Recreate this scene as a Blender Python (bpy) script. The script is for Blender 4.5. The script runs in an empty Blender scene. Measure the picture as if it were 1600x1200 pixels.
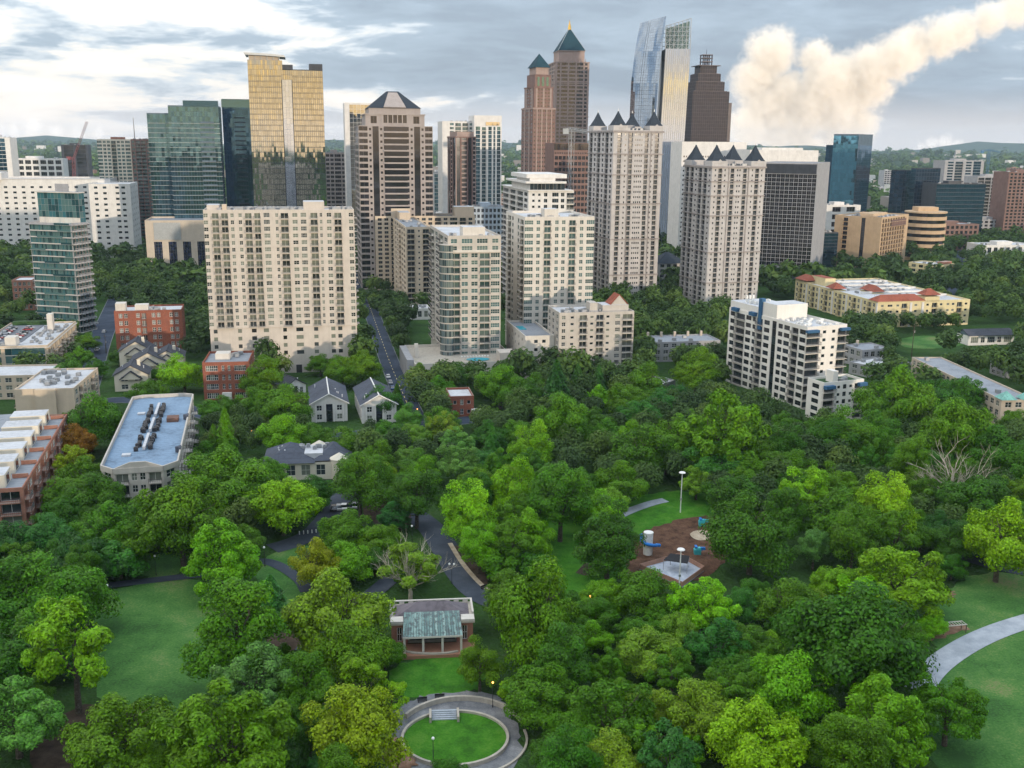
import bpy, math, random, re
import numpy as np
from mathutils import Vector, Matrix, Euler

sc = bpy.context.scene
col = sc.collection
R = math.radians
rnd = random.Random(7)

# ------------------------------------------------------------------ camera
CAM_H = 100.0
PITCH = math.atan(378 / 1600)
cam_d = bpy.data.cameras.new('camera')
cam = bpy.data.objects.new('camera', cam_d); col.objects.link(cam)
cam_d.sensor_width = 36; cam_d.lens = 36.0; cam_d.clip_start = 1; cam_d.clip_end = 60000
CM = Matrix.Translation((0, 0, CAM_H)) @ Matrix.Rotation(math.pi / 2 - PITCH, 4, 'X') @ Matrix.Rotation(R(0.55), 4, 'Z')
cam.matrix_world = CM
sc.camera = cam
CR = CM.to_3x3()
def ray(x, y):
    return CR @ Vector(((x - 800) / 1600, -(y - 600) / 1600, -1))
def G(x, y, z=0.0):                       # point on the level z seen at a photo pixel
    d = ray(x, y); t = (z - CAM_H) / d.z
    return Vector((d.x * t, d.y * t, z))
def P(x, y, Y):                           # point at distance Y seen at a photo pixel
    d = ray(x, y); t = Y / d.y
    return Vector((d.x * t, Y, CAM_H + d.z * t))

# ------------------------------------------------------------------ sky and sun
SUN_EL, SUN_AZ = R(3.6), R(145)
sun_dir = Vector((math.sin(SUN_AZ) * math.cos(SUN_EL), math.cos(SUN_AZ) * math.cos(SUN_EL), math.sin(SUN_EL)))
sun_d = bpy.data.lights.new('sun', 'SUN'); sun_d.energy = 2.1; sun_d.angle = R(0.8); sun_d.color = (1, 0.83, 0.64)
sun = bpy.data.objects.new('sun', sun_d); col.objects.link(sun)
sun.rotation_euler = (-sun_dir).to_track_quat('-Z', 'Y').to_euler()
sc.view_settings.view_transform = 'Standard'; sc.view_settings.look = 'None'
sc.view_settings.gamma = 1; sc.view_settings.exposure = 0.62; sc.view_settings.use_curve_mapping = False
sc.render.engine = 'CYCLES'
sc.cycles.use_denoising = True
sc.cycles.max_bounces = 6; sc.cycles.diffuse_bounces = 2; sc.cycles.glossy_bounces = 3
sc.cycles.transmission_bounces = 2; sc.cycles.transparent_max_bounces = 6; sc.cycles.volume_bounces = 0
sc.cycles.caustics_reflective = False; sc.cycles.caustics_refractive = False
sc.cycles.use_adaptive_sampling = True; sc.cycles.adaptive_threshold = 0.015

class NT:                                  # small node-building helper
    def __init__(s, tree):
        s.t = tree; tree.nodes.clear()
    def n(s, typ, inp=None, **kw):
        nd = s.t.nodes.new(typ)
        for k, v in kw.items(): setattr(nd, k, v)
        for k, v in (inp or {}).items(): s.set(nd, k, v)
        return nd
    def set(s, nd, k, v):
        sock = nd.inputs[k]
        if isinstance(v, bpy.types.NodeSocket): s.t.links.new(v, sock)
        elif isinstance(v, bpy.types.Node): s.t.links.new(v.outputs[0], sock)
        else:
            if hasattr(sock.default_value, '__len__') and not isinstance(v, (int, float)) and len(v) == 3 and len(sock.default_value) == 4: v = (*v, 1)
            sock.default_value = v
    def m(s, op, a, b=None, c=None, clamp=False):
        nd = s.n('ShaderNodeMath', operation=op, use_clamp=clamp)
        for i, v in enumerate((a, b, c)):
            if v is not None: s.set(nd, i, v)
        return nd.outputs[0]
    def mix(s, f, a, b, blend='MIX'):
        nd = s.n('ShaderNodeMix', data_type='RGBA', blend_type=blend)
        s.set(nd, 0, f); s.set(nd, 6, a); s.set(nd, 7, b)
        return nd.outputs[2]
    def ramp(s, f, stops, interp='LINEAR'):
        nd = s.n('ShaderNodeValToRGB'); r = nd.color_ramp; r.interpolation = interp
        while len(r.elements) < len(stops): r.elements.new(0.5)
        for e, (p, c) in zip(r.elements, stops):
            e.position = p; e.color = (*c, 1) if len(c) == 3 else c
        s.set(nd, 0, f); return nd.outputs[0]
    def noise(s, vec, scale, detail=4, rough=0.55, dist=0.0):
        return s.n('ShaderNodeTexNoise', {'Vector': vec, 'Scale': scale, 'Detail': detail, 'Roughness': rough, 'Distortion': dist}).outputs[0]
    def smooth(s, v, a, b):
        nd = s.n('ShaderNodeMapRange', interpolation_type='SMOOTHSTEP'); s.set(nd, 0, v); s.set(nd, 1, a); s.set(nd, 2, b)
        return nd.outputs[0]

W = bpy.data.worlds.new('World'); sc.world = W; W.use_nodes = True
nt = NT(W.node_tree)
sky = nt.n('ShaderNodeTexSky', sky_type='NISHITA', sun_disc=False, sun_elevation=SUN_EL, sun_rotation=SUN_AZ, altitude=300, air_density=1.0, dust_density=2.0, ozone_density=1.5)
tc = nt.n('ShaderNodeTexCoord')
sep = nt.n('ShaderNodeSeparateXYZ', {0: tc.outputs['Generated']})
dx, dy, dz = sep.outputs
up = nt.m('MAXIMUM', dz, 0.0)
flat = nt.m('POWER', up, 0.75)
cv = nt.n('ShaderNodeCombineXYZ', {0: nt.m('MULTIPLY', dx, 4.6), 1: nt.m('MULTIPLY', dy, 4.6), 2: nt.m('MULTIPLY', flat, 15.0)})
n1 = nt.noise(cv, 1.35, 9, 0.58, 0.25)
cv2 = nt.n('ShaderNodeCombineXYZ', {0: nt.m('MULTIPLY', dx, 1.1), 1: nt.m('MULTIPLY', dy, 1.1), 2: nt.m('MULTIPLY', flat, 4.2)})
n2 = nt.noise(cv2, 1.0, 3, 0.5)
# open, bright cloud towards the south (photo left), heavier cloud to the north
side = nt.m('MULTIPLY', nt.smooth(dx, -0.55, 0.30), 0.22)
dens = nt.m('SUBTRACT', nt.m('ADD', nt.m('MULTIPLY', n1, 1.35), nt.m('MULTIPLY', n2, 0.5)), 0.485)
dens = nt.m('ADD', dens, side)
cloud = nt.ramp(dens, [(0.36, (7.6, 7.3, 6.9)), (0.46, (6.7, 6.5, 6.2)), (0.515, (4.8, 5.3, 5.8)), (0.575, (3.0, 3.65, 4.4)), (0.80, (2.35, 2.85, 3.5))])
sd = nt.n('ShaderNodeVectorMath', {0: tc.outputs['Generated'], 1: tuple(sun_dir)}, operation='DOT_PRODUCT').outputs['Value']
glow = nt.m('POWER', nt.m('MAXIMUM', sd, 0.0), 3.0)
low = nt.m('MULTIPLY', nt.smooth(dz, 0.14, 0.0), nt.m('SUBTRACT', 1.25, nt.m('MULTIPLY', nt.smooth(dens, 0.45, 0.70), 0.6)))
glow = nt.m('MULTIPLY', glow, low)
cloud = nt.mix(nt.m('MULTIPLY', glow, 1.5, clamp=True), cloud, (10.8, 6.3, 1.2))
band = nt.m('MULTIPLY', nt.smooth(dz, 0.055, 0.0), 0.55)
cloud = nt.mix(band, cloud, (8.6, 7.7, 7.0))
# an overcast sky is brighter overhead than at the horizon (CIE overcast distribution)
cloud = nt.n('ShaderNodeVectorMath', {0: cloud, 'Scale': nt.m('ADD', 1.0, nt.m('MULTIPLY', up, 2.0))}, operation='SCALE').outputs[0]
out = nt.mix(0.88, sky.outputs[0], cloud)
bg = nt.n('ShaderNodeBackground', {0: out, 1: 0.1})
nt.n('ShaderNodeOutputWorld', {0: bg})
W.cycles.sampling_method = 'MANUAL'; W.cycles.sample_map_resolution = 512

# ------------------------------------------------------------------ materials
MATS = {}
def mat(name, build):
    if name in MATS: return MATS[name]
    m = bpy.data.materials.new(name); m.use_nodes = True
    t = NT(m.node_tree); s = build(t)
    t.n('ShaderNodeOutputMaterial', {0: s}); MATS[name] = m
    return m
def pbr(t, c, rough=0.8, metal=0.0, spec=0.3, normal=None, **kw):
    d = {'Base Color': c, 'Roughness': rough, 'Metallic': metal, 'Specular IOR Level': spec}
    if normal is not None: d['Normal'] = normal
    d.update(kw)
    return t.n('ShaderNodeBsdfPrincipled', d).outputs[0]
def wallmat(name, c, var=0.16, rough=0.85, scale=0.25, spec=0.25):   # masonry / render with weathering
    def f(t):
        g = t.n('ShaderNodeNewGeometry').outputs['Position']
        a = t.noise(g, scale, 5, 0.6)
        st = t.n('ShaderNodeVectorMath', {0: g, 1: (1.3, 1.3, 0.07)}, operation='MULTIPLY').outputs[0]
        b = t.noise(st, 0.9, 4, 0.6)
        v = t.m('ADD', t.m('MULTIPLY', a, 0.6), t.m('MULTIPLY', b, 0.4))
        k = tuple(x * (1 - var * 1.6) for x in c); h = tuple(min(1, x * (1 + var)) for x in c)
        cc = t.ramp(v, [(0.32, k), (0.68, h)])
        bp = t.n('ShaderNodeBump', {'Height': t.noise(g, 3.0, 3), 'Strength': 0.25, 'Distance': 0.05}).outputs[0]
        return pbr(t, cc, rough, spec=spec, normal=bp)
    return mat(name, f)
def brickmat(name, c1, c2, mortar):
    def f(t):
        g = t.n('ShaderNodeTexCoord').outputs['Object']
        s = t.n('ShaderNodeSeparateXYZ', {0: g})
        v = t.n('ShaderNodeCombineXYZ', {0: t.m('ADD', s.outputs[0], s.outputs[1]), 1: s.outputs[2], 2: 0.0})
        b = t.n('ShaderNodeTexBrick', {'Vector': v, 'Color1': c1, 'Color2': c2, 'Mortar': mortar, 'Scale': 1.0, 'Mortar Size': 0.012, 'Brick Width': 0.5, 'Row Height': 0.16})
        n = t.noise(g, 0.35, 5, 0.6)
        cc = t.mix(t.smooth(n, 0.35, 0.7), b.outputs[0], t.mix(0.35, b.outputs[0], (0.12, 0.06, 0.045)))
        return pbr(t, cc, 0.9, spec=0.2)
    return mat(name, f)
def glassmat(name, dark=(0.012, 0.017, 0.022), cur=(0.30, 0.33, 0.28), amount=0.4, metal=0.0, rough=0.08, lit=0.0):
    # window glass; some panes show pale blinds behind
    def f(t):
        i = t.n('ShaderNodeNewGeometry').outputs['Random Per Island']
        o = t.n('ShaderNodeObjectInfo').outputs['Random']
        r = t.m('FRACT', t.m('ADD', t.m('MULTIPLY', i, 7.31), t.m('MULTIPLY', o, 13.7)))
        st = [(0.0, dark), (max(0.02, 0.55 - amount * 0.5), tuple(d * 2.2 for d in dark)), (1 - amount, tuple(x * 0.5 for x in cur)), (1.0, cur)]
        c = t.ramp(r, st, 'CONSTANT' if amount > 0.02 else 'LINEAR')
        return pbr(t, c, rough, metal, spec=0.9)
    return mat(name, f)
def mirrormat(name, c, rough=0.05, metal=0.9, var=0.25):
    def f(t):
        i = t.n('ShaderNodeNewGeometry').outputs['Random Per Island']
        cc = t.ramp(i, [(0, tuple(x * (1 - var) for x in c)), (1, tuple(min(1, x * (1 + var)) for x in c))])
        return pbr(t, cc, rough, metal, spec=0.8)
    return mat(name, f)
def plain(name, c, rough=0.6, metal=0.0, var=0.12, scale=1.2, spec=0.3):
    def f(t):
        g = t.n('ShaderNodeTexCoord').outputs['Object']
        n = t.noise(g, scale, 4, 0.6)
        cc = t.ramp(n, [(0.3, tuple(x * (1 - var) for x in c)), (0.7, tuple(min(1, x * (1 + var)) for x in c))])
        return pbr(t, cc, rough, metal, spec=spec)
    return mat(name, f)
def roofmat(name, c, var=0.25):
    def f(t):
        g = t.n('ShaderNodeNewGeometry').outputs['Position']
        n = t.m('ADD', t.m('MULTIPLY', t.noise(g, 0.12, 5, 0.65), 0.6), t.m('MULTIPLY', t.noise(g, 0.9, 3), 0.4))
        n = t.m('ADD', t.m('MULTIPLY', t.m('SUBTRACT', n, .5), 1.8), .5)
        cc = t.ramp(n, [(0.2, tuple(x * (1 - var * 1.5) for x in c)), (0.5, c), (0.8, tuple(min(1, x * (1 + var * 0.6)) for x in c))])
        w = t.n('ShaderNodeTexWave', {'Vector': t.n('ShaderNodeTexCoord').outputs['Object'], 'Scale': 0.16, 'Distortion': 0.6, 'Detail': 1.0}, bands_direction='Y').outputs['Fac']
        cc = t.mix(t.m('MULTIPLY', t.smooth(w, 0.93, 0.99), 0.4), cc, tuple(x * 0.6 for x in c))
        return pbr(t, cc, 0.9, spec=0.2)
    return mat(name, f)
def zonemat(name, stops, scale, rough=0.95, bump=0.0, fine=6.0):
    def f(t):
        g = t.n('ShaderNodeNewGeometry').outputs['Position']
        n = t.m('ADD', t.m('MULTIPLY', t.noise(g, scale, 7, 0.66), 0.7), t.m('MULTIPLY', t.noise(g, fine, 3), 0.3))
        n = t.m('ADD', t.m('MULTIPLY', t.m('SUBTRACT', n, 0.5), 1.9), 0.5)
        cc = t.ramp(n, stops)
        bp = t.n('ShaderNodeBump', {'Height': t.noise(g, fine, 4), 'Strength': bump, 'Distance': 0.15}).outputs[0]
        return pbr(t, cc, rough, spec=0.15, normal=bp)
    return mat(name, f)

# ------------------------------------------------------------------ mesh helpers
class MB:
    def __init__(s): s.v = []; s.f = []; s.m = []
    def quad(s, a, b, c, d, m=0):
        i = len(s.v); s.v += [tuple(a), tuple(b), tuple(c), tuple(d)]; s.f.append((i, i + 1, i + 2, i + 3)); s.m.append(m)
    def poly(s, pts, m=0):
        i = len(s.v); s.v += [tuple(p) for p in pts]; s.f.append(tuple(range(i, i + len(pts)))); s.m.append(m)
    def box(s, x0, x1, y0, y1, z0, z1, m=0, top=None):
        p = [(x0, y0, z0), (x1, y0, z0), (x1, y1, z0), (x0, y1, z0), (x0, y0, z1), (x1, y0, z1), (x1, y1, z1), (x0, y1, z1)]
        i = len(s.v); s.v += p
        for q, mm in (((0, 3, 2, 1), m), ((4, 5, 6, 7), m if top is None else top), ((0, 1, 5, 4), m), ((1, 2, 6, 5), m), ((2, 3, 7, 6), m), ((3, 0, 4, 7), m)):
            s.f.append(tuple(i + k for k in q)); s.m.append(mm)
    def prism(s, pts, z0, z1, m=0, top=None, cap=True, bottom=False):   # pts: (x, y) anticlockwise
        n = len(pts)
        for k in range(n):
            a, b = pts[k], pts[(k + 1) % n]
            s.quad((a[0], a[1], z0), (b[0], b[1], z0), (b[0], b[1], z1), (a[0], a[1], z1), m)
        if cap: s.poly([(p[0], p[1], z1) for p in pts], m if top is None else top)
        if bottom: s.poly([(p[0], p[1], z0) for p in reversed(pts)], m)
    def loft(s, rings, m=0, cap=True):                       # rings: lists of 3D points
        n = len(rings[0])
        for a, b in zip(rings, rings[1:]):
            for k in range(n):
                j = (k + 1) % n; s.quad(a[k], a[j], b[j], b[k], m)
        if cap: s.poly(rings[-1], m); s.poly(list(reversed(rings[0])), m)
    def cyl(s, x, y, z0, z1, r0, r1=None, n=8, m=0):
        r1 = r0 if r1 is None else r1
        s.loft([[(x + r * math.cos(2 * math.pi * k / n), y + r * math.sin(2 * math.pi * k / n), z) for k in range(n)] for r, z in ((r0, z0), (r1, z1))], m)
    def tube(s, pts, rad, n=6, m=0):
        rings = []
        for i, p in enumerate(pts):
            p = Vector(p); d = (Vector(pts[min(i + 1, len(pts) - 1)]) - Vector(pts[max(i - 1, 0)])).normalized()
            a = d.orthogonal().normalized(); b = d.cross(a); r = rad[i] if hasattr(rad, '__len__') else rad
            rings.append([tuple(p + a * r * math.cos(2 * math.pi * k / n) + b * r * math.sin(2 * math.pi * k / n)) for k in range(n)])
        # keep the rings from twisting
        for i in range(1, len(rings)):
            best = min(range(n), key=lambda q: sum((Vector(rings[i][(k + q) % n]) - Vector(rings[i - 1][k])).length for k in range(n)))
            rings[i] = rings[i][best:] + rings[i][:best]
        s.loft(rings, m)
    def mesh(s, name, mats, smooth=False):
        me = bpy.data.meshes.new(name); me.from_pydata(s.v, [], s.f)
        for m in mats: me.materials.append(m)
        me.polygons.foreach_set('material_index', s.m)
        if smooth: me.polygons.foreach_set('use_smooth', [True] * len(s.f))
        me.update(); return me
    def build(s, name, mats, parent=None, kind=None, smooth=False):
        if not s.f: return None
        if not isinstance(mats, (list, tuple)): mats = [mats]
        return link(name, s.mesh(name, mats, smooth), parent, kind)
def link(name, me, parent=None, kind=None):
    o = bpy.data.objects.new(name, me); col.objects.link(o)
    if parent is not None: o.parent = parent
    if kind: o['kind'] = kind
    return o
def empty(name, loc, rz=0.0):
    o = bpy.data.objects.new(name, None); o.location = loc; o.rotation_euler = (0, 0, rz); o.empty_display_size = 1; col.objects.link(o)
    return o
def tag(o, label, cat, group=None):
    o['label'] = label; o['category'] = cat
    if group: o['group'] = group
    return o
def copy_tree(o, parent=None):
    c = o.copy(); col.objects.link(c); c.parent = parent
    for ch in o.children: copy_tree(ch, c)
    return c
# ------------------------------------------------------------------ ground
def axis(pts):
    r = []
    for a, b, st in pts: r += list(np.arange(a, b, st))
    return np.array(r + [pts[-1][1]], float)
xs = axis([(-9500, -5000, 500), (-5000, -1600, 170), (-1600, 1600, 40), (1600, 5000, 170), (5000, 9500, 500)])
ys = axis([(-2600, -900, 120), (-900, -60, 30), (-60, 1400, 70), (1400, 4000, 120), (4000, 12500, 110)])
X, Y = np.meshgrid(xs, ys)
def wave(x, y, seed, sc_):
    r = np.random.RandomState(seed); v = np.zeros(x.shape)
    for k in range(7):
        a = r.rand() * 6.283; f = (0.6 + r.rand() * 1.7) / sc_
        v += np.sin((x * math.cos(a) + y * math.sin(a)) * f * 6.283 + r.rand() * 6.283) / 7
    return v
Z = np.zeros(X.shape)
# unseen rise added behind the camera to keep low sun off the park
rise = np.clip((-130 - Y) / 330, 0, 1); rise = rise * rise * (3 - 2 * rise)
Z += rise * (51 + 7 * wave(X, Y, 1, 150) + 5 * wave(X, Y, 2, 60))
far = np.clip((Y - 3800) / 2500, 0, 1); far = far * far * (3 - 2 * far)
Z += far * np.clip(8 + 55 * wave(X, Y, 4, 3300) + 40 * wave(X, Y * 2.2, 5, 1500), 0, 400)
far2 = np.clip((Y - 9000) / 2500, 0, 1)
Z += far2 * np.clip(45 + 110 * wave(X, Y, 9, 5200) + 45 * wave(X, Y, 10, 2100), 0, 500)
Z = np.minimum(Z, 235)
nx, ny = len(xs), len(ys)
idx = np.arange(nx * ny).reshape(ny, nx)
F = np.stack([idx[:-1, :-1], idx[:-1, 1:], idx[1:, 1:], idx[1:, :-1]], -1).reshape(-1, 4)
def np_mesh(name, V, F, mats):
    me = bpy.data.meshes.new(name)
    n = F.shape[1]
    me.vertices.add(len(V)); me.vertices.foreach_set('co', np.ascontiguousarray(V, np.float32).ravel())
    me.loops.add(F.size); me.loops.foreach_set('vertex_index', np.ascontiguousarray(F, np.int32).ravel())
    me.polygons.add(len(F)); me.polygons.foreach_set('loop_start', np.arange(0, F.size, n, dtype=np.int32))
    me.polygons.foreach_set('loop_total', np.full(len(F), n, np.int32))
    for m in mats: me.materials.append(m)
    me.update(calc_edges=True); me.validate()
    return me
def ground_f(t):
    g = t.n('ShaderNodeNewGeometry').outputs['Position']
    a = t.noise(g, 0.05, 6, 0.65); b = t.noise(g, 0.008, 5, 0.7); c = t.noise(g, 1.2, 3)
    soil = t.ramp(t.m('ADD', t.m('MULTIPLY', a, 0.7), t.m('MULTIPLY', c, 0.3)), [(0.35, (0.022, 0.045, 0.014)), (0.55, (0.035, 0.08, 0.02)), (0.7, (0.06, 0.09, 0.03))])
    wood = t.ramp(t.m('ADD', t.m('MULTIPLY', b, 0.4), t.m('MULTIPLY', t.noise(g, 0.03, 4, 0.7), 0.6)), [(0.38, (0.016, 0.035, 0.014)), (0.6, (0.035, 0.065, 0.024)), (0.72, (0.10, 0.10, 0.08))])
    y = t.n('ShaderNodeSeparateXYZ', {0: g}).outputs[1]
    cc = t.mix(t.smooth(y, 700.0, 1500.0), soil, wood)
    bp = t.n('ShaderNodeBump', {'Height': t.noise(g, 0.06, 5, 0.7), 'Strength': 0.8, 'Distance': 6.0}).outputs[0]
    return pbr(t, cc, 1.0, spec=0.05, normal=bp)
gm = mat('ground_cover', ground_f)
gme = np_mesh('ground', np.stack([X.ravel(), Y.ravel(), Z.ravel()], 1), F, [gm])
gme.polygons.foreach_set('use_smooth', [True] * len(gme.polygons))
ground = link('ground', gme, kind='structure')

GRASS = [(0.30, (0.030, 0.085, 0.020)), (0.44, (0.048, 0.135, 0.028)), (0.56, (0.070, 0.165, 0.038)), (0.66, (0.12, 0.19, 0.055)), (0.76, (0.17, 0.17, 0.08))]
M_lawn = zonemat('lawn', GRASS, 0.055, bump=0.5, fine=2.2)
M_lawn2 = zonemat('bright_lawn', [(0.3, (0.026, 0.10, 0.008)), (0.5, (0.042, 0.16, 0.010)), (0.7, (0.075, 0.19, 0.02))], 0.22, bump=0.5, fine=2.5)
M_asph = zonemat('asphalt', [(0.3, (0.034, 0.042, 0.056)), (0.6, (0.055, 0.066, 0.085)), (0.75, (0.08, 0.09, 0.11))], 0.12, bump=0.15)
M_road = zonemat('road_asphalt', [(0.3, (0.030, 0.042, 0.064)), (0.6, (0.048, 0.064, 0.095)), (0.75, (0.066, 0.082, 0.115))], 0.10, bump=0.1)
M_conc = zonemat('concrete_path', [(0.3, (0.26, 0.29, 0.32)), (0.6, (0.36, 0.39, 0.43)), (0.75, (0.42, 0.45, 0.48))], 0.25, bump=0.1)
M_dirt = zonemat('dirt', [(0.3, (0.16, 0.09, 0.055)), (0.6, (0.25, 0.15, 0.10)), (0.75, (0.32, 0.21, 0.15))], 0.5, bump=0.3)
M_mulch = zonemat('mulch', [(0.3, (0.05, 0.027, 0.017)), (0.5, (0.095, 0.05, 0.031)), (0.72, (0.14, 0.078, 0.05))], 0.35, bump=0.6, fine=3)
M_darksoil = zonemat('leaf_litter', [(0.3, (0.03, 0.022, 0.016)), (0.55, (0.06, 0.042, 0.03)), (0.75, (0.085, 0.062, 0.045))], 0.4, bump=0.4)
M_sand = zonemat('sand', [(0.3, (0.30, 0.24, 0.17)), (0.6, (0.42, 0.35, 0.26)), (0.75, (0.5, 0.43, 0.34))], 0.6, bump=0.2)
M_stone = wallmat('pale_stone', (0.42, 0.38, 0.32), scale=0.8)
M_plaza = zonemat('plaza_paving', [(0.3, (0.12, 0.125, 0.135)), (0.6, (0.2, 0.205, 0.215)), (0.75, (0.27, 0.27, 0.275))], 0.3, bump=0.1)

M_kerb = wallmat('kerb_concrete', (0.17, 0.18, 0.19))
def smooth_loop(pts, it=2):
    for _ in range(it):
        q = []
        for i in range(len(pts)):
            a, b = pts[i], pts[(i + 1) % len(pts)]
            q += [a * 0.75 + b * 0.25, a * 0.25 + b * 0.75]
        pts = q
    return pts
ZC = [0]
def layer(z):
    ZC[0] += 1; return z + 0.0045 * ZC[0]
def sheet(name, px, m, z, kind='structure', rounded=True, ragged=0.7):
    pts = [G(*p, 0) for p in px]; z = layer(z)
    if rounded: pts = smooth_loop(pts, 2)
    pts = [p + Vector((rnd.uniform(-1, 1), rnd.uniform(-1, 1), 0)) * ragged for p in smooth_loop(pts, 1)] if rounded and ragged else pts
    if sum(a.x * b.y - b.x * a.y for a, b in zip(pts, pts[1:] + pts[:1])) < 0: pts.reverse()
    mb = MB(); mb.poly([(p.x, p.y, z) for p in pts])
    return mb.build(name, m, kind=kind)
def smooth_line(pts, it=2):
    for _ in range(it):
        q = [pts[0]]
        for a, b in zip(pts, pts[1:]): q += [a * 0.75 + b * 0.25, a * 0.25 + b * 0.75]
        pts = q + [pts[-1]]
    return pts
def strip(name, px, width, m, z, kind='structure', kerb=None):
    pts = smooth_line([G(*p, 0) for p in px]); z = layer(z)
    mb = MB(); L = []
    for i, p in enumerate(pts):
        d = (pts[min(i + 1, len(pts) - 1)] - pts[max(i - 1, 0)]).normalized(); n = Vector((-d.y, d.x, 0))
        L.append((p + n * width / 2, p - n * width / 2, n))
    for a, b in zip(L, L[1:]):
        mb.quad((a[1].x, a[1].y, z), (b[1].x, b[1].y, z), (b[0].x, b[0].y, z), (a[0].x, a[0].y, z))
    o = mb.build(name, m, kind=kind)
    if kerb:
        for s in (0, 1):
            kb = MB()
            for a, b in zip(L, L[1:]):
                q0, q1 = a[s], b[s]; sg = 1 if s == 0 else -1
                r0, r1 = q0 + a[2] * sg * 0.3, q1 + b[2] * sg * 0.3
                kb.quad((q0.x, q0.y, .14), (q1.x, q1.y, .14), (r1.x, r1.y, .14), (r0.x, r0.y, .14))
                kb.quad((q0.x, q0.y, 0), (q1.x, q1.y, 0), (q1.x, q1.y, .14), (q0.x, q0.y, .14))
                kb.quad((r0.x, r0.y, 0), (r1.x, r1.y, 0), (r1.x, r1.y, .14), (r0.x, r0.y, .14))
            kb.build('kerb', kerb, o)
    return o
def lines_on(o_name, px, m, width=0.12, z=0.05, dash=None, parent=None):
    pts = smooth_line([G(*p, 0) for p in px]); mb = MB()
    for a, b in zip(pts, pts[1:]):
        d = (b - a); n = Vector((-d.y, d.x, 0)).normalized() * width / 2; k = max(1, int(d.length / 6)) if dash else 1
        for j in range(k):
            p, q = a + d * (j / k), a + d * ((j + (0.45 if dash else 1)) / k)
            mb.quad((p.x - n.x, p.y - n.y, z), (q.x - n.x, q.y - n.y, z), (q.x + n.x, q.y + n.y, z), (p.x + n.x, p.y + n.y, z))
    return mb.build(o_name, m, parent)

sheet('lawn', [(150, 925), (240, 908), (335, 902), (352, 960), (325, 1125), (250, 1135), (160, 1120), (140, 1030)], M_lawn, 0.03)
sheet('lawn', [(395, 905), (412, 868), (470, 850), (500, 862), (495, 950), (470, 1000), (430, 985)], M_lawn, 0.03)
sheet('lawn', [(190, 880), (225, 862), (290, 868), (282, 902), (230, 907)], M_lawn, 0.03)
sheet('lawn', [(1450, 990), (1470, 930), (1530, 890), (1640, 905), (1680, 1010), (1560, 985), (1470, 1030)], M_lawn, 0.03)
sheet('meadow', [(1440, 1085), (1480, 1040), (1540, 1005), (1640, 968), (1760, 1000), (1760, 1290), (1500, 1290), (1450, 1180)], M_lawn, 0.035)
sheet('lawn', [(790, 850), (820, 815), (850, 795), (920, 790), (975, 820), (985, 880), (940, 930), (890, 935), (835, 910)], M_lawn2, 0.03)
sheet('lawn', [(950, 805), (1000, 772), (1090, 765), (1180, 790), (1130, 815), (1060, 832), (1000, 855), (955, 860)], M_lawn2, 0.03)
sheet('playground_mulch', [(975, 850), (1010, 828), (1070, 808), (1130, 805), (1150, 860), (1110, 905), (1030, 920), (975, 905)], M_mulch, 0.05)
sheet('lawn', [(605, 1048), (660, 1022), (735, 1020), (765, 1060), (725, 1090), (640, 1095), (605, 1080)], M_lawn2, 0.03)
sheet('terrace_paving', [(600, 1125), (640, 1092), (700, 1082), (770, 1080), (795, 1106), (813, 1145), (808, 1215), (600, 1230)], M_plaza, 0.03)
sheet('dirt_patch', [(1425, 985), (1450, 980), (1510, 974), (1512, 985), (1470, 1000), (1435, 1003)], M_dirt, 0.05)
sheet('dirt_patch', [(1450, 935), (1475, 925), (1495, 925), (1490, 934), (1460, 942)], M_dirt, 0.05)
sheet('dirt_patch', [(605, 1150), (630, 1160), (660, 1195), (620, 1215), (600, 1190)], M_dirt, 0.2)
sheet('lawn', [(1400, 530), (1440, 524), (1495, 528), (1520, 536), (1480, 545), (1410, 545)], M_lawn, 0.03)
sheet('sand_circle', [(1076, 836), (1084, 830), (1098, 828), (1112, 832), (1114, 839), (1104, 845), (1088, 845)], M_sand, 0.07, ragged=0)
road = strip('road', [(520, 330), (556, 420), (578, 480), (592, 520), (612, 575), (640, 640), (655, 668)], 8.5, M_road, 0.04, kerb=M_kerb)
lines_on('lane_marking', [(556, 420), (578, 480), (592, 520), (612, 575), (640, 640)], plain('road_paint', (0.6, 0.5, 0.2)), 0.25, 0.25, True, road)
road2 = strip('road', [(195, 440), (172, 495), (152, 540), (135, 600), (118, 640)], 11, M_road, 0.04, kerb=M_kerb)
strip('road', [(60, 655), (140, 632), (200, 622), (300, 640), (390, 672), (480, 690), (640, 668), (860, 640)], 9, M_road, 0.045, kerb=M_kerb)
strip('road', [(1505, 375), (1500, 420), (1488, 450), (1470, 480)], 8, M_road, 0.04)
strip('park_drive', [(540, 770), (520, 800), (490, 835), (455, 850), (425, 858)], 6.5, M_asph, 0.05)
strip('park_path', [(640, 800), (672, 822), (690, 848), (715, 890), (742, 925), (790, 948)], 7.2, M_asph, 0.05)
strip('park_path', [(100, 925), (165, 916), (240, 907), (330, 897), (400, 876), (430, 880), (470, 905), (480, 925)], 3.2, M_asph, 0.06)
strip('park_path', [(470, 1018), (490, 1000), (540, 960), (600, 915), (625, 890)], 4.5, M_asph, 0.05)
strip('concrete_footpath', [(1435, 1080), (1452, 1050), (1490, 1020), (1540, 993), (1600, 972), (1700, 945)], 5.2, M_conc, 0.06)
strip('concrete_footpath', [(960, 810), (985, 798), (1020, 786), (1040, 782)], 3.5, M_conc, 0.06)
strip('park_path', [(1500, 868), (1540, 880), (1580, 890), (1650, 900)], 6, M_asph, 0.05)
strip('retaining_walk', [(703, 850), (722, 882), (748, 912), (765, 925)], 1.2, M_sand, 0.16)
sheet('planting_bed', [(708, 848), (735, 868), (765, 905), (768, 922), (745, 908), (722, 880)], M_darksoil, 0.07)
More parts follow.
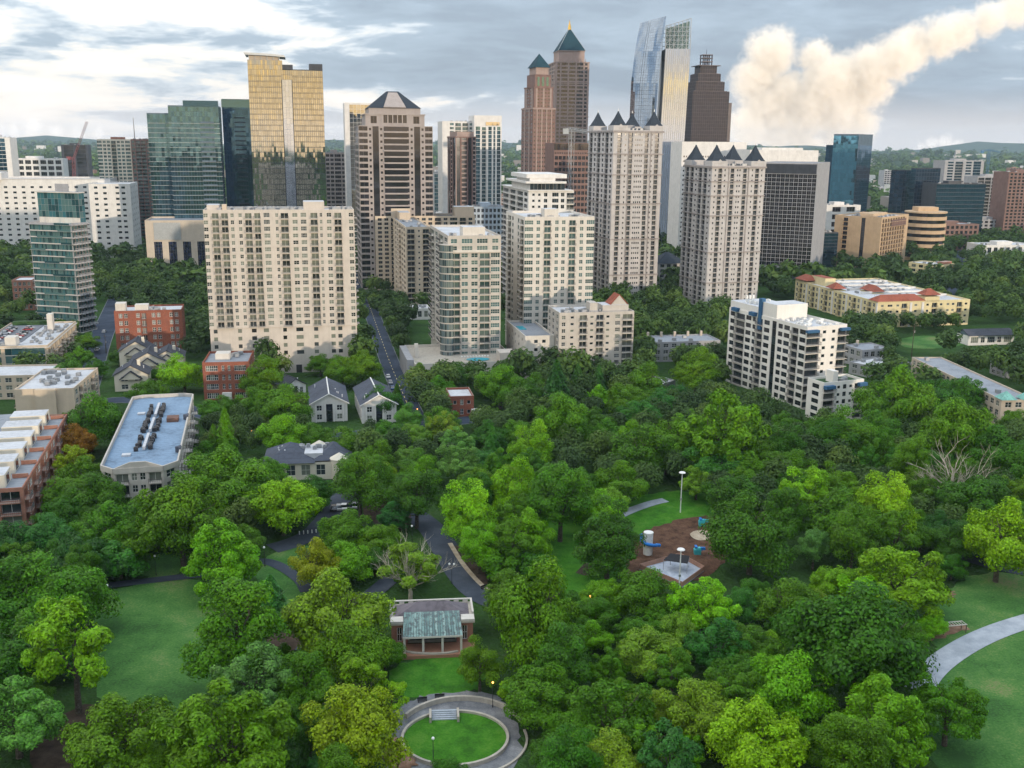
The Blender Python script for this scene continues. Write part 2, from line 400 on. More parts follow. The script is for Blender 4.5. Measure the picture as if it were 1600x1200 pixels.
sheet('planting_bed', [(560, 790), (600, 770), (640, 790), (640, 830), (590, 830)], M_darksoil, 0.03)
sheet('planting_bed', [(425, 985), (470, 985), (490, 1000), (440, 1030), (410, 1010)], M_darksoil, 0.03)
sheet('planting_bed', [(60, 1130), (170, 1090), (170, 1180), (100, 1230), (40, 1220)], M_darksoil, 0.028)
# ------------------------------------------------------------------ trees
def leaf_f(t):
    g = t.n('ShaderNodeNewGeometry'); oi = t.n('ShaderNodeObjectInfo')
    isl = g.outputs['Random Per Island']
    tx = t.n('ShaderNodeTexCoord').outputs['Object']
    n = t.noise(tx, 3.2, 3, 0.6)
    hv = t.n('ShaderNodeHueSaturation', {'Hue': t.m('ADD', 0.485, t.m('MULTIPLY', n, 0.03)), 'Saturation': t.m('ADD', 1.12, t.m('MULTIPLY', isl, 0.12)),
        'Value': t.m('ADD', 0.30, t.m('ADD', t.m('MULTIPLY', isl, 0.8), t.m('MULTIPLY', n, 0.95))), 'Color': oi.outputs['Color']})
    d = t.n('ShaderNodeBsdfPrincipled', {'Base Color': hv.outputs[0], 'Roughness': 0.55, 'Specular IOR Level': 0.25})
    tr = t.n('ShaderNodeBsdfTranslucent', {0: hv.outputs[0]})
    return t.n('ShaderNodeMixShader', {0: 0.24, 1: d.outputs[0], 2: tr.outputs[0]}).outputs[0]
M_leaf = mat('leaf', leaf_f)
M_bark = zonemat('bark', [(0.3, (0.05, 0.04, 0.03)), (0.6, (0.10, 0.085, 0.065)), (0.75, (0.16, 0.14, 0.11))], 2.0, bump=0.3)
M_dead = zonemat('dead_wood', [(0.3, (0.30, 0.26, 0.20)), (0.6, (0.46, 0.41, 0.33)), (0.75, (0.55, 0.5, 0.42))], 1.0)

def leaves(centres, dirs, size, rs, droop=0.0, aspect=1.5):
    n = len(centres)
    nrm = dirs + rs.normal(0, 0.34, (n, 3)) + np.array([0, 0, .25]); nrm /= np.linalg.norm(nrm, axis=1)[:, None]
    t1 = np.cross(nrm, rs.normal(0, 1, (n, 3))); t1 /= np.linalg.norm(t1, axis=1)[:, None]
    t2 = np.cross(nrm, t1)
    s = size * (0.65 + 0.7 * rs.rand(n))[:, None]
    V = np.empty((n, 4, 3)); V[:, 0] = centres - t1 * s * aspect * 0.5; V[:, 1] = centres + t2 * s * 0.42 + nrm * s * 0.12
    V[:, 2] = centres + t1 * s * aspect * 0.5; V[:, 3] = centres - t2 * s * 0.42 + nrm * s * 0.12
    return V.reshape(-1, 3)
def sphere_dirs(n, rs):
    d = rs.normal(0, 1, (n, 3)); return d / np.linalg.norm(d, axis=1)[:, None]
# crowns are modelled for a crown radius of 1; z = 0 is the foot of the tree
def crown_lobed(seed, nlobe, nleaf, size, rz, zc, lobe=(0.2, 0.36), fill=0.12, flatb=0.35, taper=0.0, sub=5):
    rs = np.random.RandomState(seed)
    d = sphere_dirs(nlobe, rs); d[:, 2] = np.abs(d[:, 2]) * 1.25 - flatb; d /= np.linalg.norm(d, axis=1)[:, None]
    rad = 0.50 + 0.30 * rs.rand(nlobe)
    wob = 0.84 + 0.32 * rs.rand(nlobe)
    c = d * (rad * wob)[:, None]; c[:, 2] *= rz
    if taper: k = 1 - taper * np.clip((c[:, 2] / rz + 0.3), 0, 1.2); c[:, 0] *= k; c[:, 1] *= k
    lr = lobe[0] + (lobe[1] - lobe[0]) * rs.rand(nlobe)
    # every lobe carries smaller tufts
    sd_ = sphere_dirs(nlobe * sub, rs); sd_[:, 2] = np.abs(sd_[:, 2]) * 0.9 - 0.25
    pc = np.repeat(c, sub, 0); pl = np.repeat(lr, sub)
    sc_ = pc + sd_ * (pl * 0.72)[:, None]; sr = pl * (0.34 + 0.22 * rs.rand(nlobe * sub))
    C = np.concatenate([c, sc_]); L = np.concatenate([lr * 0.82, sr])
    p = L ** 2; p /= p.sum()
    k = rs.choice(len(C), nleaf, p=p)
    dd = sphere_dirs(nleaf, rs); dd[:, 2] += 0.35; dd /= np.linalg.norm(dd, axis=1)[:, None]
    pos = C[k] + dd * (L[k] * (0.72 + 0.36 * rs.rand(nleaf)))[:, None]
    out = pos / np.array([1, 1, rz]); out /= (np.linalg.norm(out, axis=1)[:, None] + 1e-6)
    nf = int(nleaf * fill)
    fp = sphere_dirs(nf, rs) * (0.62 * rs.rand(nf) ** 0.4)[:, None]; fp[:, 2] *= rz
    pos = np.concatenate([pos, fp]); dirs = np.concatenate([dd * 0.75 + out * 0.4, sphere_dirs(nf, rs)])
    pos[:, 2] += zc
    keep = pos[:, 2] > zc - rz * 0.95
    pos, dirs = pos[keep], dirs[keep]
    V = leaves(pos, dirs, size, rs)
    return np_mesh('crown', V, np.arange(len(V)).reshape(-1, 4), [M_leaf])
def crown_conifer(seed, nleaf, size, h, zb=0.25):
    rs = np.random.RandomState(seed)
    t = rs.rand(nleaf) ** 0.75
    tier = 13; ph = t * tier; fr = ph - np.floor(ph)
    rad = (1 - t) ** 0.8 * (0.80 + 0.25 * (1 - fr)) + 0.03
    a = rs.rand(nleaf) * 6.283; lump = 1 + 0.16 * np.sin(a * 5 + np.floor(ph) * 2.1) + 0.1 * np.sin(a * 9 + np.floor(ph))
    r = rad * lump * (0.55 + 0.45 * rs.rand(nleaf) ** 0.4)
    pos = np.stack([r * np.cos(a), r * np.sin(a), zb + t * (h - zb) - 0.12 * r], 1)
    dirs = np.stack([np.cos(a), np.sin(a), np.full(nleaf, 0.9)], 1)
    V = leaves(pos, dirs / 1.35, size, rs, aspect=2.0)
    return np_mesh('crown', V, np.arange(len(V)).reshape(-1, 4), [M_leaf])
def branch_mesh(name, seed, trunk_h, top_h, spread, r0, nl, m, depth=1, twigs=0, curve=0.25):
    rr = random.Random(seed); mb = MB()
    mb.tube([(0, 0, -0.05), (0.01, 0, trunk_h * 0.5), (rr.uniform(-.03, .03), rr.uniform(-.03, .03), trunk_h), (rr.uniform(-.06, .06), rr.uniform(-.06, .06), trunk_h + (top_h - trunk_h) * 0.55)],
            [r0 * 1.25, r0, r0 * 0.8, r0 * 0.3], 7)
    def grow(p, d, ln, r, lev):
        pts = [p]; q = Vector(p); dd = Vector(d)
        for k in range(3):
            dd = (dd + Vector((rr.uniform(-1, 1), rr.uniform(-1, 1), rr.uniform(-.4, .9))) * curve).normalized()
            q = q + dd * ln / 3; pts.append(q.copy())
        mb.tube(pts, [r, r * 0.75, r * 0.5, r * 0.22], 5 if lev else 6)
        if lev < depth:
            for k in range(3 + (2 if twigs else 0)):
                f = rr.uniform(0.3, 1.0) * 3; i = min(2, int(f)); s = Vector(pts[i]).lerp(Vector(pts[i + 1]), f - i)
                nd = (dd + Vector((rr.uniform(-1, 1), rr.uniform(-1, 1), rr.uniform(-.5, .8))) * 0.9).normalized()
                grow(s, nd, ln * rr.uniform(.4, .62), r * 0.42, lev + 1)
    for k in range(nl):
        a = 6.283 * (k + rr.uniform(-.3, .3)) / nl; z = trunk_h * rr.uniform(0.72, 1.1)
        d = Vector((math.cos(a) * spread, math.sin(a) * spread, rr.uniform(.45, 1.3))).normalized()
        grow(Vector((0, 0, z)), d, (top_h - trunk_h) * rr.uniform(.65, 1.0), r0 * rr.uniform(.35, .55), 0)
    return mb.mesh(name, [m], smooth=True)
TRUNK = {}
def trunk_for(h, key):
    if key not in TRUNK: TRUNK[key] = branch_mesh('trunk', key, h * 0.34, h * 0.74, 0.6, 0.055, 6, M_bark, 1)
    return TRUNK[key]
# kind: list of (crown mesh, height in crown radii, trunk mesh)
KIND = {}
def add_kind(k, me, h, key, th=None): KIND.setdefault(k, []).append((me, h, trunk_for(th or h, key)))
for i, s in enumerate((11, 12, 13, 14)):
    add_kind('round', crown_lobed(s, 34 + 4 * i, 20000, 0.040, 0.95, 0.86, flatb=0.62), 1.83, 101 + i % 2)
for i, s in enumerate((21, 22)):
    add_kind('broad', crown_lobed(s, 52, 20000, 0.037, 0.76, 0.74, (0.16, 0.28), sub=6, flatb=0.55), 1.5, 111)
for i, s in enumerate((31, 32, 33)):
    add_kind('tall', crown_lobed(s, 40, 18000, 0.040, 1.36, 1.3, (0.2, 0.33), flatb=0.6, taper=0.25), 2.67, 121)
for i, s in enumerate((41, 42)):
    add_kind('oval', crown_lobed(s, 70, 20000, 0.036, 1.34, 1.0, (0.16, 0.24), flatb=0.8, taper=0.32, sub=4, fill=0.05), 2.33, 131)
for i, s in enumerate((51, 52)):
    add_kind('loose', crown_lobed(s, 26, 9500, 0.048, 1.12, 1.4, (0.14, 0.26), fill=0.05, flatb=0.5), 2.6, 141 + i)
for i, s in enumerate((61, 62)):
    add_kind('tufted', crown_lobed(s, 60, 20000, 0.038, 0.97, 0.9, (0.12, 0.2), sub=3, flatb=0.6), 1.88, 151)
add_kind('cone', crown_conifer(71, 7000, 0.085, 3.6), 3.6, 161)
add_kind('cone', crown_conifer(72, 7000, 0.085, 3.1), 3.1, 162)
add_kind('shrub', crown_lobed(81, 30, 6500, 0.075, 0.8, 0.72, (0.2, 0.34), flatb=0.5), 1.5, 171, 1.2)
HFAC = {k: v[0][1] / 2 for k, v in KIND.items()}

COL = {  # leaf colour words -> base colour
 'mid green': (0.052, 0.112, 0.022), 'dark green': (0.037, 0.088, 0.022), 'deep green': (0.028, 0.070, 0.024), 'blue-green': (0.038, 0.098, 0.036),
 'pale blue-green': (0.082, 0.150, 0.060), 'olive green': (0.062, 0.124, 0.019), 'bright green': (0.085, 0.185, 0.020), 'yellow-green': (0.108, 0.200, 0.019),
 'lime green': (0.115, 0.230, 0.028), 'golden': (0.125, 0.155, 0.014), 'dull olive': (0.046, 0.102, 0.021), 'light green': (0.105, 0.165, 0.045), 'rusty orange': (0.16, 0.075, 0.02)}
COL = {k: (v[0] * 1.55, v[1] * 1.6, v[2] * 1.08) for k, v in COL.items()}
TREES = []     # (x, y, radius, height) of what stands already
TREE_OBJ = []
tri = [0]
def tree_at(pos, r, kind, colour, label=None, jitter=0.14, h=None):
    me, hk, tk = rnd.choice(KIND[kind])
    name = {'cone': 'conifer_tree', 'shrub': 'shrub'}.get(kind, 'broadleaf_tree')
    e = empty(name, (pos[0], pos[1], 0), rnd.uniform(0, 6.283))
    zs = (h / (r * hk)) if h else 1.0
    e.scale = (r, r * rnd.uniform(0.92, 1.08), r * zs)
    c = link('crown', me, e); t = link('trunk', tk, e)
    v = 1 + rnd.uniform(-jitter, jitter); cc = COL[colour]
    c.color = (cc[0] * v * rnd.uniform(.9, 1.1), cc[1] * v, cc[2] * v * rnd.uniform(.85, 1.15), 1)
    e['category'] = 'shrub' if kind == 'shrub' else 'tree'
    e['group'] = 'shrubs in the park' if kind == 'shrub' else 'trees of the park and streets'
    TREES.append((pos[0], pos[1], r, r * hk * zs)); TREE_OBJ.append([e, colour, kind, label])
    return e
def tree_px(x, yt, w, kind, colour, label=None, k=None):
    """top of the crown at photo pixel (x, yt), crown w pixels wide, height k crown widths"""
    kk = k or HFAC[kind]
    d = ray(x, yt); dep = -d.z / math.hypot(d.x, d.y)
    D = CAM_H / (dep + kk * w / 1600 * 0.98)
    p = d * (D / math.hypot(d.x, d.y))
    r = 0.56 * w * p.length / 1640
    return tree_at((p.x, p.y), r, kind, colour, label, h=1.8 * r * kk)
T = [  # foreground and middle distance, read from the photograph
 (15, 890, 150, 'round', 'dark green'), (85, 868, 150, 'round', 'mid green'), (105, 926, 140, 'loose', 'yellow-green', 'tall yellow-green tree with pale trunk at the edge of the long lawn', 1.5),
 (18, 1070, 135, 'tufted', 'pale blue-green'), (190, 1098, 150, 'round', 'olive green'), (150, 1168, 95, 'tufted', 'pale blue-green'), (-25, 960, 150, 'round', 'dark green'), (-20, 820, 90, 'round', 'blue-green'),
 (75, 808, 78, 'round', 'blue-green'), (122, 835, 90, 'round', 'deep green'), (185, 852, 76, 'shrub', 'blue-green'), (165, 783, 95, 'round', 'mid green'), (18, 822, 70, 'round', 'blue-green'), (95, 775, 70, 'round', 'dark green'),
 (278, 752, 130, 'round', 'olive green', None, 1.15), (225, 782, 90, 'round', 'dull olive'), (343, 815, 138, 'tufted', 'bright green', 'bright glossy green tree beside the path above the long lawn', 0.92), (345, 706, 150, 'broad', 'mid green'), (358, 735, 105, 'round', 'mid green'), (440, 744, 112, 'round', 'yellow-green'),
 (492, 745, 62, 'round', 'dark green'), (420, 717, 62, 'round', 'mid green'), (560, 697, 96, 'tall', 'dull olive'), (540, 802, 84, 'round', 'mid green'), (592, 822, 72, 'round', 'olive green'), (488, 844, 82, 'round', 'golden', 'golden olive tree beside the small park lawn', 1.1),
 (540, 850, 76, 'round', 'bright green'), (615, 775, 56, 'oval', 'blue-green'), (362, 897, 150, 'tall', 'mid green', 'tall green tree standing at the right edge of the long lawn', 1.42), (422, 905, 58, 'cone', 'blue-green', 'dark blue-green conifer beside the small park lawn', 1.35), (524, 900, 152, 'round', 'light green', 'large light green tree left of the brick pavilion roof', 1.08),
 (540, 973, 128, 'round', 'olive green'), (395, 1012, 135, 'tufted', 'pale blue-green', 'pale silvery blue-green tree with tufted crown below the long lawn'), (345, 1083, 205, 'tufted', 'olive green', None, 0.95), (470, 1020, 92, 'tall', 'mid green'), (430, 1108, 86, 'round', 'dark green'),
 (565, 1033, 82, 'loose', 'yellow-green'), (612, 1066, 58, 'loose', 'yellow-green'), (550, 1090, 152, 'round', 'golden', 'golden yellow tree at the bottom edge beside the oval lawn', 1.0), (335, 1172, 62, 'round', 'bright green'), (512, 1172, 72, 'round', 'blue-green'), (600, 1000, 60, 'round', 'mid green'),
 (732, 747, 98, 'tall', 'lime green', 'tall lime green tree beside the curving park path'), (748, 815, 72, 'tall', 'bright green'), (650, 713, 94, 'tall', 'dark green', None, 1.35), (803, 719, 84, 'round', 'yellow-green', None, 1.3), (878, 708, 112, 'tall', 'dull olive', None, 1.4), (952, 779, 126, 'oval', 'dark green', 'dense dark egg-shaped tree left of the playground slide tower', 1.14),
 (797, 810, 76, 'loose', 'olive green'), (785, 862, 66, 'shrub', 'mid green'), (835, 868, 60, 'shrub', 'dark green'), (640, 632, 46, 'round', 'pale blue-green'), (690, 636, 62, 'round', 'olive green'), (607, 655, 58, 'round', 'mid green'), (647, 660, 54, 'round', 'light green'), (712, 667, 66, 'tufted', 'pale blue-green'), (715, 690, 80, 'tufted', 'pale blue-green'), (637, 693, 56, 'tufted', 'pale blue-green'),
 (769, 630, 36, 'oval', 'mid green'), (769, 668, 38, 'cone', 'blue-green'), (810, 654, 58, 'round', 'mid green'), (880, 614, 96, 'round', 'mid green', None, 1.05), (945, 652, 66, 'round', 'mid green'), (932, 600, 58, 'round', 'bright green'), (822, 590, 78, 'round', 'dark green'), (782, 569, 82, 'round', 'mid green'), (682, 585, 54, 'round', 'mid green'), (602, 602, 60, 'round', 'dark green'), (660, 566, 56, 'round', 'olive green'),
 (712, 566, 56, 'round', 'dark green'), (870, 566, 56, 'cone', 'deep green'), (840, 580, 60, 'round', 'dull olive'), (903, 570, 34, 'cone', 'deep green'), (936, 572, 34, 'cone', 'deep green'), (980, 596, 72, 'round', 'mid green'), (1000, 622, 66, 'round', 'blue-green'), (1012, 568, 76, 'round', 'mid green'), (1090, 534, 76, 'tall', 'olive green', None, 1.25), (1055, 600, 50, 'round', 'blue-green'),
 (1135, 601, 160, 'tufted', 'olive green', 'huge domed green tree in front of the white balcony apartment block', 1.0), (1055, 646, 84, 'round', 'olive green'), (998, 664, 104, 'round', 'dull olive'), (970, 722, 84, 'round', 'mid green'), (1120, 692, 104, 'broad', 'blue-green'), (1200, 690, 86, 'round', 'mid green'), (1262, 722, 88, 'loose', 'lime green', 'bright lime green tree with visible trunk above the playground', 1.3), (1240, 704, 76, 'round', 'mid green'), (1150, 740, 92, 'round', 'dark green'),
 (1178, 780, 134, 'round', 'dark green', 'wide dark green tree just right of the playground mulch', 0.98), (1275, 820, 58, 'tall', 'pale blue-green'), (1335, 768, 116, 'round', 'dull olive'), (1390, 733, 98, 'tall', 'yellow-green', None, 1.4), (1415, 852, 150, 'tufted', 'yellow-green', None, 0.85), (1475, 798, 66, 'round', 'deep green'), (1490, 868, 44, 'round', 'dark green'), (1572, 780, 116, 'round', 'yellow-green', 'bright yellow-green tree at the right edge above the meadow', 1.15), (1530, 742, 110, 'broad', 'dark green'),
 (1497, 622, 104, 'round', 'olive green', None, 1.1), (1405, 566, 106, 'round', 'mid green', None, 1.15), (1335, 638, 94, 'round', 'mid green'), (1300, 655, 84, 'round', 'dark green'), (1375, 640, 80, 'round', 'mid green'), (1462, 590, 76, 'round', 'deep green'), (1505, 584, 70, 'round', 'dark green'), (1562, 662, 96, 'round', 'dark green'), (1600, 690, 90, 'round', 'dark green'), (1450, 740, 54, 'loose', 'dull olive'), (1590, 640, 50, 'round', 'mid green'), (1420, 690, 70, 'round', 'dark green'),
 (842, 892, 150, 'round', 'olive green', 'big dense tree right of the brick pavilion', 1.25), (932, 938, 76, 'round', 'dull olive'), (925, 975, 62, 'round', 'bright green'), (1010, 896, 104, 'round', 'mid green'), (1102, 905, 112, 'tufted', 'lime green', 'bright lime green tree just below the fenced play deck'), (1018, 995, 114, 'broad', 'light green'), (1125, 970, 104, 'tufted', 'blue-green'), (1168, 976, 90, 'round', 'mid green'), (1230, 905, 104, 'round', 'mid green'), (1340, 893, 76, 'loose', 'lime green', None, 1.3),
 (1345, 932, 200, 'round', 'dark green', 'enormous dark domed tree left of the pale footpath', 1.0), (1238, 1034, 134, 'round', 'bright green'), (1195, 990, 66, 'round', 'yellow-green'), (1155, 1030, 84, 'round', 'dull olive'), (1090, 1075, 116, 'round', 'light green'), (1182, 1118, 156, 'broad', 'yellow-green', 'spreading yellow-green tree with pale twigs at the bottom edge', 0.8), (960, 1072, 156, 'tufted', 'mid green'), (850, 1050, 114, 'round', 'mid green'), (750, 1000, 74, 'tall', 'olive green'), (797, 1064, 46, 'loose', 'yellow-green'),
 (1000, 1140, 96, 'tufted', 'bright green'), (1070, 1152, 66, 'tufted', 'bright green'), (1385, 1068, 160, 'tufted', 'bright green', None, 1.0), (1488, 1058, 116, 'tufted', 'mid green', 'round green tree standing alone at the meadow edge', 1.05), (1300, 1130, 96, 'tufted', 'mid green'), (905, 1120, 96, 'round', 'mid green'), (700, 1195, 60, 'round', 'dark green'), (860, 1150, 70, 'round', 'dark green'), (1460, 960, 46, 'round', 'bright green'), (1240, 1000, 60, 'round', 'dark green'),
 (30, 960, 120, 'round', 'mid green'), (240, 1175, 80, 'round', 'olive green'), (300, 1120, 80, 'round', 'dark green'), (430, 1165, 90, 'round', 'deep green'), (640, 868, 60, 'round', 'mid green'), (585, 860, 50, 'round', 'dark green'),
 # around the houses and streets
 (350, 640, 40, 'cone', 'mid green', 'bright pointed conifer beside the blue-roofed apartment block', 2.3), (333, 665, 34, 'cone', 'mid green', None, 1.9), (362, 690, 28, 'cone', 'bright green', None, 1.4), (330, 625, 46, 'round', 'mid green'), (285, 553, 66, 'round', 'bright green'), (408, 545, 66, 'tall', 'olive green', None, 1.3), (350, 618, 50, 'round', 'mid green'), (440, 602, 84, 'round', 'mid green'), (400, 605, 62, 'round', 'mid green'), (440, 648, 80, 'round', 'bright green'), (490, 662, 60, 'round', 'mid green'), (540, 668, 66, 'round', 'mid green'), (585, 672, 50, 'round', 'dark green'),
 (500, 553, 40, 'round', 'mid green'), (535, 553, 60, 'round', 'mid green'), (565, 548, 66, 'round', 'olive green'), (620, 600, 20, 'cone', 'dark green'), (135, 612, 86, 'round', 'dark green', None, 1.1), (115, 665, 66, 'round', 'rusty orange', 'rusty orange tree beside the brick and cream row houses', 0.9), (112, 690, 60, 'loose', 'golden'), (125, 715, 80, 'round', 'mid green'), (150, 740, 90, 'round', 'dark green'), (95, 745, 70, 'round', 'mid green'), (230, 590, 54, 'round', 'mid green'), (185, 545, 30, 'round', 'dark green'), (150, 560, 34, 'round', 'dull olive'), (245, 575, 24, 'round', 'dark green'), (205, 660, 50, 'round', 'dark green'), (320, 690, 50, 'round', 'mid green'),
 (105, 560, 50, 'round', 'mid green'), (120, 540, 40, 'round', 'mid green'), (135, 520, 34, 'round', 'mid green'), (155, 620, 40, 'round', 'mid green'),
]
for a in T:
    tree_px(a[0], a[1], a[2], a[3], a[4], a[5] if len(a) > 5 else None, a[6] if len(a) > 6 else None)
# ------------------------------------------------------------------ buildings
FOOT = []                                    # footprints kept clear of trees: (corner list)
TOK = {'-': 1.0, 'w': 1.5, 'W': 2.8, 's': 0.8, 'b': 2.6, 'B': 3.0, 'g': 2.0, '|': 0.7, 'd': 1.2, 'p': 1.8, 'a': 1.6}
OPEN = {'w': (.26, .86, .22), 'W': (.24, .88, .22), 's': (.36, .74, .18), 'b': (.06, .84, .9), 'B': (.06, .86, .9), 'g': (.10, 1.0, .06), 'd': (.0, 1.0, .25), 'p': (.3, .98, .25), 'a': (.3, .8, .25)}
WMESH = {}
M_frame = plain('window_frame_paint', (0.55, 0.54, 0.5))
M_frame_d = plain('dark_window_frame', (0.06, 0.06, 0.065), 0.4)
M_glass = glassmat('window_glass', amount=0.34)
M_glass_d = glassmat('dark_window_glass', amount=0.10, cur=(0.16, 0.17, 0.16))
M_rail = plain('railing_metal', (0.10, 0.10, 0.105), 0.5, 0.4)
M_rail_w = plain('pale_railing', (0.45, 0.44, 0.42), 0.5)
M_ac = plain('air_conditioner_casing', (0.30, 0.31, 0.32), 0.5, 0.3)
M_white = wallmat('white_render', (0.64, 0.625, 0.60), 0.10)
M_roof_w = roofmat('white_membrane_roof', (0.50, 0.51, 0.53), 0.2)
M_roof_g = roofmat('grey_gravel_roof', (0.26, 0.28, 0.31), 0.2)
M_roof_d = roofmat('dark_shingle_roof', (0.055, 0.06, 0.075), 0.3)

def window_mesh(w, h, kind, fm, gmat):
    key = (round(w, 1), round(h, 1), kind, fm.name, gmat.name)
    if key in WMESH: return WMESH[key]
    w, h = key[0], key[1]
    mb = MB(); t = 0.09
    mb.quad((0, .05, 0), (w, .05, 0), (w, .05, h), (0, .05, h), 1)
    for b in ((0, w, 0, t), (0, w, h - t, h), (0, t, t, h - t), (w - t, w, t, h - t)): mb.box(b[0], b[1], 0.0, .06, b[2], b[3], 0)
    nm = {'W': 3, 'w': 1, 'p': 1, 'g': 2, 'b': 1, 'B': 2}.get(kind, 0)
    for k in range(nm):
        x = w * (k + 1) / (nm + 1); mb.box(x - .05, x + .05, 0.0, .055, t, h - t, 0)
    if kind in 'wWp': mb.box(t, w - t, 0.0, .05, h * .5 - .04, h * .5 + .04, 0)
    WMESH[key] = mb.mesh('window', [fm, gmat]); return WMESH[key]
def balcony_mesh(w, d, kind, sm, rm):
    key = ('bal', round(w, 1), d, kind, sm.name, rm.name)
    if key in WMESH: return WMESH[key]
    w = key[1]; mb = MB()
    mb.box(0, w, -d, 0, -.2, 0, 0)
    if kind == 'B':
        mb.box(0, w, -d, -d + .06, .0, 1.05, 1); mb.box(0, .06, -d + .06, 0, .0, 1.05, 1); mb.box(w - .06, w, -d + .06, 0, .0, 1.05, 1)
    else:
        mb.box(0, w, -d, -d + .07, 1.0, 1.08, 1); mb.box(0, .07, -d + .07, 0, 1.0, 1.08, 1); mb.box(w - .07, w, -d + .07, 0, 1.0, 1.08, 1)
        n = max(3, int(w / .45))
        for k in range(n + 1):
            x = (w - .05) * k / n; mb.box(x, x + .05, -d + .01, -d + .06, 0, 1.0, 1)
        for s_ in (0, w - .05):
            for q in (.33, .66): mb.box(s_, s_ + .05, -d * q, -d * q + .05, 0, 1.0, 1)
    WMESH[key] = mb.mesh('balcony', [sm, rm]); return WMESH[key]

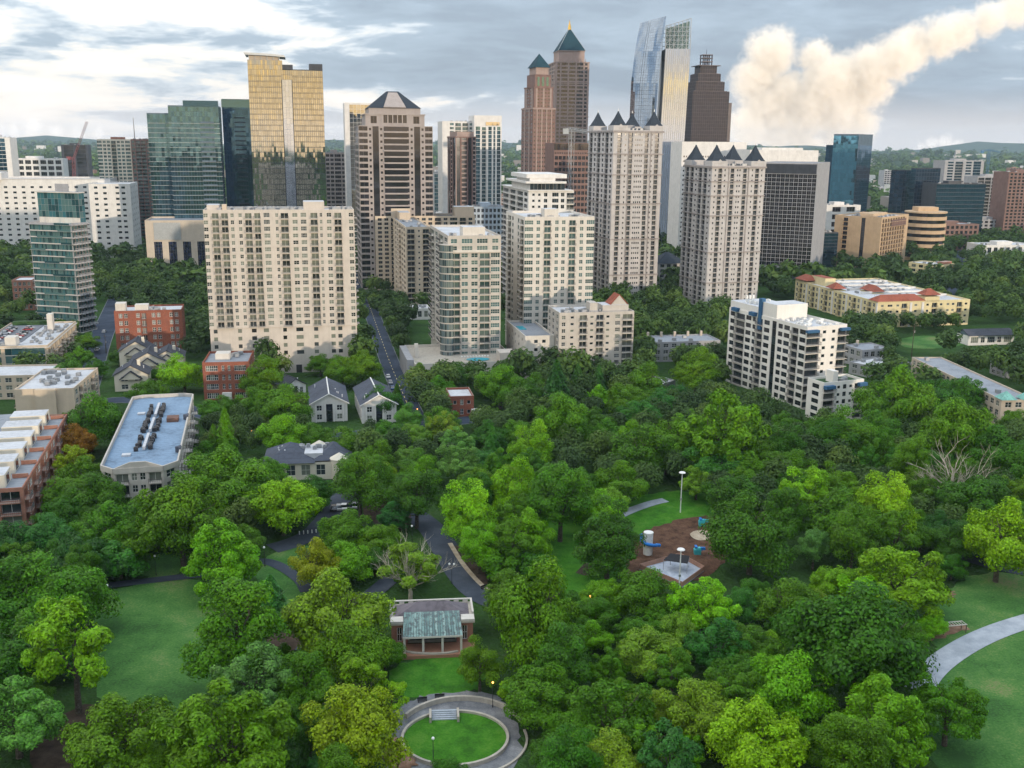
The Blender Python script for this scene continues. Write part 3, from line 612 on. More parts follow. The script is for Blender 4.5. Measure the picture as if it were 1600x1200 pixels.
class Bld:
    """near corner C; local x runs along the right-hand visible face, local y along the left-hand one"""
    def __init__(s, name, label, cat, C, th, Wd, Ld, H, wall, group=None, glass=None, frame=None, parts=False, rail=None, slab=None, accent=None, foot=True):
        s.root = empty(name, (C[0], C[1], 0), th); tag(s.root, label, cat, group)
        s.W, s.L, s.H = Wd, Ld, H; s.th = th
        s.wallm = wall; s.accent = accent or wall; s.mats = [wall, s.accent]
        s.glassm = glass or M_glass; s.framem = frame or M_frame; s.railm = rail or M_rail; s.slabm = slab or wall
        s.wall = MB(); s.panes = MB(); s.bal = MB(); s.mul = MB(); s.parts = parts; s.nwin = 0; s.nbal = 0
        s.bd = 1.3
        if foot: s.footprint()
    def pt(s, x, y): 
        c, n = math.cos(s.th), math.sin(s.th); o = s.root.location
        return (o.x + x * c - y * n, o.y + x * n + y * c)
    def footprint(s, m=2.0):
        FOOT.append([s.pt(-m, -m), s.pt(s.W + m, -m), s.pt(s.W + m, s.L + m), s.pt(-m, s.L + m)])
    def face(s, f, x0=0, x1=None, y0=0, y1=None):
        x1 = s.W if x1 is None else x1; y1 = s.L if y1 is None else y1
        return {'F': ((x0, y0), (1, 0), x1 - x0), 'R': ((x1, y0), (0, 1), y1 - y0), 'B': ((x1, y1), (-1, 0), x1 - x0), 'L': ((x0, y1), (0, -1), y1 - y0)}[f]
    def facade(s, face, z0, nfl, fh, pat, bd=None, glass_only=False, tops=None, widths=None):
        (o, u, Wd) = face; n = (u[1], -u[0])
        def q(a, z, d=0.0): return (o[0] + u[0] * a + n[0] * d, o[1] + u[1] * a + n[1] * d, z)
        toks = re.findall(r'([a-zA-Z|\-])(\d*\.?\d*)', pat)
        rel = [float(w) if w else TOK[t] for t, w in toks]; k = Wd / sum(rel); a = 0.0
        z1 = z0 + nfl * fh; wl = s.wall; ang = math.atan2(u[1], u[0])
        bd = s.bd if bd is None else bd
        for (t, _), r in zip(toks, rel):
            b = a + r * k
            if t == '-': wl.quad(q(a, z0), q(b, z0), q(b, z1), q(a, z1))
            elif t == '|':
                d = .35; wl.quad(q(a, z0, d), q(b, z0, d), q(b, z1, d), q(a, z1, d), 1)
                wl.quad(q(a, z0), q(a, z0, d), q(a, z1, d), q(a, z1), 1); wl.quad(q(b, z0, d), q(b, z0), q(b, z1), q(b, z1, d), 1)
                wl.quad(q(a, z1, d), q(b, z1, d), q(b, z1), q(a, z1), 1)
            else:
                lo, hi, rc = OPEN[t]; prev = z0
                for i in range(nfl):
                    zb, zt = z0 + (i + lo) * fh, z0 + (i + hi) * fh
                    if zb - prev > .01: wl.quad(q(a, prev), q(b, prev), q(b, zb), q(a, zb), 1 if t in 'gd' else 0)
                    wl.quad(q(a, zb), q(b, zb), q(b, zb, -rc), q(a, zb, -rc)); wl.quad(q(a, zt, -rc), q(b, zt, -rc), q(b, zt), q(a, zt))
                    wl.quad(q(a, zb), q(a, zb, -rc), q(a, zt, -rc), q(a, zt)); wl.quad(q(b, zb, -rc), q(b, zb), q(b, zt), q(b, zt, -rc))
                    if s.parts and s.nwin < 300 and t != 'd':
                        ob = link('window', window_mesh(b - a, zt - zb, t, s.framem, s.glassm), s.root); s.nwin += 1
                        ob.location = q(a, zb, -rc + .07); ob.rotation_euler = (0, 0, ang)
                        s.panes_back(q, a, b, zb, zt, rc)
                    else:
                        e = rnd.uniform(-.012, .012); nm = {'W': 3, 'w': 2, 'p': 2, 'b': 2, 'B': 3, 'g': 2}.get(t, 1)
                        for j in range(nm):
                            p0, p1 = a + (b - a) * j / nm + (.03 if j else 0), a + (b - a) * (j + 1) / nm - (.03 if j < nm - 1 else 0)
                            s.panes.quad(q(p0, zb, -rc + .02 + e), q(p1, zb, -rc + .02), q(p1, zt, -rc + .02), q(p0, zt, -rc + .02 + e))
                        s.panes_back(q, a, b, zb, zt, rc)
                    if t in 'bB':
                        if s.parts and s.nbal < 300:
                            ob = link('balcony', balcony_mesh(b - a + .3, bd, t, s.slabm, s.railm), s.root); s.nbal += 1
                            ob.location = q(a - .15, zb - .02, 0.0); ob.rotation_euler = (0, 0, ang)
                        else:
                            s.slab(q, a - .15, b + .15, zb - .2, zb, bd); 
                            for (c0, c1) in ((a - .15, b + .15),):
                                s.bal.quad(q(c0, zb + .95, bd), q(c1, zb + .95, bd), q(c1, zb + 1.1, bd), q(c0, zb + 1.1, bd), 1)
                                nb = max(2, int((c1 - c0) / .8))
                                for j in range(nb + 1):
                                    x = c0 + (c1 - c0 - .1) * j / nb; s.bal.quad(q(x, zb, bd - .01), q(x + .1, zb, bd - .01), q(x + .1, zb + .95, bd - .01), q(x, zb + .95, bd - .01), 1)
                    prev = zt
                if z1 - prev > .01: wl.quad(q(a, prev), q(b, prev), q(b, z1), q(a, z1), 1 if t in 'gd' else 0)
            a = b
    def panes_back(s, q, a, b, zb, zt, rc):
        s.wall.quad(q(a, zb, -rc), q(b, zb, -rc), q(b, zt, -rc), q(a, zt, -rc))
    def slab(s, q, a, b, z0, z1, d):
        m = s.bal
        m.quad(q(a, z0, d), q(b, z0, d), q(b, z1, d), q(a, z1, d)); m.quad(q(a, z1, d), q(b, z1, d), q(b, z1, 0), q(a, z1, 0)); m.quad(q(a, z0, 0), q(b, z0, 0), q(b, z0, d), q(a, z0, d))
        m.quad(q(a, z0, 0), q(a, z0, d), q(a, z1, d), q(a, z1, 0)); m.quad(q(b, z0, d), q(b, z0, 0), q(b, z1, 0), q(b, z1, d))
    def plainwall(s, face, z0, z1, m=0):
        (o, u, Wd) = face; s.wall.quad((o[0], o[1], z0), (o[0] + u[0] * Wd, o[1] + u[1] * Wd, z0), (o[0] + u[0] * Wd, o[1] + u[1] * Wd, z1), (o[0], o[1], z1), m)
    def curtain(s, face, z0, z1, fh, bay, mats_mb=None, gap=.10, spandrel=0.0, jit=.02):
        (o, u, Wd) = face; n = (u[1], -u[0]); mb = mats_mb or s.panes
        def q(a, z, d=0.0): return (o[0] + u[0] * a + n[0] * d, o[1] + u[1] * a + n[1] * d, z)
        s.wall.quad(q(0, z0), q(Wd, z0), q(Wd, z1), q(0, z1))
        nf = max(1, round((z1 - z0) / fh)); nb = max(1, round(Wd / bay)); fh = (z1 - z0) / nf; bay = Wd / nb
        for i in range(nf):
            zb, zt = z0 + i * fh + gap / 2 + spandrel * fh, z0 + (i + 1) * fh - gap / 2
            for j in range(nb):
                a, b = j * bay + gap / 2, (j + 1) * bay - gap / 2; d = [.06 + rnd.uniform(-jit, jit) for _ in range(3)]
                mb.quad(q(a, zb, d[0]), q(b, zb, d[1]), q(b, zt, d[1] + d[2] - d[0]), q(a, zt, d[2]))
    def bands(s, zs, h=.5, d=.3, x0=0, x1=None, y0=0, y1=None, m=1, name=None):
        x1 = s.W if x1 is None else x1; y1 = s.L if y1 is None else y1
        for z in zs: s.wall.box(x0 - d, x1 + d, y0 - d, y1 + d, z, z + h, m)
    def roof(s, z, m, par=1.0, x0=0, x1=None, y0=0, y1=None, t=.35, name='roof'):
        x1 = s.W if x1 is None else x1; y1 = s.L if y1 is None else y1
        mb = MB(); mb.quad((x0 + t, y0 + t, z), (x1 - t, y0 + t, z), (x1 - t, y1 - t, z), (x0 + t, y1 - t, z))
        o = mb.build(name, m, s.root)
        w = s.wall
        if par > 0:
            w.box(x0, x1, y0, y0 + t, z, z + par); w.box(x0, x1, y1 - t, y1, z, z + par); w.box(x0, x0 + t, y0 + t, y1 - t, z, z + par); w.box(x1 - t, x1, y0 + t, y1 - t, z, z + par)
        return o
    def box(s, name, x0, x1, y0, y1, z0, z1, m, top=None):
        mb = MB(); mb.box(x0, x1, y0, y1, z0, z1, 0, 1 if top else 0)
        return mb.build(name, [m, top] if top else [m], s.root)
    def units(s, n, x0, x1, y0, y1, z, size=(1.6, 1.6, 1.3), m=None):
        key = ('unit', size)
        if key not in WMESH:
            mb = MB(); a, b, c = size; mb.box(-a / 2, a / 2, -b / 2, b / 2, .15, c); mb.cyl(0, 0, c, c + .12, min(a, b) * .36, n=10); mb.box(-a * .45, -a * .35, -b * .45, b * .45, 0, .15); mb.box(a * .35, a * .45, -b * .45, b * .45, 0, .15)
            WMESH[key] = mb.mesh('roof_unit', [m or M_ac])
        for _ in range(n):
            o = link('roof_unit', WMESH[key], s.root); o.location = (rnd.uniform(x0, x1), rnd.uniform(y0, y1), z); o.rotation_euler = (0, 0, rnd.choice((0, 1.5708)))
    def vents(s, n, x0, x1, y0, y1, z):
        if 'vent' not in WMESH:
            mb = MB(); mb.cyl(0, 0, 0, .9, .16, n=6); mb.cyl(0, 0, .9, 1.15, .3, .08, n=6); WMESH['vent'] = mb.mesh('roof_vent', [M_roof_w])
        for _ in range(n):
            o = link('roof_vent', WMESH['vent'], s.root); o.location = (rnd.uniform(x0, x1), rnd.uniform(y0, y1), z)
    def done(s, wname='wall', smooth=False):
        s.wall.build(wname, s.mats, s.root)
        s.panes.build('glazing', [s.glassm], s.root, 'stuff'); s.bal.build('balcony_tiers', [s.slabm, s.railm], s.root, 'stuff')
        return s
def fit(xl, xc, xr, yt, Y, th_deg, Wd=None, Ld=None):
    """near top corner at pixel (xc, yt) and distance Y; sides end at pixel columns xr and xl"""
    th = R(th_deg); C = P(xc, yt, Y); z = C.z
    def along(d, xp):
        lo, hi = 0.1, 400.0
        def px(s_):
            v = CM.inverted() @ Vector((C.x + d[0] * s_, C.y + d[1] * s_, z)); return 800 - 1600 * v.x / v.z
        f0 = px(lo) - xp
        for _ in range(40):
            m = (lo + hi) / 2
            if (px(m) - xp) * f0 > 0: lo = m
            else: hi = m
        return (lo + hi) / 2
    Wd = Wd or along((math.cos(th), math.sin(th)), xr); Ld = Ld or along((-math.sin(th), math.cos(th)), xl)
    return C, th, Wd, Ld, z
def dist(x, y): return G(x, y).y
def mk(name, label, cat, xl, xc, xr, yt, Y, thd, wall, Wd=None, Ld=None, **kw):
    C, th, w, l, z = fit(xl, xc, xr, yt, Y, thd, Wd, Ld)
    return Bld(name, label, cat, C, th, w, l, z, wall, **kw)
TH = 12.0
# ---- wall colours
W_cream = wallmat('cream_render', (0.52, 0.47, 0.415), 0.09); W_tan = wallmat('tan_render', (0.52, 0.43, 0.33), 0.08); W_condo = wallmat('beige_panel', (0.46, 0.425, 0.38), 0.1)
W_ivory = wallmat('ivory_render', (0.57, 0.535, 0.48), 0.09); W_french = wallmat('pink_grey_stone', (0.455, 0.435, 0.425), 0.12); W_granite = wallmat('pink_granite', (0.33, 0.25, 0.22), 0.12)
W_brownst = wallmat('brown_granite', (0.20, 0.125, 0.105), 0.15); W_light = wallmat('light_stone', (0.33, 0.29, 0.27), 0.1); W_hotel = wallmat('sand_concrete', (0.50, 0.36, 0.23), 0.1)
W_dark = wallmat('charcoal_cladding', (0.045, 0.05, 0.06), 0.2, 0.5); W_brick = brickmat('red_brick', (0.30, 0.085, 0.045), (0.23, 0.06, 0.035), (0.30, 0.2, 0.16)); W_brick2 = brickmat('orange_brick', (0.36, 0.16, 0.105), (0.30, 0.12, 0.08), (0.38, 0.28, 0.23))
W_yellow = wallmat('yellow_render', (0.62, 0.53, 0.31), 0.08); W_deco = wallmat('buff_stone', (0.48, 0.41, 0.33), 0.08); W_greyc = wallmat('grey_concrete', (0.32, 0.32, 0.33), 0.12); W_house = wallmat('cream_siding', (0.62, 0.57, 0.47), 0.06); W_trim = plain('white_trim', (0.7, 0.69, 0.66))
W_plum = wallmat('plum_granite', (0.045, 0.028, 0.034), 0.2, 0.4); W_blue = wallmat('blue_grey_cladding', (0.10, 0.14, 0.18), 0.2, 0.5); W_white2 = M_white
G_teal = mirrormat('teal_glass', (0.10, 0.20, 0.24), 0.05, 0.85); G_blue = mirrormat('dark_blue_glass', (0.05, 0.12, 0.19), 0.06, 0.8); G_gold = mirrormat('bronze_mirror_glass', (0.54, 0.55, 0.50), 0.035, 0.96, 0.10)
G_silver = mirrormat('silver_mirror_glass', (0.60, 0.70, 0.90), 0.05, 0.95, 0.05); G_sky = mirrormat('sky_blue_glass', (0.30, 0.36, 0.44), 0.04, 0.95, 0.08); G_teal2 = mirrormat('blue_teal_glass', (0.14, 0.34, 0.44), 0.04, 0.95, 0.12); G_green = glassmat('green_tinted_glass', (0.03, 0.06, 0.06), (0.20, 0.30, 0.27), 0.45)
G_office = glassmat('dark_office_glass', (0.010, 0.010, 0.012), (0.05, 0.05, 0.05), 0.15); G_plum = plain('plum_glass', (0.02, 0.014, 0.018), 0.5, 0.0, .3, .3, .15); G_aqua = glassmat('aqua_glass', (0.02, 0.06, 0.07), (0.16, 0.30, 0.30), 0.5)
M_copper = plain('verdigris_copper', (0.16, 0.36, 0.32), 0.6, 0.2, 0.35, 0.9); M_slate = roofmat('blue_slate', (0.032, 0.042, 0.056), 0.2); M_gold = plain('gilded_metal', (0.8, 0.5, 0.12), 0.25, 1.0); M_red = roofmat('red_tile', (0.27, 0.085, 0.055), 0.25)
M_tealroof = roofmat('dark_teal_metal', (0.016, 0.048, 0.064), 0.2); M_blueroof = roofmat('blue_membrane', (0.19, 0.275, 0.38), 0.3); M_shingle = roofmat('grey_shingle', (0.075, 0.085, 0.11), 0.25); M_steel = plain('pale_steel', (0.4, 0.42, 0.43), 0.4, 0.6)
M_awning = plain('blue_canvas', (0.03, 0.10, 0.20), 0.7); M_pool = plain('pool_water', (0.06, 0.42, 0.52), 0.06, 0, 0.1, 0.4, 0.6); M_tank = plain('dark_metal', (0.05, 0.05, 0.055), 0.5, 0.5)
AC2 = (2.2, 1.6, 1.6)

def pyramid(b, name, x0, x1, y0, y1, z0, z1, m, top=0.0, over=0.0):
    cx, cy = (x0 + x1) / 2, (y0 + y1) / 2; mb = MB(); o = over
    base = [(x0 - o, y0 - o, z0), (x1 + o, y0 - o, z0), (x1 + o, y1 + o, z0), (x0 - o, y1 + o, z0)]
    tp = [(cx + (p[0] - cx) * top, cy + (p[1] - cy) * top, z1) for p in base]
    if top > 0: mb.loft([base, tp])
    else:
        for k in range(4): mb.poly([base[k], base[(k + 1) % 4], (cx, cy, z1)])
        mb.poly(list(reversed(base)))
    return mb.build(name, m, b.root)
def gable(b, name, x0, x1, y0, y1, z0, z1, m, along='y', over=.5, wall=None):
    mb = MB(); o = over
    if along == 'y':
        cx = (x0 + x1) / 2; mb.quad((x0 - o, y0 - o, z0), (cx, y0 - o, z1), (cx, y1 + o, z1), (x0 - o, y1 + o, z0)); mb.quad((cx, y0 - o, z1), (x1 + o, y0 - o, z0), (x1 + o, y1 + o, z0), (cx, y1 + o, z1))
        if wall is not None:
            for y in (y0, y1): b.wall.poly([(x0, y, z0), (x1, y, z0), (cx, y, z1 - .15)], wall)
    else:
        cy = (y0 + y1) / 2; mb.quad((x0 - o, y0 - o, z0), (x1 + o, y0 - o, z0), (x1 + o, cy, z1), (x0 - o, cy, z1)); mb.quad((x0 - o, cy, z1), (x1 + o, cy, z1), (x1 + o, y1 + o, z0), (x0 - o, y1 + o, z0))
        if wall is not None:
            for x in (x0, x1): b.wall.poly([(x, y0, z0), (x, y1, z0), (x, cy, z1 - .15)], wall)
    ob = mb.build(name, m, b.root); md = ob.modifiers.new('thickness', 'SOLIDIFY'); md.thickness = .22; md.offset = 1
    return ob
def hip(b, name, x0, x1, y0, y1, z0, z1, m, over=.6, ridge=.45):
    o = over; w, l = x1 - x0, y1 - y0; mb = MB(); base = [(x0 - o, y0 - o, z0), (x1 + o, y0 - o, z0), (x1 + o, y1 + o, z0), (x0 - o, y1 + o, z0)]
    if w > l: A, B_ = (x0 + l * ridge, (y0 + y1) / 2, z1), (x1 - l * ridge, (y0 + y1) / 2, z1); fs = [[base[0], base[1], B_, A], [base[1], base[2], B_], [base[2], base[3], A, B_], [base[3], base[0], A]]
    else: A, B_ = ((x0 + x1) / 2, y0 + w * ridge, z1), ((x0 + x1) / 2, y1 - w * ridge, z1); fs = [[base[0], base[1], A], [base[1], base[2], B_, A], [base[2], base[3], B_], [base[3], base[0], A, B_]]
    for f in fs: mb.poly(f)
    mb.poly(list(reversed(base))); return mb.build(name, m, b.root)
def simple(b, z0, nf, fh, patF, patL=None, patR=None, **k):
    b.facade(b.face('F'), z0, nf, fh, patF, **k)
    b.facade(b.face('L'), z0, nf, fh, patL, **k) if patL else b.plainwall(b.face('L'), z0, z0 + nf * fh)
    b.facade(b.face('R'), z0, nf, fh, patR, **k) if patR else b.plainwall(b.face('R'), z0, z0 + nf * fh)
    b.plainwall(b.face('B'), z0, z0 + nf * fh)
def around(b, z0, z1, x0, x1, y0, y1, m=0):
    for f in 'FRBL': b.plainwall(b.face(f, x0, x1, y0, y1), z0, z1, m)

# ================= cream tower slab with many balconies
b = mk('apartment_tower', 'broad cream apartment tower with rows of balconies above a blank garage base', 'building', None, 317, 553, 328, 434, TH, W_cream, Ld=22, parts=True, rail=M_rail, slab=W_condo, glass=glassmat('pale_blind_glass', (0.02, 0.024, 0.024), (0.34, 0.38, 0.31), 0.5))
z = P(325, 513, 434).z; H = b.H - 1.0
pt = 'w1.7-1.5b2.6-1b2.6-1w1.3-1.8w1.3-1.2b2.6-1b2.4-1.3W2.4-2.2w1.1-1b3-1.6w2.1-1.2W2.3-1.6b2.8-.9w1-1.8w1.9-1.2b2.8-3w1.8-.4'
b.facade(b.face('F'), z, 17, (H - z) / 17, pt)
b.parts = False
b.facade(b.face('F'), z - 13.5, 4, 13.5 / 4, '-1.5a1.6-8.5a1.6-4.2a2-3a2.2-6a1.6-4a3-4.6a1.8-5.6a1.8-1.2a1.8-4a1.8-.6')
b.plainwall(b.face('F'), 0, z - 13.5); b.wall.box(b.W * .56, b.W * .62, -.3, -.02, 0, 4.2, 1)
b.box('garage_entrance', b.W * .57, b.W * .61, -.36, -.31, 0, 3.6, M_tank)
for f in 'LRB':
    if f == 'R': b.facade(b.face('R'), z, 17, (H - z) / 17, '-1b2.4-1w1.5-1w1.5-1b2.4-1')
    elif f == 'B': b.facade(b.face('B'), z, 17, (H - z) / 17, '-1w1.5-1W2.6-1w1.5-1b2.4' * 5)
    else: b.plainwall(b.face(f), z, H)
    b.plainwall(b.face(f), 0, z)
b.roof(H, M_roof_w, 1.0); b.bands([z - .3], .5, .25)
b.box('penthouse', b.W * .66, b.W * .80, 2, 12, H, H + 4.2, W_cream, M_roof_w); b.box('penthouse', b.W * .02, b.W * .1, 4, 12, H, H + 2.8, W_cream, M_roof_w); b.box('stair_head', b.W * .12, b.W * .15, 3, 7, H, H + 3.0, W_tan)
b.units(46, b.W * .04, b.W * .64, 1.4, 12, H, AC2); b.units(14, b.W * .83, b.W * .97, 1.4, 12, H, AC2); b.done()

# ================= art deco block behind it
b = mk('office_block', 'buff stone block with tall dark stepped window bays beside the cream tower', 'building', None, 226, 330, 347, 760, TH, W_deco, Ld=40, glass=glassmat('blue_grid_glass', (0.008, 0.012, 0.03), (0.02, 0.03, 0.06), 0.3), accent=W_dark)
H = b.H; zt = P(226, 378, 760).z
b.facade(b.face('F'), 0, 12, zt / 12, '-3.2' + 'g1.1g1.1g1.1-2.6' * 3 + 'g1.1g1.1g1.1-3'); b.plainwall(b.face('F'), zt, H); b.plainwall(b.face('L'), 0, H); b.plainwall(b.face('R'), 0, H); b.plainwall(b.face('B'), 0, H)
b.roof(H, M_roof_g, 1.2); b.box('louvre_screen', 6, 25, -.4, -.05, zt + 1.5, H - .5, M_steel); b.done()

# ================= glass tower with wavy balconies and a pool terrace
b = mk('condo_tower', 'narrow green glass condo tower with scalloped balconies and a rooftop pool terrace', 'building', 45, 112, 136, 352, 531, 74, W_greyc, glass=G_aqua, accent=W_ivory, rail=M_rail_w, slab=W_ivory)
H = b.H; fh = H / 17
b.facade(b.face('L'), 0, 17, fh, '-.3' + 'g2.2g2.2g2.2' * 4 + '-.3'); b.facade(b.face('F'), 0, 17, fh, 'b3b3b3b3b3', bd=1.0); b.plainwall(b.face('R'), 0, H); b.plainwall(b.face('B'), 0, H)
for i in range(1, 18):
    o_ = rnd.choice((0, .2, .5, .8)) * b.L; e_ = b.L * rnd.choice((.35, .5, .6))
    sl = MB(); sl.box(-1.2, 0, -.6, b.L + .4, i * fh - .14, i * fh, 0); sl.box(-1.2, -1.14, max(0, o_ - e_ / 2), min(b.L, o_ + e_ / 2), i * fh, i * fh + 1.0, 1); sl.build('balcony', [W_greyc, G_aqua], b.root)
    for k in range(5):
        x0 = b.W * (k + (.25 if i % 2 else 0)) / 5; ring = [(x0 + b.W / 10 + b.W / 10 * math.cos(a) * .95, -2.2 * math.sin(a)) for a in [math.pi * (1 - t / 6) for t in range(7)]]
        s2 = MB(); s2.prism([(p[0], p[1]) for p in reversed([(p[0], p[1]) for p in ring])][::-1], i * fh - .2, i * fh + (.75 if k % 2 else .5)); s2.build('scalloped_balcony', [W_greyc], b.root)
b.roof(H + .02, W_greyc, .9)
pm = MB(); pm.box(2.0, 7, b.L * .22, b.L * .52, H + .02, H + .5); pm.build('pool', M_pool, b.root)
zt = P(112, 303, 531).z
c0 = (4.5, b.W, 1, b.L - 1)
b.curtain(b.face('L', 7.5, b.W, 0.5, b.L - .5), H + 3.2, zt, 3.4, 2.2); b.curtain(b.face('F', 7.5, b.W, 0.5, b.L - .5), H, zt, 3.4, 2.2); b.plainwall(b.face('L', 7.5, b.W, .5, b.L - .5), H, H + 3.2, 1); b.plainwall(b.face('R', 7.5, b.W, .5, b.L - .5), H, zt); b.plainwall(b.face('B', 7.5, b.W, .5, b.L - .5), H, zt)
b.box('roof', 6.4, b.W + .2, 0, b.L, zt, zt + .5, W_ivory, M_roof_g); b.box('penthouse', 10, b.W - 2, b.L * .3, b.L * .62, zt + .5, zt + 4.5, W_greyc)
for y_ in (.25, .6): b.box('canopy_post', 2.2, 2.5, b.L * y_, b.L * y_ + .3, H + .02, H + 3.3, W_ivory)
b.done()

# ================= white hospital-like complex on the far left
b = mk('stone_office', 'long white stone building with paired windows behind the green glass tower', 'building', None, -60, 172, 280, 900, TH, W_white2, Ld=50, frame=M_frame_d, glass=M_glass_d)
H = b.H; b.facade(b.face('F'), 0, 13, H / 14, '-3' + 's1s1-3.2' * 16 + '-1'); b.plainwall(b.face('F'), H * 13 / 14, H); [b.plainwall(b.face(f), 0, H) for f in 'LRB']; b.roof(H - .5, M_roof_g, 1.2)
x0 = b.W * .27; b.wall.box(-2, x0, -4, 20, H - .4, H + 6); 
for k in range(3): b.box('window', x0 - 14 + k * 4.2, x0 - 12 + k * 4.2, -4.3, -4.02, H, H + 4.6, G_office)
b.done()
b = mk('stone_office', 'white stone wing with two window columns at the end of the long white building', 'building', None, 138, 203, 289, 880, TH, W_white2, Ld=45, frame=M_frame_d, glass=M_glass_d)
H = b.H; simple(b, 0, 13, H / 13, '-3s1s1-3s1s1-5s1s1-1.5s1s1-3', None, '-2s1-3s1-3s1-3s1-2'); b.roof(H, M_roof_w, 1); b.done()

# ================= podium lofts with rooftop car park
b = mk('loft_block', 'tan loft block with parked cars on its roof below the green glass tower', 'building', None, -40, 76, 560, dist(60, 585), TH, W_tan, Ld=62, accent=W_ivory, glass=G_aqua)
zt = 11.0; b.facade(b.face('F'), 0, 3, zt / 3, '-1W3-1W3-1.2g4g4g4-1'); b.facade(b.face('R'), 0, 3, zt / 3, '-1b3-1w1.5-1' * 7, bd=1.6); b.plainwall(b.face('L'), 0, zt); b.plainwall(b.face('B'), 0, zt)
b.roof(zt, M_roof_w, .8); b.bands([zt - .35], .3, .5, m=1)
b.box('parking_deck', 1, b.W * .55, 12, 56, zt + .02, zt + .3, roofmat('parking_deck', (0.17, 0.18, 0.2)))
b.box('stair_head', b.W * .4, b.W * .55, 3, 9, zt, zt + 4, W_ivory); b.box('chimney', b.W * .72, b.W * .8, 40, 44, zt, zt + 8, W_ivory); b.units(34, b.W * .62, b.W - 2, 8, 56, zt, (1.4, 1.4, 1.1)); b.units(8, 2, b.W * .4, 2, 8, zt)
b.box('planter', 2, b.W * .6, 57, 60, zt, zt + 2, plain('hedge_green', (0.03, 0.07, 0.02), 0.9, 0, .4)); b.done(); lofts = b
b = mk('brick_house', 'small red brick building left of the green glass tower', 'building', None, 18, 50, 440, 600, TH, W_brick2, Ld=18, parts=True)
simple(b, 0, 5, b.H / 5, '-1w-1w-1w-1w-1', None, '-1w-1w-1'); b.roof(b.H, M_roof_w, .8); b.done()

# ================= red brick flats
b = mk('brick_flats', 'six-storey red brick flat block with white windows and white roof', 'building', None, 178, 284, 489, 471, 14, W_brick, Ld=17, parts=True, frame=W_trim, glass=glassmat('white_blind_glass', (0.03, 0.03, 0.03), (0.42, 0.42, 0.40), 0.6))
simple(b, 0, 6, b.H / 6, '-1.4w1.1-.5w1.1-2.6w1.1-.6b1.3-1.8w1.1-.5w1.1-2.8w1.1-.5w1.1-1.2', None, '-1w1.1-1.6w1.1-1.6w1.1-1'); b.roof(b.H, M_roof_w, .8)
b.box('stair_head', .5, 5, 2, 8, b.H, b.H + 4, W_ivory); b.box('stair_head', 9, 15, 3, 8, b.H, b.H + 3, W_ivory); b.units(6, 15, 24, 2, 10, b.H); b.done()
b = mk('brick_flats', 'four-storey red brick flat block with arched white windows and gravel roof', 'building', None, 316, 389, 570, 389, 9, W_brick, Ld=22, parts=True, frame=W_trim)
simple(b, 0, 4, b.H / 4, '-.8w1w1w1-1w.7-.8w.7-.9w1w1w1-.8', None, '-1w1-2w1-2w1-1'); b.roof(b.H, M_roof_g, .9); b.bands([b.H * .25, b.H * .72], .22, .08)
b.box('stair_head', 4, 9.5, 8, 14, b.H, b.H + 2.6, W_ivory); b.units(7, 9, 16, 12, 19, b.H); b.box('porch', b.W * .4, b.W * .6, -1.6, -.02, 0, 3.4, W_trim); b.done()

# ================= blue-roofed apartment block
b = Bld('apartment_block', 'long beige apartment block with blue flat roof and rows of black air conditioners', 'building', G(157, 735, 13.5), R(14), 19.6, 81, 13.5, W_condo, parts=True, rail=M_rail, glass=M_glass, accent=W_ivory)
W_, L_ = b.W, b.L
pts = [(3.5, -2.5), (W_ - 3.5, -2.5), (W_, 1.5), (W_, L_ - 2), (W_ - 3, L_), (3, L_), (0, L_ - 2), (0, 1.5)]
b.facade(((3.5, -2.5), (1, 0), W_ - 7), 0, 4, 13.3 / 4, '-.4b2.2-.6w1-.5w1-.6b2.2-.4', bd=1.1)
d_ = math.hypot(3.5, 4); b.facade(((0, 1.5), (3.5 / d_, -4 / d_), d_), 0, 4, 13.3 / 4, '-.6w1.5-.6'); b.facade(((W_ - 3.5, -2.5), (3.5 / d_, 4 / d_), d_), 0, 4, 13.3 / 4, '-.6w1.5-.6')
b.facade(((W_, 1.5), (0, 1), L_ - 3.5), 0, 4, 13.3 / 4, '-.6b2.4-.7w1.4-.7W2.6' * 7 + '-.6', bd=1.8); b.facade(((0, L_ - 2), (0, -1), L_ - 3.5), 0, 4, 13.3 / 4, '-.8w1.4-.8W2.6-.8' * 8)
for a, c in ((4, 5), (3, 4), (5, 6)): b.wall.quad((*pts[a], 0), (*pts[c], 0), (*pts[c], 13.3), (*pts[a], 13.3))
rb = MB(); rb.poly([(x, y, 13.3) for x, y in pts]); rb.build('roof', M_blueroof, b.root)
pw = MB()
for k in range(8):
    a, c = Vector(pts[k]), Vector(pts[(k + 1) % 8]); t = (c - a).normalized(); n_ = Vector((t.y, -t.x)) * .25
    p4 = [a + n_, c + n_, c - n_ * .8, a - n_ * .8]; pw.prism([(p.x, p.y) for p in p4], 13.0, 14.5)
pw.build('parapet', W_condo, b.root)
gp = MB(); gp.poly([(3.5, -2.5, 14.4), (W_ - 3.5, -2.5, 14.4), (W_ / 2 + 2, -2.5, 16), (W_ / 2 - 2, -2.5, 16)]); o = gp.build('pediment', W_condo, b.root); o.modifiers.new('thickness', 'SOLIDIFY').thickness = .5
for k in range(9):
    cm = MB(); y0 = (k + .5) * L_ / 9; cm.prism([(W_ + .2, y0 - 1.6), (W_ + .2, y0 + 1.6), (W_ - 1.4, y0)], 13.3, 15.0); 
    if k % 4 == 1: cm.build('roof_gablet', M_shingle, b.root)
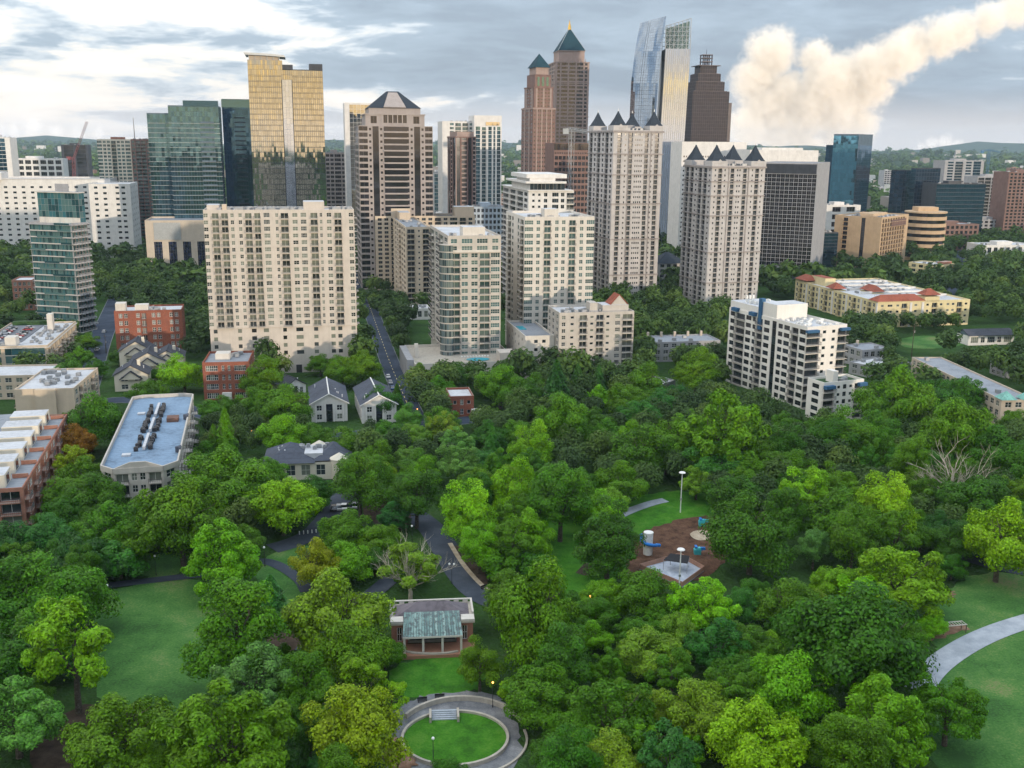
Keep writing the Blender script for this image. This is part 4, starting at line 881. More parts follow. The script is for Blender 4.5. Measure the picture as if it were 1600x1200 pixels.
for y0, y1 in ((17, 32), (36, 50), (54, 69)):
    b.box('duct', W_ * .46, W_ * .5, y0, y1, 13.6, 14.5, M_roof_w)
    for j in range(13):
        for xx in (W_ * .38, W_ * .56): 
            if rnd.random() < .8: b.units(1, xx - .4, xx + .4, y0 + j * (y1 - y0) / 13, y0 + j * (y1 - y0) / 13 + .2, 13.3, (1.1, 1.1, 1.2), M_tank)
b.box('roof_hatch', W_ * .68, W_ * .86, 47, 51, 13.3, 14.6, wallmat('brown_metal', (0.16, 0.09, 0.07))); b.box('skylight', W_ * .18, W_ * .3, 58, 60, 13.3, 13.8, M_roof_w); b.box('skylight', W_ * .2, W_ * .32, 12, 14, 13.3, 13.8, M_roof_w); b.done()

# ================= tan flat-roofed block on the left
b = Bld('apartment_block', 'tan apartment block with white roof and blank end wall at the left', 'building', G(28, 667), R(8), 20, 34, 13, W_tan, parts=True, rail=M_rail, glass=G_green)
zt = 13; b.facade(b.face('L'), 0, 4, zt / 4, '-.5b3-.6b3-.6b3-.5', bd=1.0); b.plainwall(b.face('F'), 0, zt); b.facade(b.face('R'), 0, 4, zt / 4, '-1w-1b2.4-1w-1w-1b2.4-1w-1'); b.plainwall(b.face('B'), 0, zt); b.roof(zt, M_roof_w, .7)
b.wall.box(7, 14, -1.2, -.02, 0, zt + .6); b.units(16, 4, 17, 8, 26, zt); b.units(5, 2, 17, 26, 30, zt); b.done()
b = Bld('apartment_block', 'low tan building corner at the left edge above the tan block', 'building', G(-30, 625), R(8), 26, 20, 9, W_tan, parts=True); simple(b, 0, 3, 3, '-1w-1w-1w-1w-1w-1w-1'); b.roof(9, M_roof_w, .6); b.done()

# ================= brick and cream row houses, lower left
b = Bld('row_house_block', 'brick and cream row houses with roof terraces at the left edge', 'building', G(-70, 850), R(15), 17, 74, 13.5, W_brick2, parts=True, frame=W_trim, rail=M_rail, accent=W_ivory)
b.facade(b.face('F'), 0, 4, 3.3, '-.8w1.4-.8w1.4-1w1.4-.6b3-.6'); b.facade(b.face('R'), 0, 4, 3.3, ('-.6b2.6-.6w1.2-.6W2.4' * 6) + '-.6', bd=1.2); b.plainwall(b.face('L'), 0, 13.2); b.plainwall(b.face('B'), 0, 13.2); b.roof(13.2, M_roof_g, .5)
for k in range(6):
    y0 = 2 + k * 12; hb = MB(); hb.box(2.5, 12.5, y0, y0 + 7.5, 13.25, 16.6, 0, 1); hb.build('roof_pavilion', [W_house, M_roof_w], b.root); b.box('terrace_wall', 12.7, 16.6, y0 + 7.6, y0 + 8, 13.25, 14.4, W_brick2)
    b.box('window', 12.55, 12.62, y0 + 2, y0 + 5, 13.6, 16, G_office)
b.box('flat_roof_wing', -7, 2.2, 0, 74, 0, 14.6, W_house, M_roof_g); b.done()

# ================= houses
def house(name, label, C, th, w, l, hz, rz, wall, roofm, front='-1w1-.8d1.2-.8w1-1', portico=True, group=None):
    b = Bld(name, label, 'house', C, R(th), w, l, hz, wall, parts=True, frame=W_trim, accent=wall, group=group)
    simple(b, 0, max(1, round(hz / 3)), hz / max(1, round(hz / 3)), front, '-1w1.1-1.5w1.1-1.5w1.1-1.5w1.1-1', '-1w1.1-1.5w1.1-1.5w1.1-1.5w1.1-1')
    gable(b, 'roof', 0, w, 0, l, hz, rz, roofm, 'y', .6, 0)
    b.box('ridge_cap', w / 2 - .2, w / 2 + .2, -.5, l + .5, rz + .1, rz + .42, W_trim if portico else roofm); b.vents(7, 1.5, w - 1.5, 2, l - 2, hz + (rz - hz) * .45)
    if portico:
        for sgn in (0, 1):
            mb = MB(); x0, x1 = (-.7, w / 2) if not sgn else (w / 2, w + .7); z0, z1 = (hz, rz + .25) if not sgn else (rz + .25, hz)
            mb.poly([(x0, -.75, z0 - .1), (x1, -.75, z1 - .1), (x1, -.75, z1 + .3), (x0, -.75, z0 + .3)]); o = mb.build('bargeboard', W_trim, b.root); o.modifiers.new('thickness', 'SOLIDIFY').thickness = .2
        for x in (w * .12, w * .38, w * .62, w * .88): mb = MB(); mb.cyl(x, -.5, 0, hz, .16, n=8); mb.build('column', W_trim, b.root)
    return b
house('gabled_house', 'white house with columned gable and slate roof, left of the matching pair', G(487, 660), 12, 13, 27, 6.6, 10.2, M_white, M_shingle).done()
house('gabled_house', 'white house with columned gable and slate roof, right of the matching pair by the road', G(566, 662), 14, 12.5, 28, 6.6, 10.2, M_white, M_shingle).done()
house('gabled_house', 'low dark-roofed house behind the left white gabled house', G(447, 622), 40, 9, 15, 4.2, 7.2, M_white, M_roof_d, portico=False).done()
for i, (x, y, w, l, hz, rz, th, lab) in enumerate(((180, 612, 13, 12, 6.5, 10.5, 14, 'cream gabled house nearest the lawn below the red brick flats'), (206, 596, 14, 15, 8, 12, 14, 'taller cream gabled house close below the red brick flats'), (238, 592, 13, 14, 8.6, 12, 14, 'cream gabled house beside the bright tree below the red brick flats'), (188, 578, 14, 12, 8, 12.5, 14, 'cream house with dark roof tucked under the red brick flats'))):
    b = house('gabled_house', lab, G(x, y), th, w, l, hz, rz, W_house, M_roof_d, '-1w1-1w1-1', False); b.box('chimney', w * .65, w * .65 + 1.2, l * .5, l * .5 + 1.2, rz - 2.5, rz + .8, W_house); gable(b, 'dormer_roof', w * .2, w * .8, -1.5, l * .4, hz - 1.5, hz + 1.8, M_roof_d, 'y', .4, 0); b.done()
b = Bld('gabled_house', 'grey slate-roofed building with twin hipped wings by the park drive', 'house', G(415, 752), R(8), 24, 15, 6, W_house, parts=True)
simple(b, 0, 1, 5.5, '-1w-1w-1w-1w-1w-1'); hip(b, 'roof', 0, 14, 0, 15, 5.5, 9.6, M_shingle, .8); hip(b, 'roof', 15, 25, 2, 14, 5.5, 9.2, M_shingle, .8); b.box('flat_link', 11.5, 17, 3, 12, 5.5, 7.4, M_roof_w); b.units(10, 10, 19, 3, 11, 7.4, (1.2, 1.0, 1.0)); b.vents(10, 3, 11, 4, 9, 7.4)
for cx in (15.5, 22): mb = MB(); mb.cyl(cx, 15 if cx < 20 else 1, 0, 6.3, 2.6, n=16); mb.cyl(cx, 15 if cx < 20 else 1, 6.3, 8, 2.9, .1, n=16); mb.build('turret', W_house, b.root)
b.done()
b = Bld('brick_house', 'small brown brick building with white trim half hidden by trees near the road', 'building', G(703, 652), R(10), 9, 14, 8, W_brick, parts=True, frame=W_trim); simple(b, 0, 2, 3.6, '-1s1-1w1-1s1-1'); b.roof(7.2, M_roof_w, .8); b.box('porch', 8, 11.5, -2.5, 0.5, 0, 3, W_trim); b.done()
b = Bld('garage_building', 'small white building beside the road behind the garden wall', 'building', G(640, 500), R(TH), 12, 14, 6, M_white, parts=True); simple(b, 0, 1, 6, '-1w-1w-1w-1'); b.roof(6, M_roof_w, .6); b.units(4, 3, 10, 3, 10, 6); b.done()

# ================= condo slab (tan) by the road
b = mk('apartment_tower', 'tan stepped apartment slab with long side wall beside the straight road', 'building', 588, 634, 672, 357, 620, TH, W_tan, glass=M_glass_d, rail=M_rail, parts=True)
H = b.H; b.facade(b.face('F'), 0, 15, H / 15, '-.6b3-1.4s.8-1.2b2.6-.4'); b.parts = False; b.facade(b.face('L'), 0, 15, H / 15, '-1w-.7w-.8b2.2-.8w-.7w-1' * 3); b.plainwall(b.face('R'), 0, H); b.plainwall(b.face('B'), 0, H); b.roof(H, M_roof_g, .9)
b.box('penthouse', 3, b.W * .7, b.L * .3, b.L * .45, H, H + 5, W_tan, M_roof_w); b.units(8, 3, b.W - 2, 3, b.L * .3, H); b.done()
b = mk('apartment_tower', 'tan apartment wing behind the curved glass corner condo', 'building', None, 586, 742, 340, 700, TH, W_tan, Ld=24, glass=M_glass_d, rail=M_rail)
H = b.H; simple(b, 0, 17, H / 17, '-1w-1w-1b2.4-1w-1w-1b2.4-1w-1w-1b2.4-1w-1W-1b2.4-1w-1'); b.roof(H, M_slate, 1); b.box('penthouse', 11, 24, 1, 10, H, H + 6, W_tan, M_roof_w); b.box('penthouse', b.W - 14, b.W - .5, 1, 12, H, H + 7, W_tan, M_roof_w); b.done()

# ================= condo with curved glass corner and pool podium
def arc_glass(b, cx, cy, r, a0, a1, z0, z1, fh, n, mb, edge=True):
    nf = round((z1 - z0) / fh); fh = (z1 - z0) / nf
    for k in range(n):
        p, q_ = [(cx + r * math.cos(R(a0 + (a1 - a0) * t / n)), cy + r * math.sin(R(a0 + (a1 - a0) * t / n))) for t in (k + .04, k + .96)]
        for i in range(nf): mb.quad((*p, z0 + i * fh + .45), (*q_, z0 + i * fh + .45), (*q_, z0 + (i + 1) * fh - .05), (*p, z0 + (i + 1) * fh - .05))
    pts_ = [(cx + (r - .12) * math.cos(R(a0 + (a1 - a0) * t / n)), cy + (r - .12) * math.sin(R(a0 + (a1 - a0) * t / n))) for t in range(n + 1)]
    for p, q_ in zip(pts_, pts_[1:]): b.wall.quad((*p, z0), (*q_, z0), (*q_, z1), (*p, z1))
    for i in range(nf + 1):
        ring = [(cx + (r + .15) * math.cos(R(a0 + (a1 - a0) * t / n)), cy + (r + .15) * math.sin(R(a0 + (a1 - a0) * t / n))) for t in range(n + 1)] + [(cx, cy)]
        b.wall.prism(ring, z0 + i * fh - .05, z0 + i * fh + .25)
b = mk('condo_tower', 'beige condo tower with curved green glass corner above a pool terrace', 'building', 672, 700, 783, 372, 447, TH, W_condo, glass=G_green, rail=M_rail, parts=True, slab=W_ivory, accent=W_ivory)
H = b.H; n = 17; zp = 6.0; fh = (H - zp) / n
b.facade(b.face('F', 0, b.W), zp, n - 2, fh, '-.3b2.8-.4w1.7-.9w1.7-.6b2.6-.3W2.4-.3', bd=1.2); b.facade(b.face('L'), zp, n, fh, 'b2.8-.7w1.6-.7b2.8-.7w1.6-.5'); 
b.facade(b.face('F', 0, b.W), zp + (n - 2) * fh, 2, fh, '-.6w1.4-1W2.4-1W2.4-1w1.4-.6'); b.plainwall(b.face('R'), 0, H); b.plainwall(b.face('B'), 0, H); b.plainwall(b.face('F'), 0, zp); b.plainwall(b.face('L'), 0, zp)
gl = MB(); arc_glass(b, 0.8, 2.2, 4.3, 165, 285, zp, H - 3, fh, 9, gl); gl.build('curved_glazing', glassmat('corner_glass', (0.05, 0.07, 0.075), (0.30, 0.36, 0.34), 0.5), b.root, 'stuff')
b.roof(H, M_roof_w, 1); b.box('penthouse', b.W * .3, b.W * .72, 3, 12, H, H + 4.4, W_ivory, M_roof_w); b.units(10, 2, b.W - 2, 3, 12, H); b.box('roof_terrace', .5, b.W - .5, -.8, 0, zp + (n - 2) * fh, zp + (n - 2) * fh + 1, W_ivory); b.done()
b = Bld('pool_podium', 'low beige podium with turquoise pool and loungers in front of the curved glass condo', 'building', G(640, 582) + Vector((4.6, -21.5, 0)), R(TH), 44, 42, 6, W_ivory, glass=M_glass)
zp = 7.5; b.facade(b.face('F'), 0, 2, zp / 2, '-2w-2w-2w-8w-2w-8w-2w-1'); b.facade(b.face('L'), 0, 2, zp / 2, '-1W-1W-1W-1W-1'); b.plainwall(b.face('R'), 0, zp); b.plainwall(b.face('B'), 0, zp); b.roof(zp, M_stone, 1.0)
pm = MB(); pm.poly([(28.5 + 5.2 * math.cos(t * .5236), 9 + 3.6 * math.sin(t * .5236), zp + .3) for t in range(12)]); pm.build('pool', M_pool, b.root)
for k in range(10): b.box('lounger', 22 + k * 1.3, 22.7 + k * 1.3, 14.2, 16, zp + .02, zp + .5, W_trim)
b.box('tower_wall', 36.5, 43.5, .6, 9, zp, zp + 4.5, W_cream); b.box('garden_wall', -3, -.02, 4, 36, 0, 9.5, W_greyc); b.box('chimney_wall', 2, 3.5, 18, 20, zp, zp + 6, W_ivory); b.done()

# ================= white condo
b = mk('condo_tower', 'tall ivory condo tower with green corner windows behind the red-gabled block', 'building', 791, 820, 929, 343, 470, TH, W_ivory, glass=G_green, rail=M_rail, parts=True, frame=M_frame)
H = b.H; n = 19; fh = (H - 8) / n
b.facade(b.face('F'), 8, n, fh, 'W2.6-1w1.1-1.3b2-1.3w1.1-1w1.1-1.2b2-1.3w1.1-1W2.4', bd=1.0); b.parts = False; b.facade(b.face('L'), 8, n, fh, '-2b3-1w-4w-1b3-1'); b.plainwall(b.face('F'), 0, 8); b.plainwall(b.face('L'), 0, 8); b.plainwall(b.face('R'), 0, H); b.plainwall(b.face('B'), 0, H); b.roof(H, M_roof_w, 1.2)
b.box('penthouse', b.W * .3, b.W * .5, 3, 10, H, H + 4.5, W_ivory, M_roof_w); b.units(22, 2, b.W - 3, 2, 13, H, AC2); b.done()
b = Bld('condo_podium', 'low ivory podium with small roof pool at the foot of the tall ivory condo', 'building', G(820, 592), R(TH), 13, 40, 17, W_ivory, glass=M_glass_d)
simple(b, 0, 5, 3.6, '-2s-1s-2', '-3s-3s-3s-3s-3s-3'); b.roof(18, M_roof_g, .9); pm = MB(); pm.box(2, 5, 20, 28, 18.02, 18.3); pm.build('pool', M_pool, b.root); b.done()

# ================= mid condo with red gable
b = mk('condo_block', 'ten-storey beige condo block with small red gabled roof house', 'building', 856, 874, 991, 492, 430, TH, W_condo, glass=M_glass, rail=M_rail, parts=True, slab=W_ivory)
H = b.H; n = 10; fh = H / n
b.facade(b.face('F'), 0, n, fh, '-.8w1.1-1.5s1-1.8b2.2-1s1-.9b2.2-.8s1-1.2-.6W1.5-.8b3-.5', bd=1.1); b.facade(b.face('L'), 0, n, fh, '-1w-2w-2w-1'); b.plainwall(b.face('R'), 0, H); b.plainwall(b.face('B'), 0, H); b.roof(H, M_roof_w, .9)
b.wall.box(b.W * .72, b.W * .98, -1.8, -.02, 0, H * .13)
b.box('stair_head', b.W * .42, b.W * .52, 2, 8, H, H + 4.5, W_condo); b.box('penthouse', b.W * .6, b.W * .95, 3, 12, H, H + 3.2, W_condo, M_roof_w); gable(b, 'red_gable', b.W * .72, b.W * .94, 4, 11, H + 3.2, H + 7.4, M_red, 'y', .3, 0); b.units(18, 1.5, b.W * .6, 2, 13, H); b.done()

# ================= white penthouse block
b = mk('condo_tower', 'white tower with projecting flat penthouse roof behind the ivory condo', 'building', 786, 826, 897, 300, 620, TH, M_white, glass=M_glass_d, rail=M_rail_w, slab=M_white)
H = b.H; n = 20; fh = H / n; b.facade(b.face('F'), 0, n, fh, '-1.5s1-1.4s1-1.4w1.4-1-1W2.6-1w1.4-1b3'); b.facade(b.face('L'), 0, n, fh, 'b3-.5b3-.5b3-.5w1.5-.5', bd=1.4); b.plainwall(b.face('R'), 0, H); b.plainwall(b.face('B'), 0, H); b.roof(H, M_roof_w, .6)
b.box('roof_slab', -1, b.W * .98, -1.2, b.L, H + .7, H + 1.2, M_white); b.curtain(b.face('F', 1, b.W * .8, 1, b.L * .7), H + 1.2, H + 5, 3.8, 2.5); b.plainwall(b.face('L', 1, b.W * .8, 1, b.L * .7), H + 1.2, H + 5); b.plainwall(b.face('R', 1, b.W * .8, 1, b.L * .7), H + 1.2, H + 5)
b.box('roof_slab', -2, b.W * .82, -1, b.L * .75, H + 5, H + 6.2, M_white); b.box('penthouse', -1, b.W * .85, 1.5, b.L * .6, H + 8, H + 10.4, M_white); b.box('penthouse', 1, b.W * .6, 2, b.L * .5, H + 6.2, H + 8, M_white); b.done()

# ================= twin French-style towers
W_fband = wallmat('weathered_string_course', (0.30, 0.27, 0.26), 0.15)
def french(label, xl, xc, xr, yt, Y, n, patF, patL, bands, thd):
    b = mk('apartment_tower', label, 'building', xl, xc, xr, yt, Y, thd, W_french, glass=M_glass_d, rail=M_rail, accent=W_fband, group='pair of pale stone towers with pointed slate turrets')
    H = b.H; fh = H / n; b.bd = .9
    b.facade(b.face('F'), 0, n, fh, patF); b.facade(b.face('L'), 0, n, fh, patL); b.plainwall(b.face('R'), 0, H); b.plainwall(b.face('B'), 0, H)
    b.bands([H * t for t in bands], .7, .45); b.bands([H - .2], 1.0, .7); b.roof(H + .8, M_roof_g, .4)
    tw = b.W * .27; tl = min(b.L * .3, tw * 1.1)
    for (x0, y0) in ((0, 0), (b.W - tw, 0), (0, b.L - tl), (b.W - tw, b.L - tl)):
        t = MB(); t.box(x0 - .25, x0 + tw + .25, y0 - .3, y0 + tl + .25, H + .85, H + 4); 
        for side in range(2):
            mx = x0 + tw / 2
            if side == 0 and y0 == 0: t.poly([(x0 + tw * .2, y0 - .5, H + 2.6), (x0 + tw * .8, y0 - .5, H + 2.6), (mx, y0 - .5, H + 5)])
        o = t.build('turret', W_french, b.root)
        r = MB(); c_ = (x0 + tw / 2, y0 + tl / 2); k = .43
        prof = [(1.0, 0), (.86, .8), (.45, 4.2), (.12, 7.6), (.05, 8.6)]
        r.loft([[(c_[0] + sx * tw * .48 * p, c_[1] + sy * tl * .48 * p, H + 4 + zz * tw * .115) for sx, sy in ((-1, -1), (1, -1), (1, 1), (-1, 1))] for p, zz in prof]); o2 = r.build('turret_roof', M_slate, o)
        f = MB(); f.cyl(c_[0], c_[1], H + 4 + 8.5 * tw * .115, H + 4 + 8.6 * tw * .115 + 1.6, .35, .08, n=6); f.build('finial', M_steel, o)
    b.box('plant_room', b.W * .38, b.W * .62, b.L * .35, b.L * .6, H + .8, H + 4.5, W_greyc); b.units(7, b.W * .3, b.W * .68, .8, b.L * .2, H + .8, AC2, M_tank); b.done()
    return b
french('tall pale stone tower with pointed slate turrets, the higher and left one of the pair', 920, 959, 1036, 206, 660, 33, '-1.7b1.6-1.4s.5-.9|.3b1.5-1s.5-.35s.5-.35s.5-.35s.5-1b1.5-.9|.3s.5-1b1.6-1.6', '-.7b1.5-1w.8-.9b1.5-1w.8-.9b1.5-1w.8-.7', (.155, .37, .58, .75, .87), 15)
french('pale stone tower with pointed slate turrets, the lower and right one of the pair', 1070, 1113, 1196, 262, 634, 27, '-1.2s.5-1b1.6-1s.5-1.2|.3-.7b1.5-1.2s.5-.5s.5-1.2b1.5-.7|.3-1.2s.5-1b1.6-1s.5-1.2', '-.7b1.5-.9b1.5-.9s.7-.9b1.5-.9b1.5-.9s.7-.7', (.18, .4, .66, .8, .9), 15)
b = mk('stone_annex', 'low pale stone annex with slate roof between the two turreted towers', 'building', None, 1028, 1072, 412, 720, TH, W_french, Ld=20, glass=M_glass_d); simple(b, 0, 5, b.H / 5, '-1w-1w-1w-1w-1'); hip(b, 'roof', 0, b.W, 0, b.L, b.H, b.H + 7, M_slate); b.done()

# ================= white balcony block with blue awnings
W_bal = wallmat('bright_white_render', (0.70, 0.67, 0.62), 0.05)
b = mk('apartment_block', 'stepped white apartment block with dark balcony stacks and blue awnings', 'building', 1140, 1262, 1324, 511, 386, 23, W_bal, glass=M_glass_d, rail=M_rail, parts=True, frame=M_frame_d, slab=W_condo)
H = b.H; n = 10; fh = (H - 1) / n
b.facade(b.face('L', 0, None, 0, None), 0, n, fh, '-.5w1.5-.2b3.2-.4w1.7-.5w1-.2b2-.5w1.7-.8d1.3-.6w1.3-.4w1.7-.5b2-.4w1.7-.4', bd=.7)
b.parts = True; b.facade(b.face('F'), 0, n, fh, 'b3.2-.7s.8-1.5s.8-.7b2.2', bd=1.3); b.plainwall(b.face('R'), 0, H - 1); b.plainwall(b.face('B'), 0, H - 1); b.roof(H - 1, M_roof_w, 1.0)
L_ = b.L
b.box('upper_storey', 0.3, b.W * .8, L_ * .38, L_ * .56, H - .98, H + 5.5, W_bal, M_roof_w); b.box('upper_storey', 0.3, b.W * .9, L_ * .6, L_ - .3, H - .98, H + 3.0, W_bal, M_roof_w); b.box('blue_panel', -.35, 1.5, L_ * .56, L_ * .6, H - 6, H + 6.8, M_awning)
for y_ in (.66, .9): b.box('awning', -1.4, 0.2, L_ * y_ - 2, L_ * y_ + 2, H - .9, H + .6, M_awning)
b.box('awning', -.8, 4.6, -1.6, 0, H - 2.2, H - 1.2, M_awning); b.box('awning', b.W - 3.6, b.W + .6, -1.6, 0, H - 2.2, H - 1.2, M_awning)
b.units(20, 2, b.W - 2, 2, L_ * .36, H - 1, (1.4, 1.2, 1.2), W_trim); b.vents(10, 2, b.W - 2, 2, L_ * .36, H - 1); b.units(6, 2, b.W * .7, L_ * .62, L_ - 2, H + 3, (1.4, 1.2, 1.2), W_trim)
for k in range(3): m2 = MB(); m2.cyl(3 + k * 1.6, L_ * .85, H + 3, H + 6, .5, n=8); m2.build('flue', W_trim, b.root)
b.done()
b = mk('apartment_block', 'lower white five-storey wing with roof garden below the stepped white block', 'building', 1262, 1288, 1350, 602, 366, 23, W_bal, glass=M_glass_d, rail=M_rail, parts=True, frame=M_frame_d, slab=W_condo)
H = b.H; n = 5; fh = H / n; b.facade(b.face('F'), 0, n, fh, 'b3-.7s.8-.8w1.0-.8s.8-.7b2.6', bd=1.3); b.facade(b.face('L'), 0, n, fh, '-1w1.4-1'); b.plainwall(b.face('R'), 0, H); b.plainwall(b.face('B'), 0, H); b.roof(H, plain('roof_turf', (0.03, 0.07, 0.025), 0.95, 0, .4), .9)
b.box('stair_head', b.W * .3, b.W * .42, 2, 6, H, H + 4.4, W_bal); b.box('awning', -.3, 4.2, -1.6, 0, H - 1.4, H - .2, M_awning); b.box('awning', b.W - 3, b.W + .5, -1.6, 0, H - 1.4, H - .2, M_awning); b.units(4, b.W * .5, b.W - 2, 2, 6, H); b.done()

# ================= low grey-roofed buildings
for lab, px_, th, w, l, h, wm, rm, nc in (
    ('low grey-roofed apartment row with chimneys behind the big olive tree', (1018, 566), 12, 34, 17, 9, W_greyc, M_roof_g, 5),
    ('low grey building with chimney right of the stepped white block', (1345, 575), 20, 16, 14, 8, W_greyc, M_roof_g, 1),
    ('long grey flat-roofed apartment building with green corner turrets at the right', (1560, 668), 3, 13, 76, 10, W_deco, M_roof_g, 0),
    ('pale flat roof peeping between trees left of the huge domed tree', (1030, 622), 50, 12, 12, 5, W_greyc, M_roof_w, 0),
    ('small flat white roof at the right edge among trees', (1572, 592), 10, 18, 12, 5, W_greyc, M_roof_w, 0),
    ('pale low roof beside the round tree right of the stepped white block', (1355, 590), 35, 18, 10, 5, W_greyc, M_roof_w, 0),
    ('small blue-grey shed roof among trees on the right', (1416, 588), 20, 9, 9, 4, W_blue, M_shingle, 0)):
    b = Bld('low_building', lab, 'building', G(*px_), R(th), w, l, h, wm, parts=True); nf = max(1, round(h / 3.2))
    simple(b, 0, nf, h / nf, '-1w' * max(2, int(w / 4)) + '-1', '-1w' * max(2, int(l / 4)) + '-1'); b.roof(h, rm, .5); b.units(max(2, int(w / 6)), 2, w - 2, 2, l - 2, h)
    for k in range(nc): b.box('chimney', w * (k + .4) / nc, w * (k + .4) / nc + 1, l - 2, l - 1, h, h + 2.4, W_deco)
    if 'turrets' in lab:
        for x0 in (0, 8): pyramid(b, 'turret_roof', x0, x0 + 5, -.6, 4.4, h + .5, h + 3.4, M_copper, 0, .4)
    b.done()
b = Bld('garage_shed', 'white garage with dark roof at the edge of the small field on the right', 'building', G(1512, 540), R(10), 26, 10, 5, M_white, parts=True, accent=W_blue); simple(b, 0, 1, 5, '-1W-1w-1W-1w-1W-1'); gable(b, 'roof', 0, 26, 0, 10, 5, 7.6, M_roof_d, 'x', .5, 1); b.done()

# ================= yellow courtyard complex with red tile roofs
b = mk('courtyard_block', 'large yellow and white apartment complex with red tiled corner roofs', 'building', 1243, 1372, 1516, 474, 570, 13, W_yellow, glass=M_glass, rail=M_rail, accent=M_white, parts=True)
H = b.H; n = 4; fh = H / n
b.facade(b.face('F'), 0, n, fh, '-1.2s1-1.5s.9s.9-1.5s1-1b2-1|.8-1s1.1-1.6|.8-1s1-1.2b2-1s1-1.6s1-1s1-1b2-1s1-1', bd=.9); b.facade(b.face('L'), 0, n, fh, ('-.8w1.1-.9b2-.9w1.1-.8|.7') * 6, bd=.9); b.plainwall(b.face('R'), 0, H); b.plainwall(b.face('B'), 0, H); b.roof(H, M_roof_w, .9)
W_, L_ = b.W, b.L
for (x0, x1, y0, y1, dz) in ((0, W_ * .5, 0, 9, 0), (0, 9, L_ - 14, L_, 1.0), (0, 8, L_ * .5, L_ * .5 + 9, 0.6), (W_ * .5, W_ * .66, 0, 8, 3), (W_ * .3, W_ * .42, L_ * .35, L_ * .5, .5)):
    if dz: b.wall.box(x0, x1, y0, y1, H + .02, H + dz)
    hip(b, 'tile_roof', x0, x1, y0, y1, H + .9 + dz, H + 4.2 + dz, M_red, .5)
b.box('courtyard_well', W_ * .35, W_ * .75, L_ * .4, L_ * .75, H + .03, H + .1, W_greyc); b.box('tower_block', W_ * .1, W_ * .22, L_ * .72, L_ * .9, H, H + 5, W_yellow, M_red); b.units(60, W_ * .12, W_ * .95, 12, L_ - 4, H, (1.3, 1.2, 1.1)); b.vents(20, W_ * .1, W_ * .95, 10, L_ - 4, H)
for k in range(5): b.box('parapet_wall', 10, W_ - 2, L_ * (.2 + k * .16), L_ * (.2 + k * .16) + .5, H, H + 1.4, M_white)
b.done()
b = mk('flat_block', 'small yellow and brick flats with cluttered white roof beyond the yellow complex', 'building', 1420, 1470, 1491, 416, 760, 40, W_yellow, glass=M_glass); simple(b, 0, 4, b.H / 4, '-1w-1w-1w-1', '-1w-1w-1w-1w-1'); b.roof(b.H, M_roof_w, .8); b.units(14, 1, b.W - 1, 2, b.L - 2, b.H); b.box('brick_stair', b.W * .3, b.W * .9, 1, 6, b.H, b.H + 2.5, W_brick2); b.done()
# ================= skyline behind
def glass_box(b, z0, z1, fh, bay, faces='FLR', x0=0, x1=None, y0=0, y1=None, gap=.12, spandrel=0.0, mb=None, jit=.02):
    for f in 'FLRB':
        if f in faces: b.curtain(b.face(f, x0, x1, y0, y1), z0, z1, fh, bay, mb, gap, spandrel, jit)
        else: b.plainwall(b.face(f, x0, x1, y0, y1), z0, z1)
# gold-reflecting tower
b = mk('office_tower', 'tall mirror-glass tower reflecting a golden sunrise with pale central strip', 'building', None, 387, 504, 108, 820, TH, W_dark, Ld=34, glass=G_gold, accent=M_steel)
H = b.H; s0, s1 = b.W * .44, b.W * .585; zs = P(445, 124, 820).z
b.curtain(b.face('F', 0, s0), 0, H, 4.1, 1.6, gap=.16, jit=.012); b.curtain(b.face('F', s1, b.W), 0, H, 4.1, 1.6, gap=.16, jit=.012); b.curtain(b.face('F', s0, s1), zs, H, 4.1, 1.6, gap=.16)
st = MB(); b.curtain(((s0 + .4, -.5), (1, 0), s1 - s0 - .8), 0, zs, 4.1, 2.6, st, .06, 0, .008); st.build('central_strip', G_silver, b.root, 'stuff')
b.curtain(b.face('R'), 0, H, 4.1, 1.6, gap=.16); b.plainwall(b.face('L'), 0, H); b.plainwall(b.face('B'), 0, H); b.roof(H, M_roof_g, .6)
for i in range(1, int(H / 4.1)): b.wall.box(-.1, s0, -.16, -.02, i * 4.1 - .12, i * 4.1 + .12); b.wall.box(s1, b.W + .1, -.16, -.02, i * 4.1 - .12, i * 4.1 + .12)
z2 = P(387, 93, 820).z; gb = MB()
for f in 'FR': b.curtain(b.face(f, 0, b.W * .46, 0, 22), H, z2, 4.1, 1.6)
b.plainwall(b.face('L', 0, b.W * .46, 0, 22), H, z2); b.plainwall(b.face('B', 0, b.W * .46, 0, 22), H, z2); b.wall.box(b.W * .46, b.W * .6, 0, 16, H, H + 4); b.wall.box(b.W * .82, b.W, 0, 14, H, H + 5)
cr = MB(); cr.loft([[(-1.5 + (b.W * .48 + 3) * t - (1 if q else 0), y, z2 + 3.4 + (1.6 if q else 0) - 2.4 * t * t * .5) for t in (0, .25, .5, .75, 1.0) for y in ((-2.2, 24) if 0 else (-2.2,))] + [(-1.5 + (b.W * .48 + 3) * t, 24, z2 + 3.4 + (1.6 if q else 0) - 2.4 * t * t * .5) for t in (1.0, .75, .5, .25, 0)] for q in (0, 1)]); cr.build('curved_canopy', M_steel, b.root)
for k in range(6): b.box('canopy_post', 1 + k * b.W * .08, 1.5 + k * b.W * .08, .3, .8, z2, z2 + 3.4, M_steel)
b.box('rooftop_glass', 1, b.W * .42, 1.5, 20, z2, z2 + 3, W_deco); b.done()
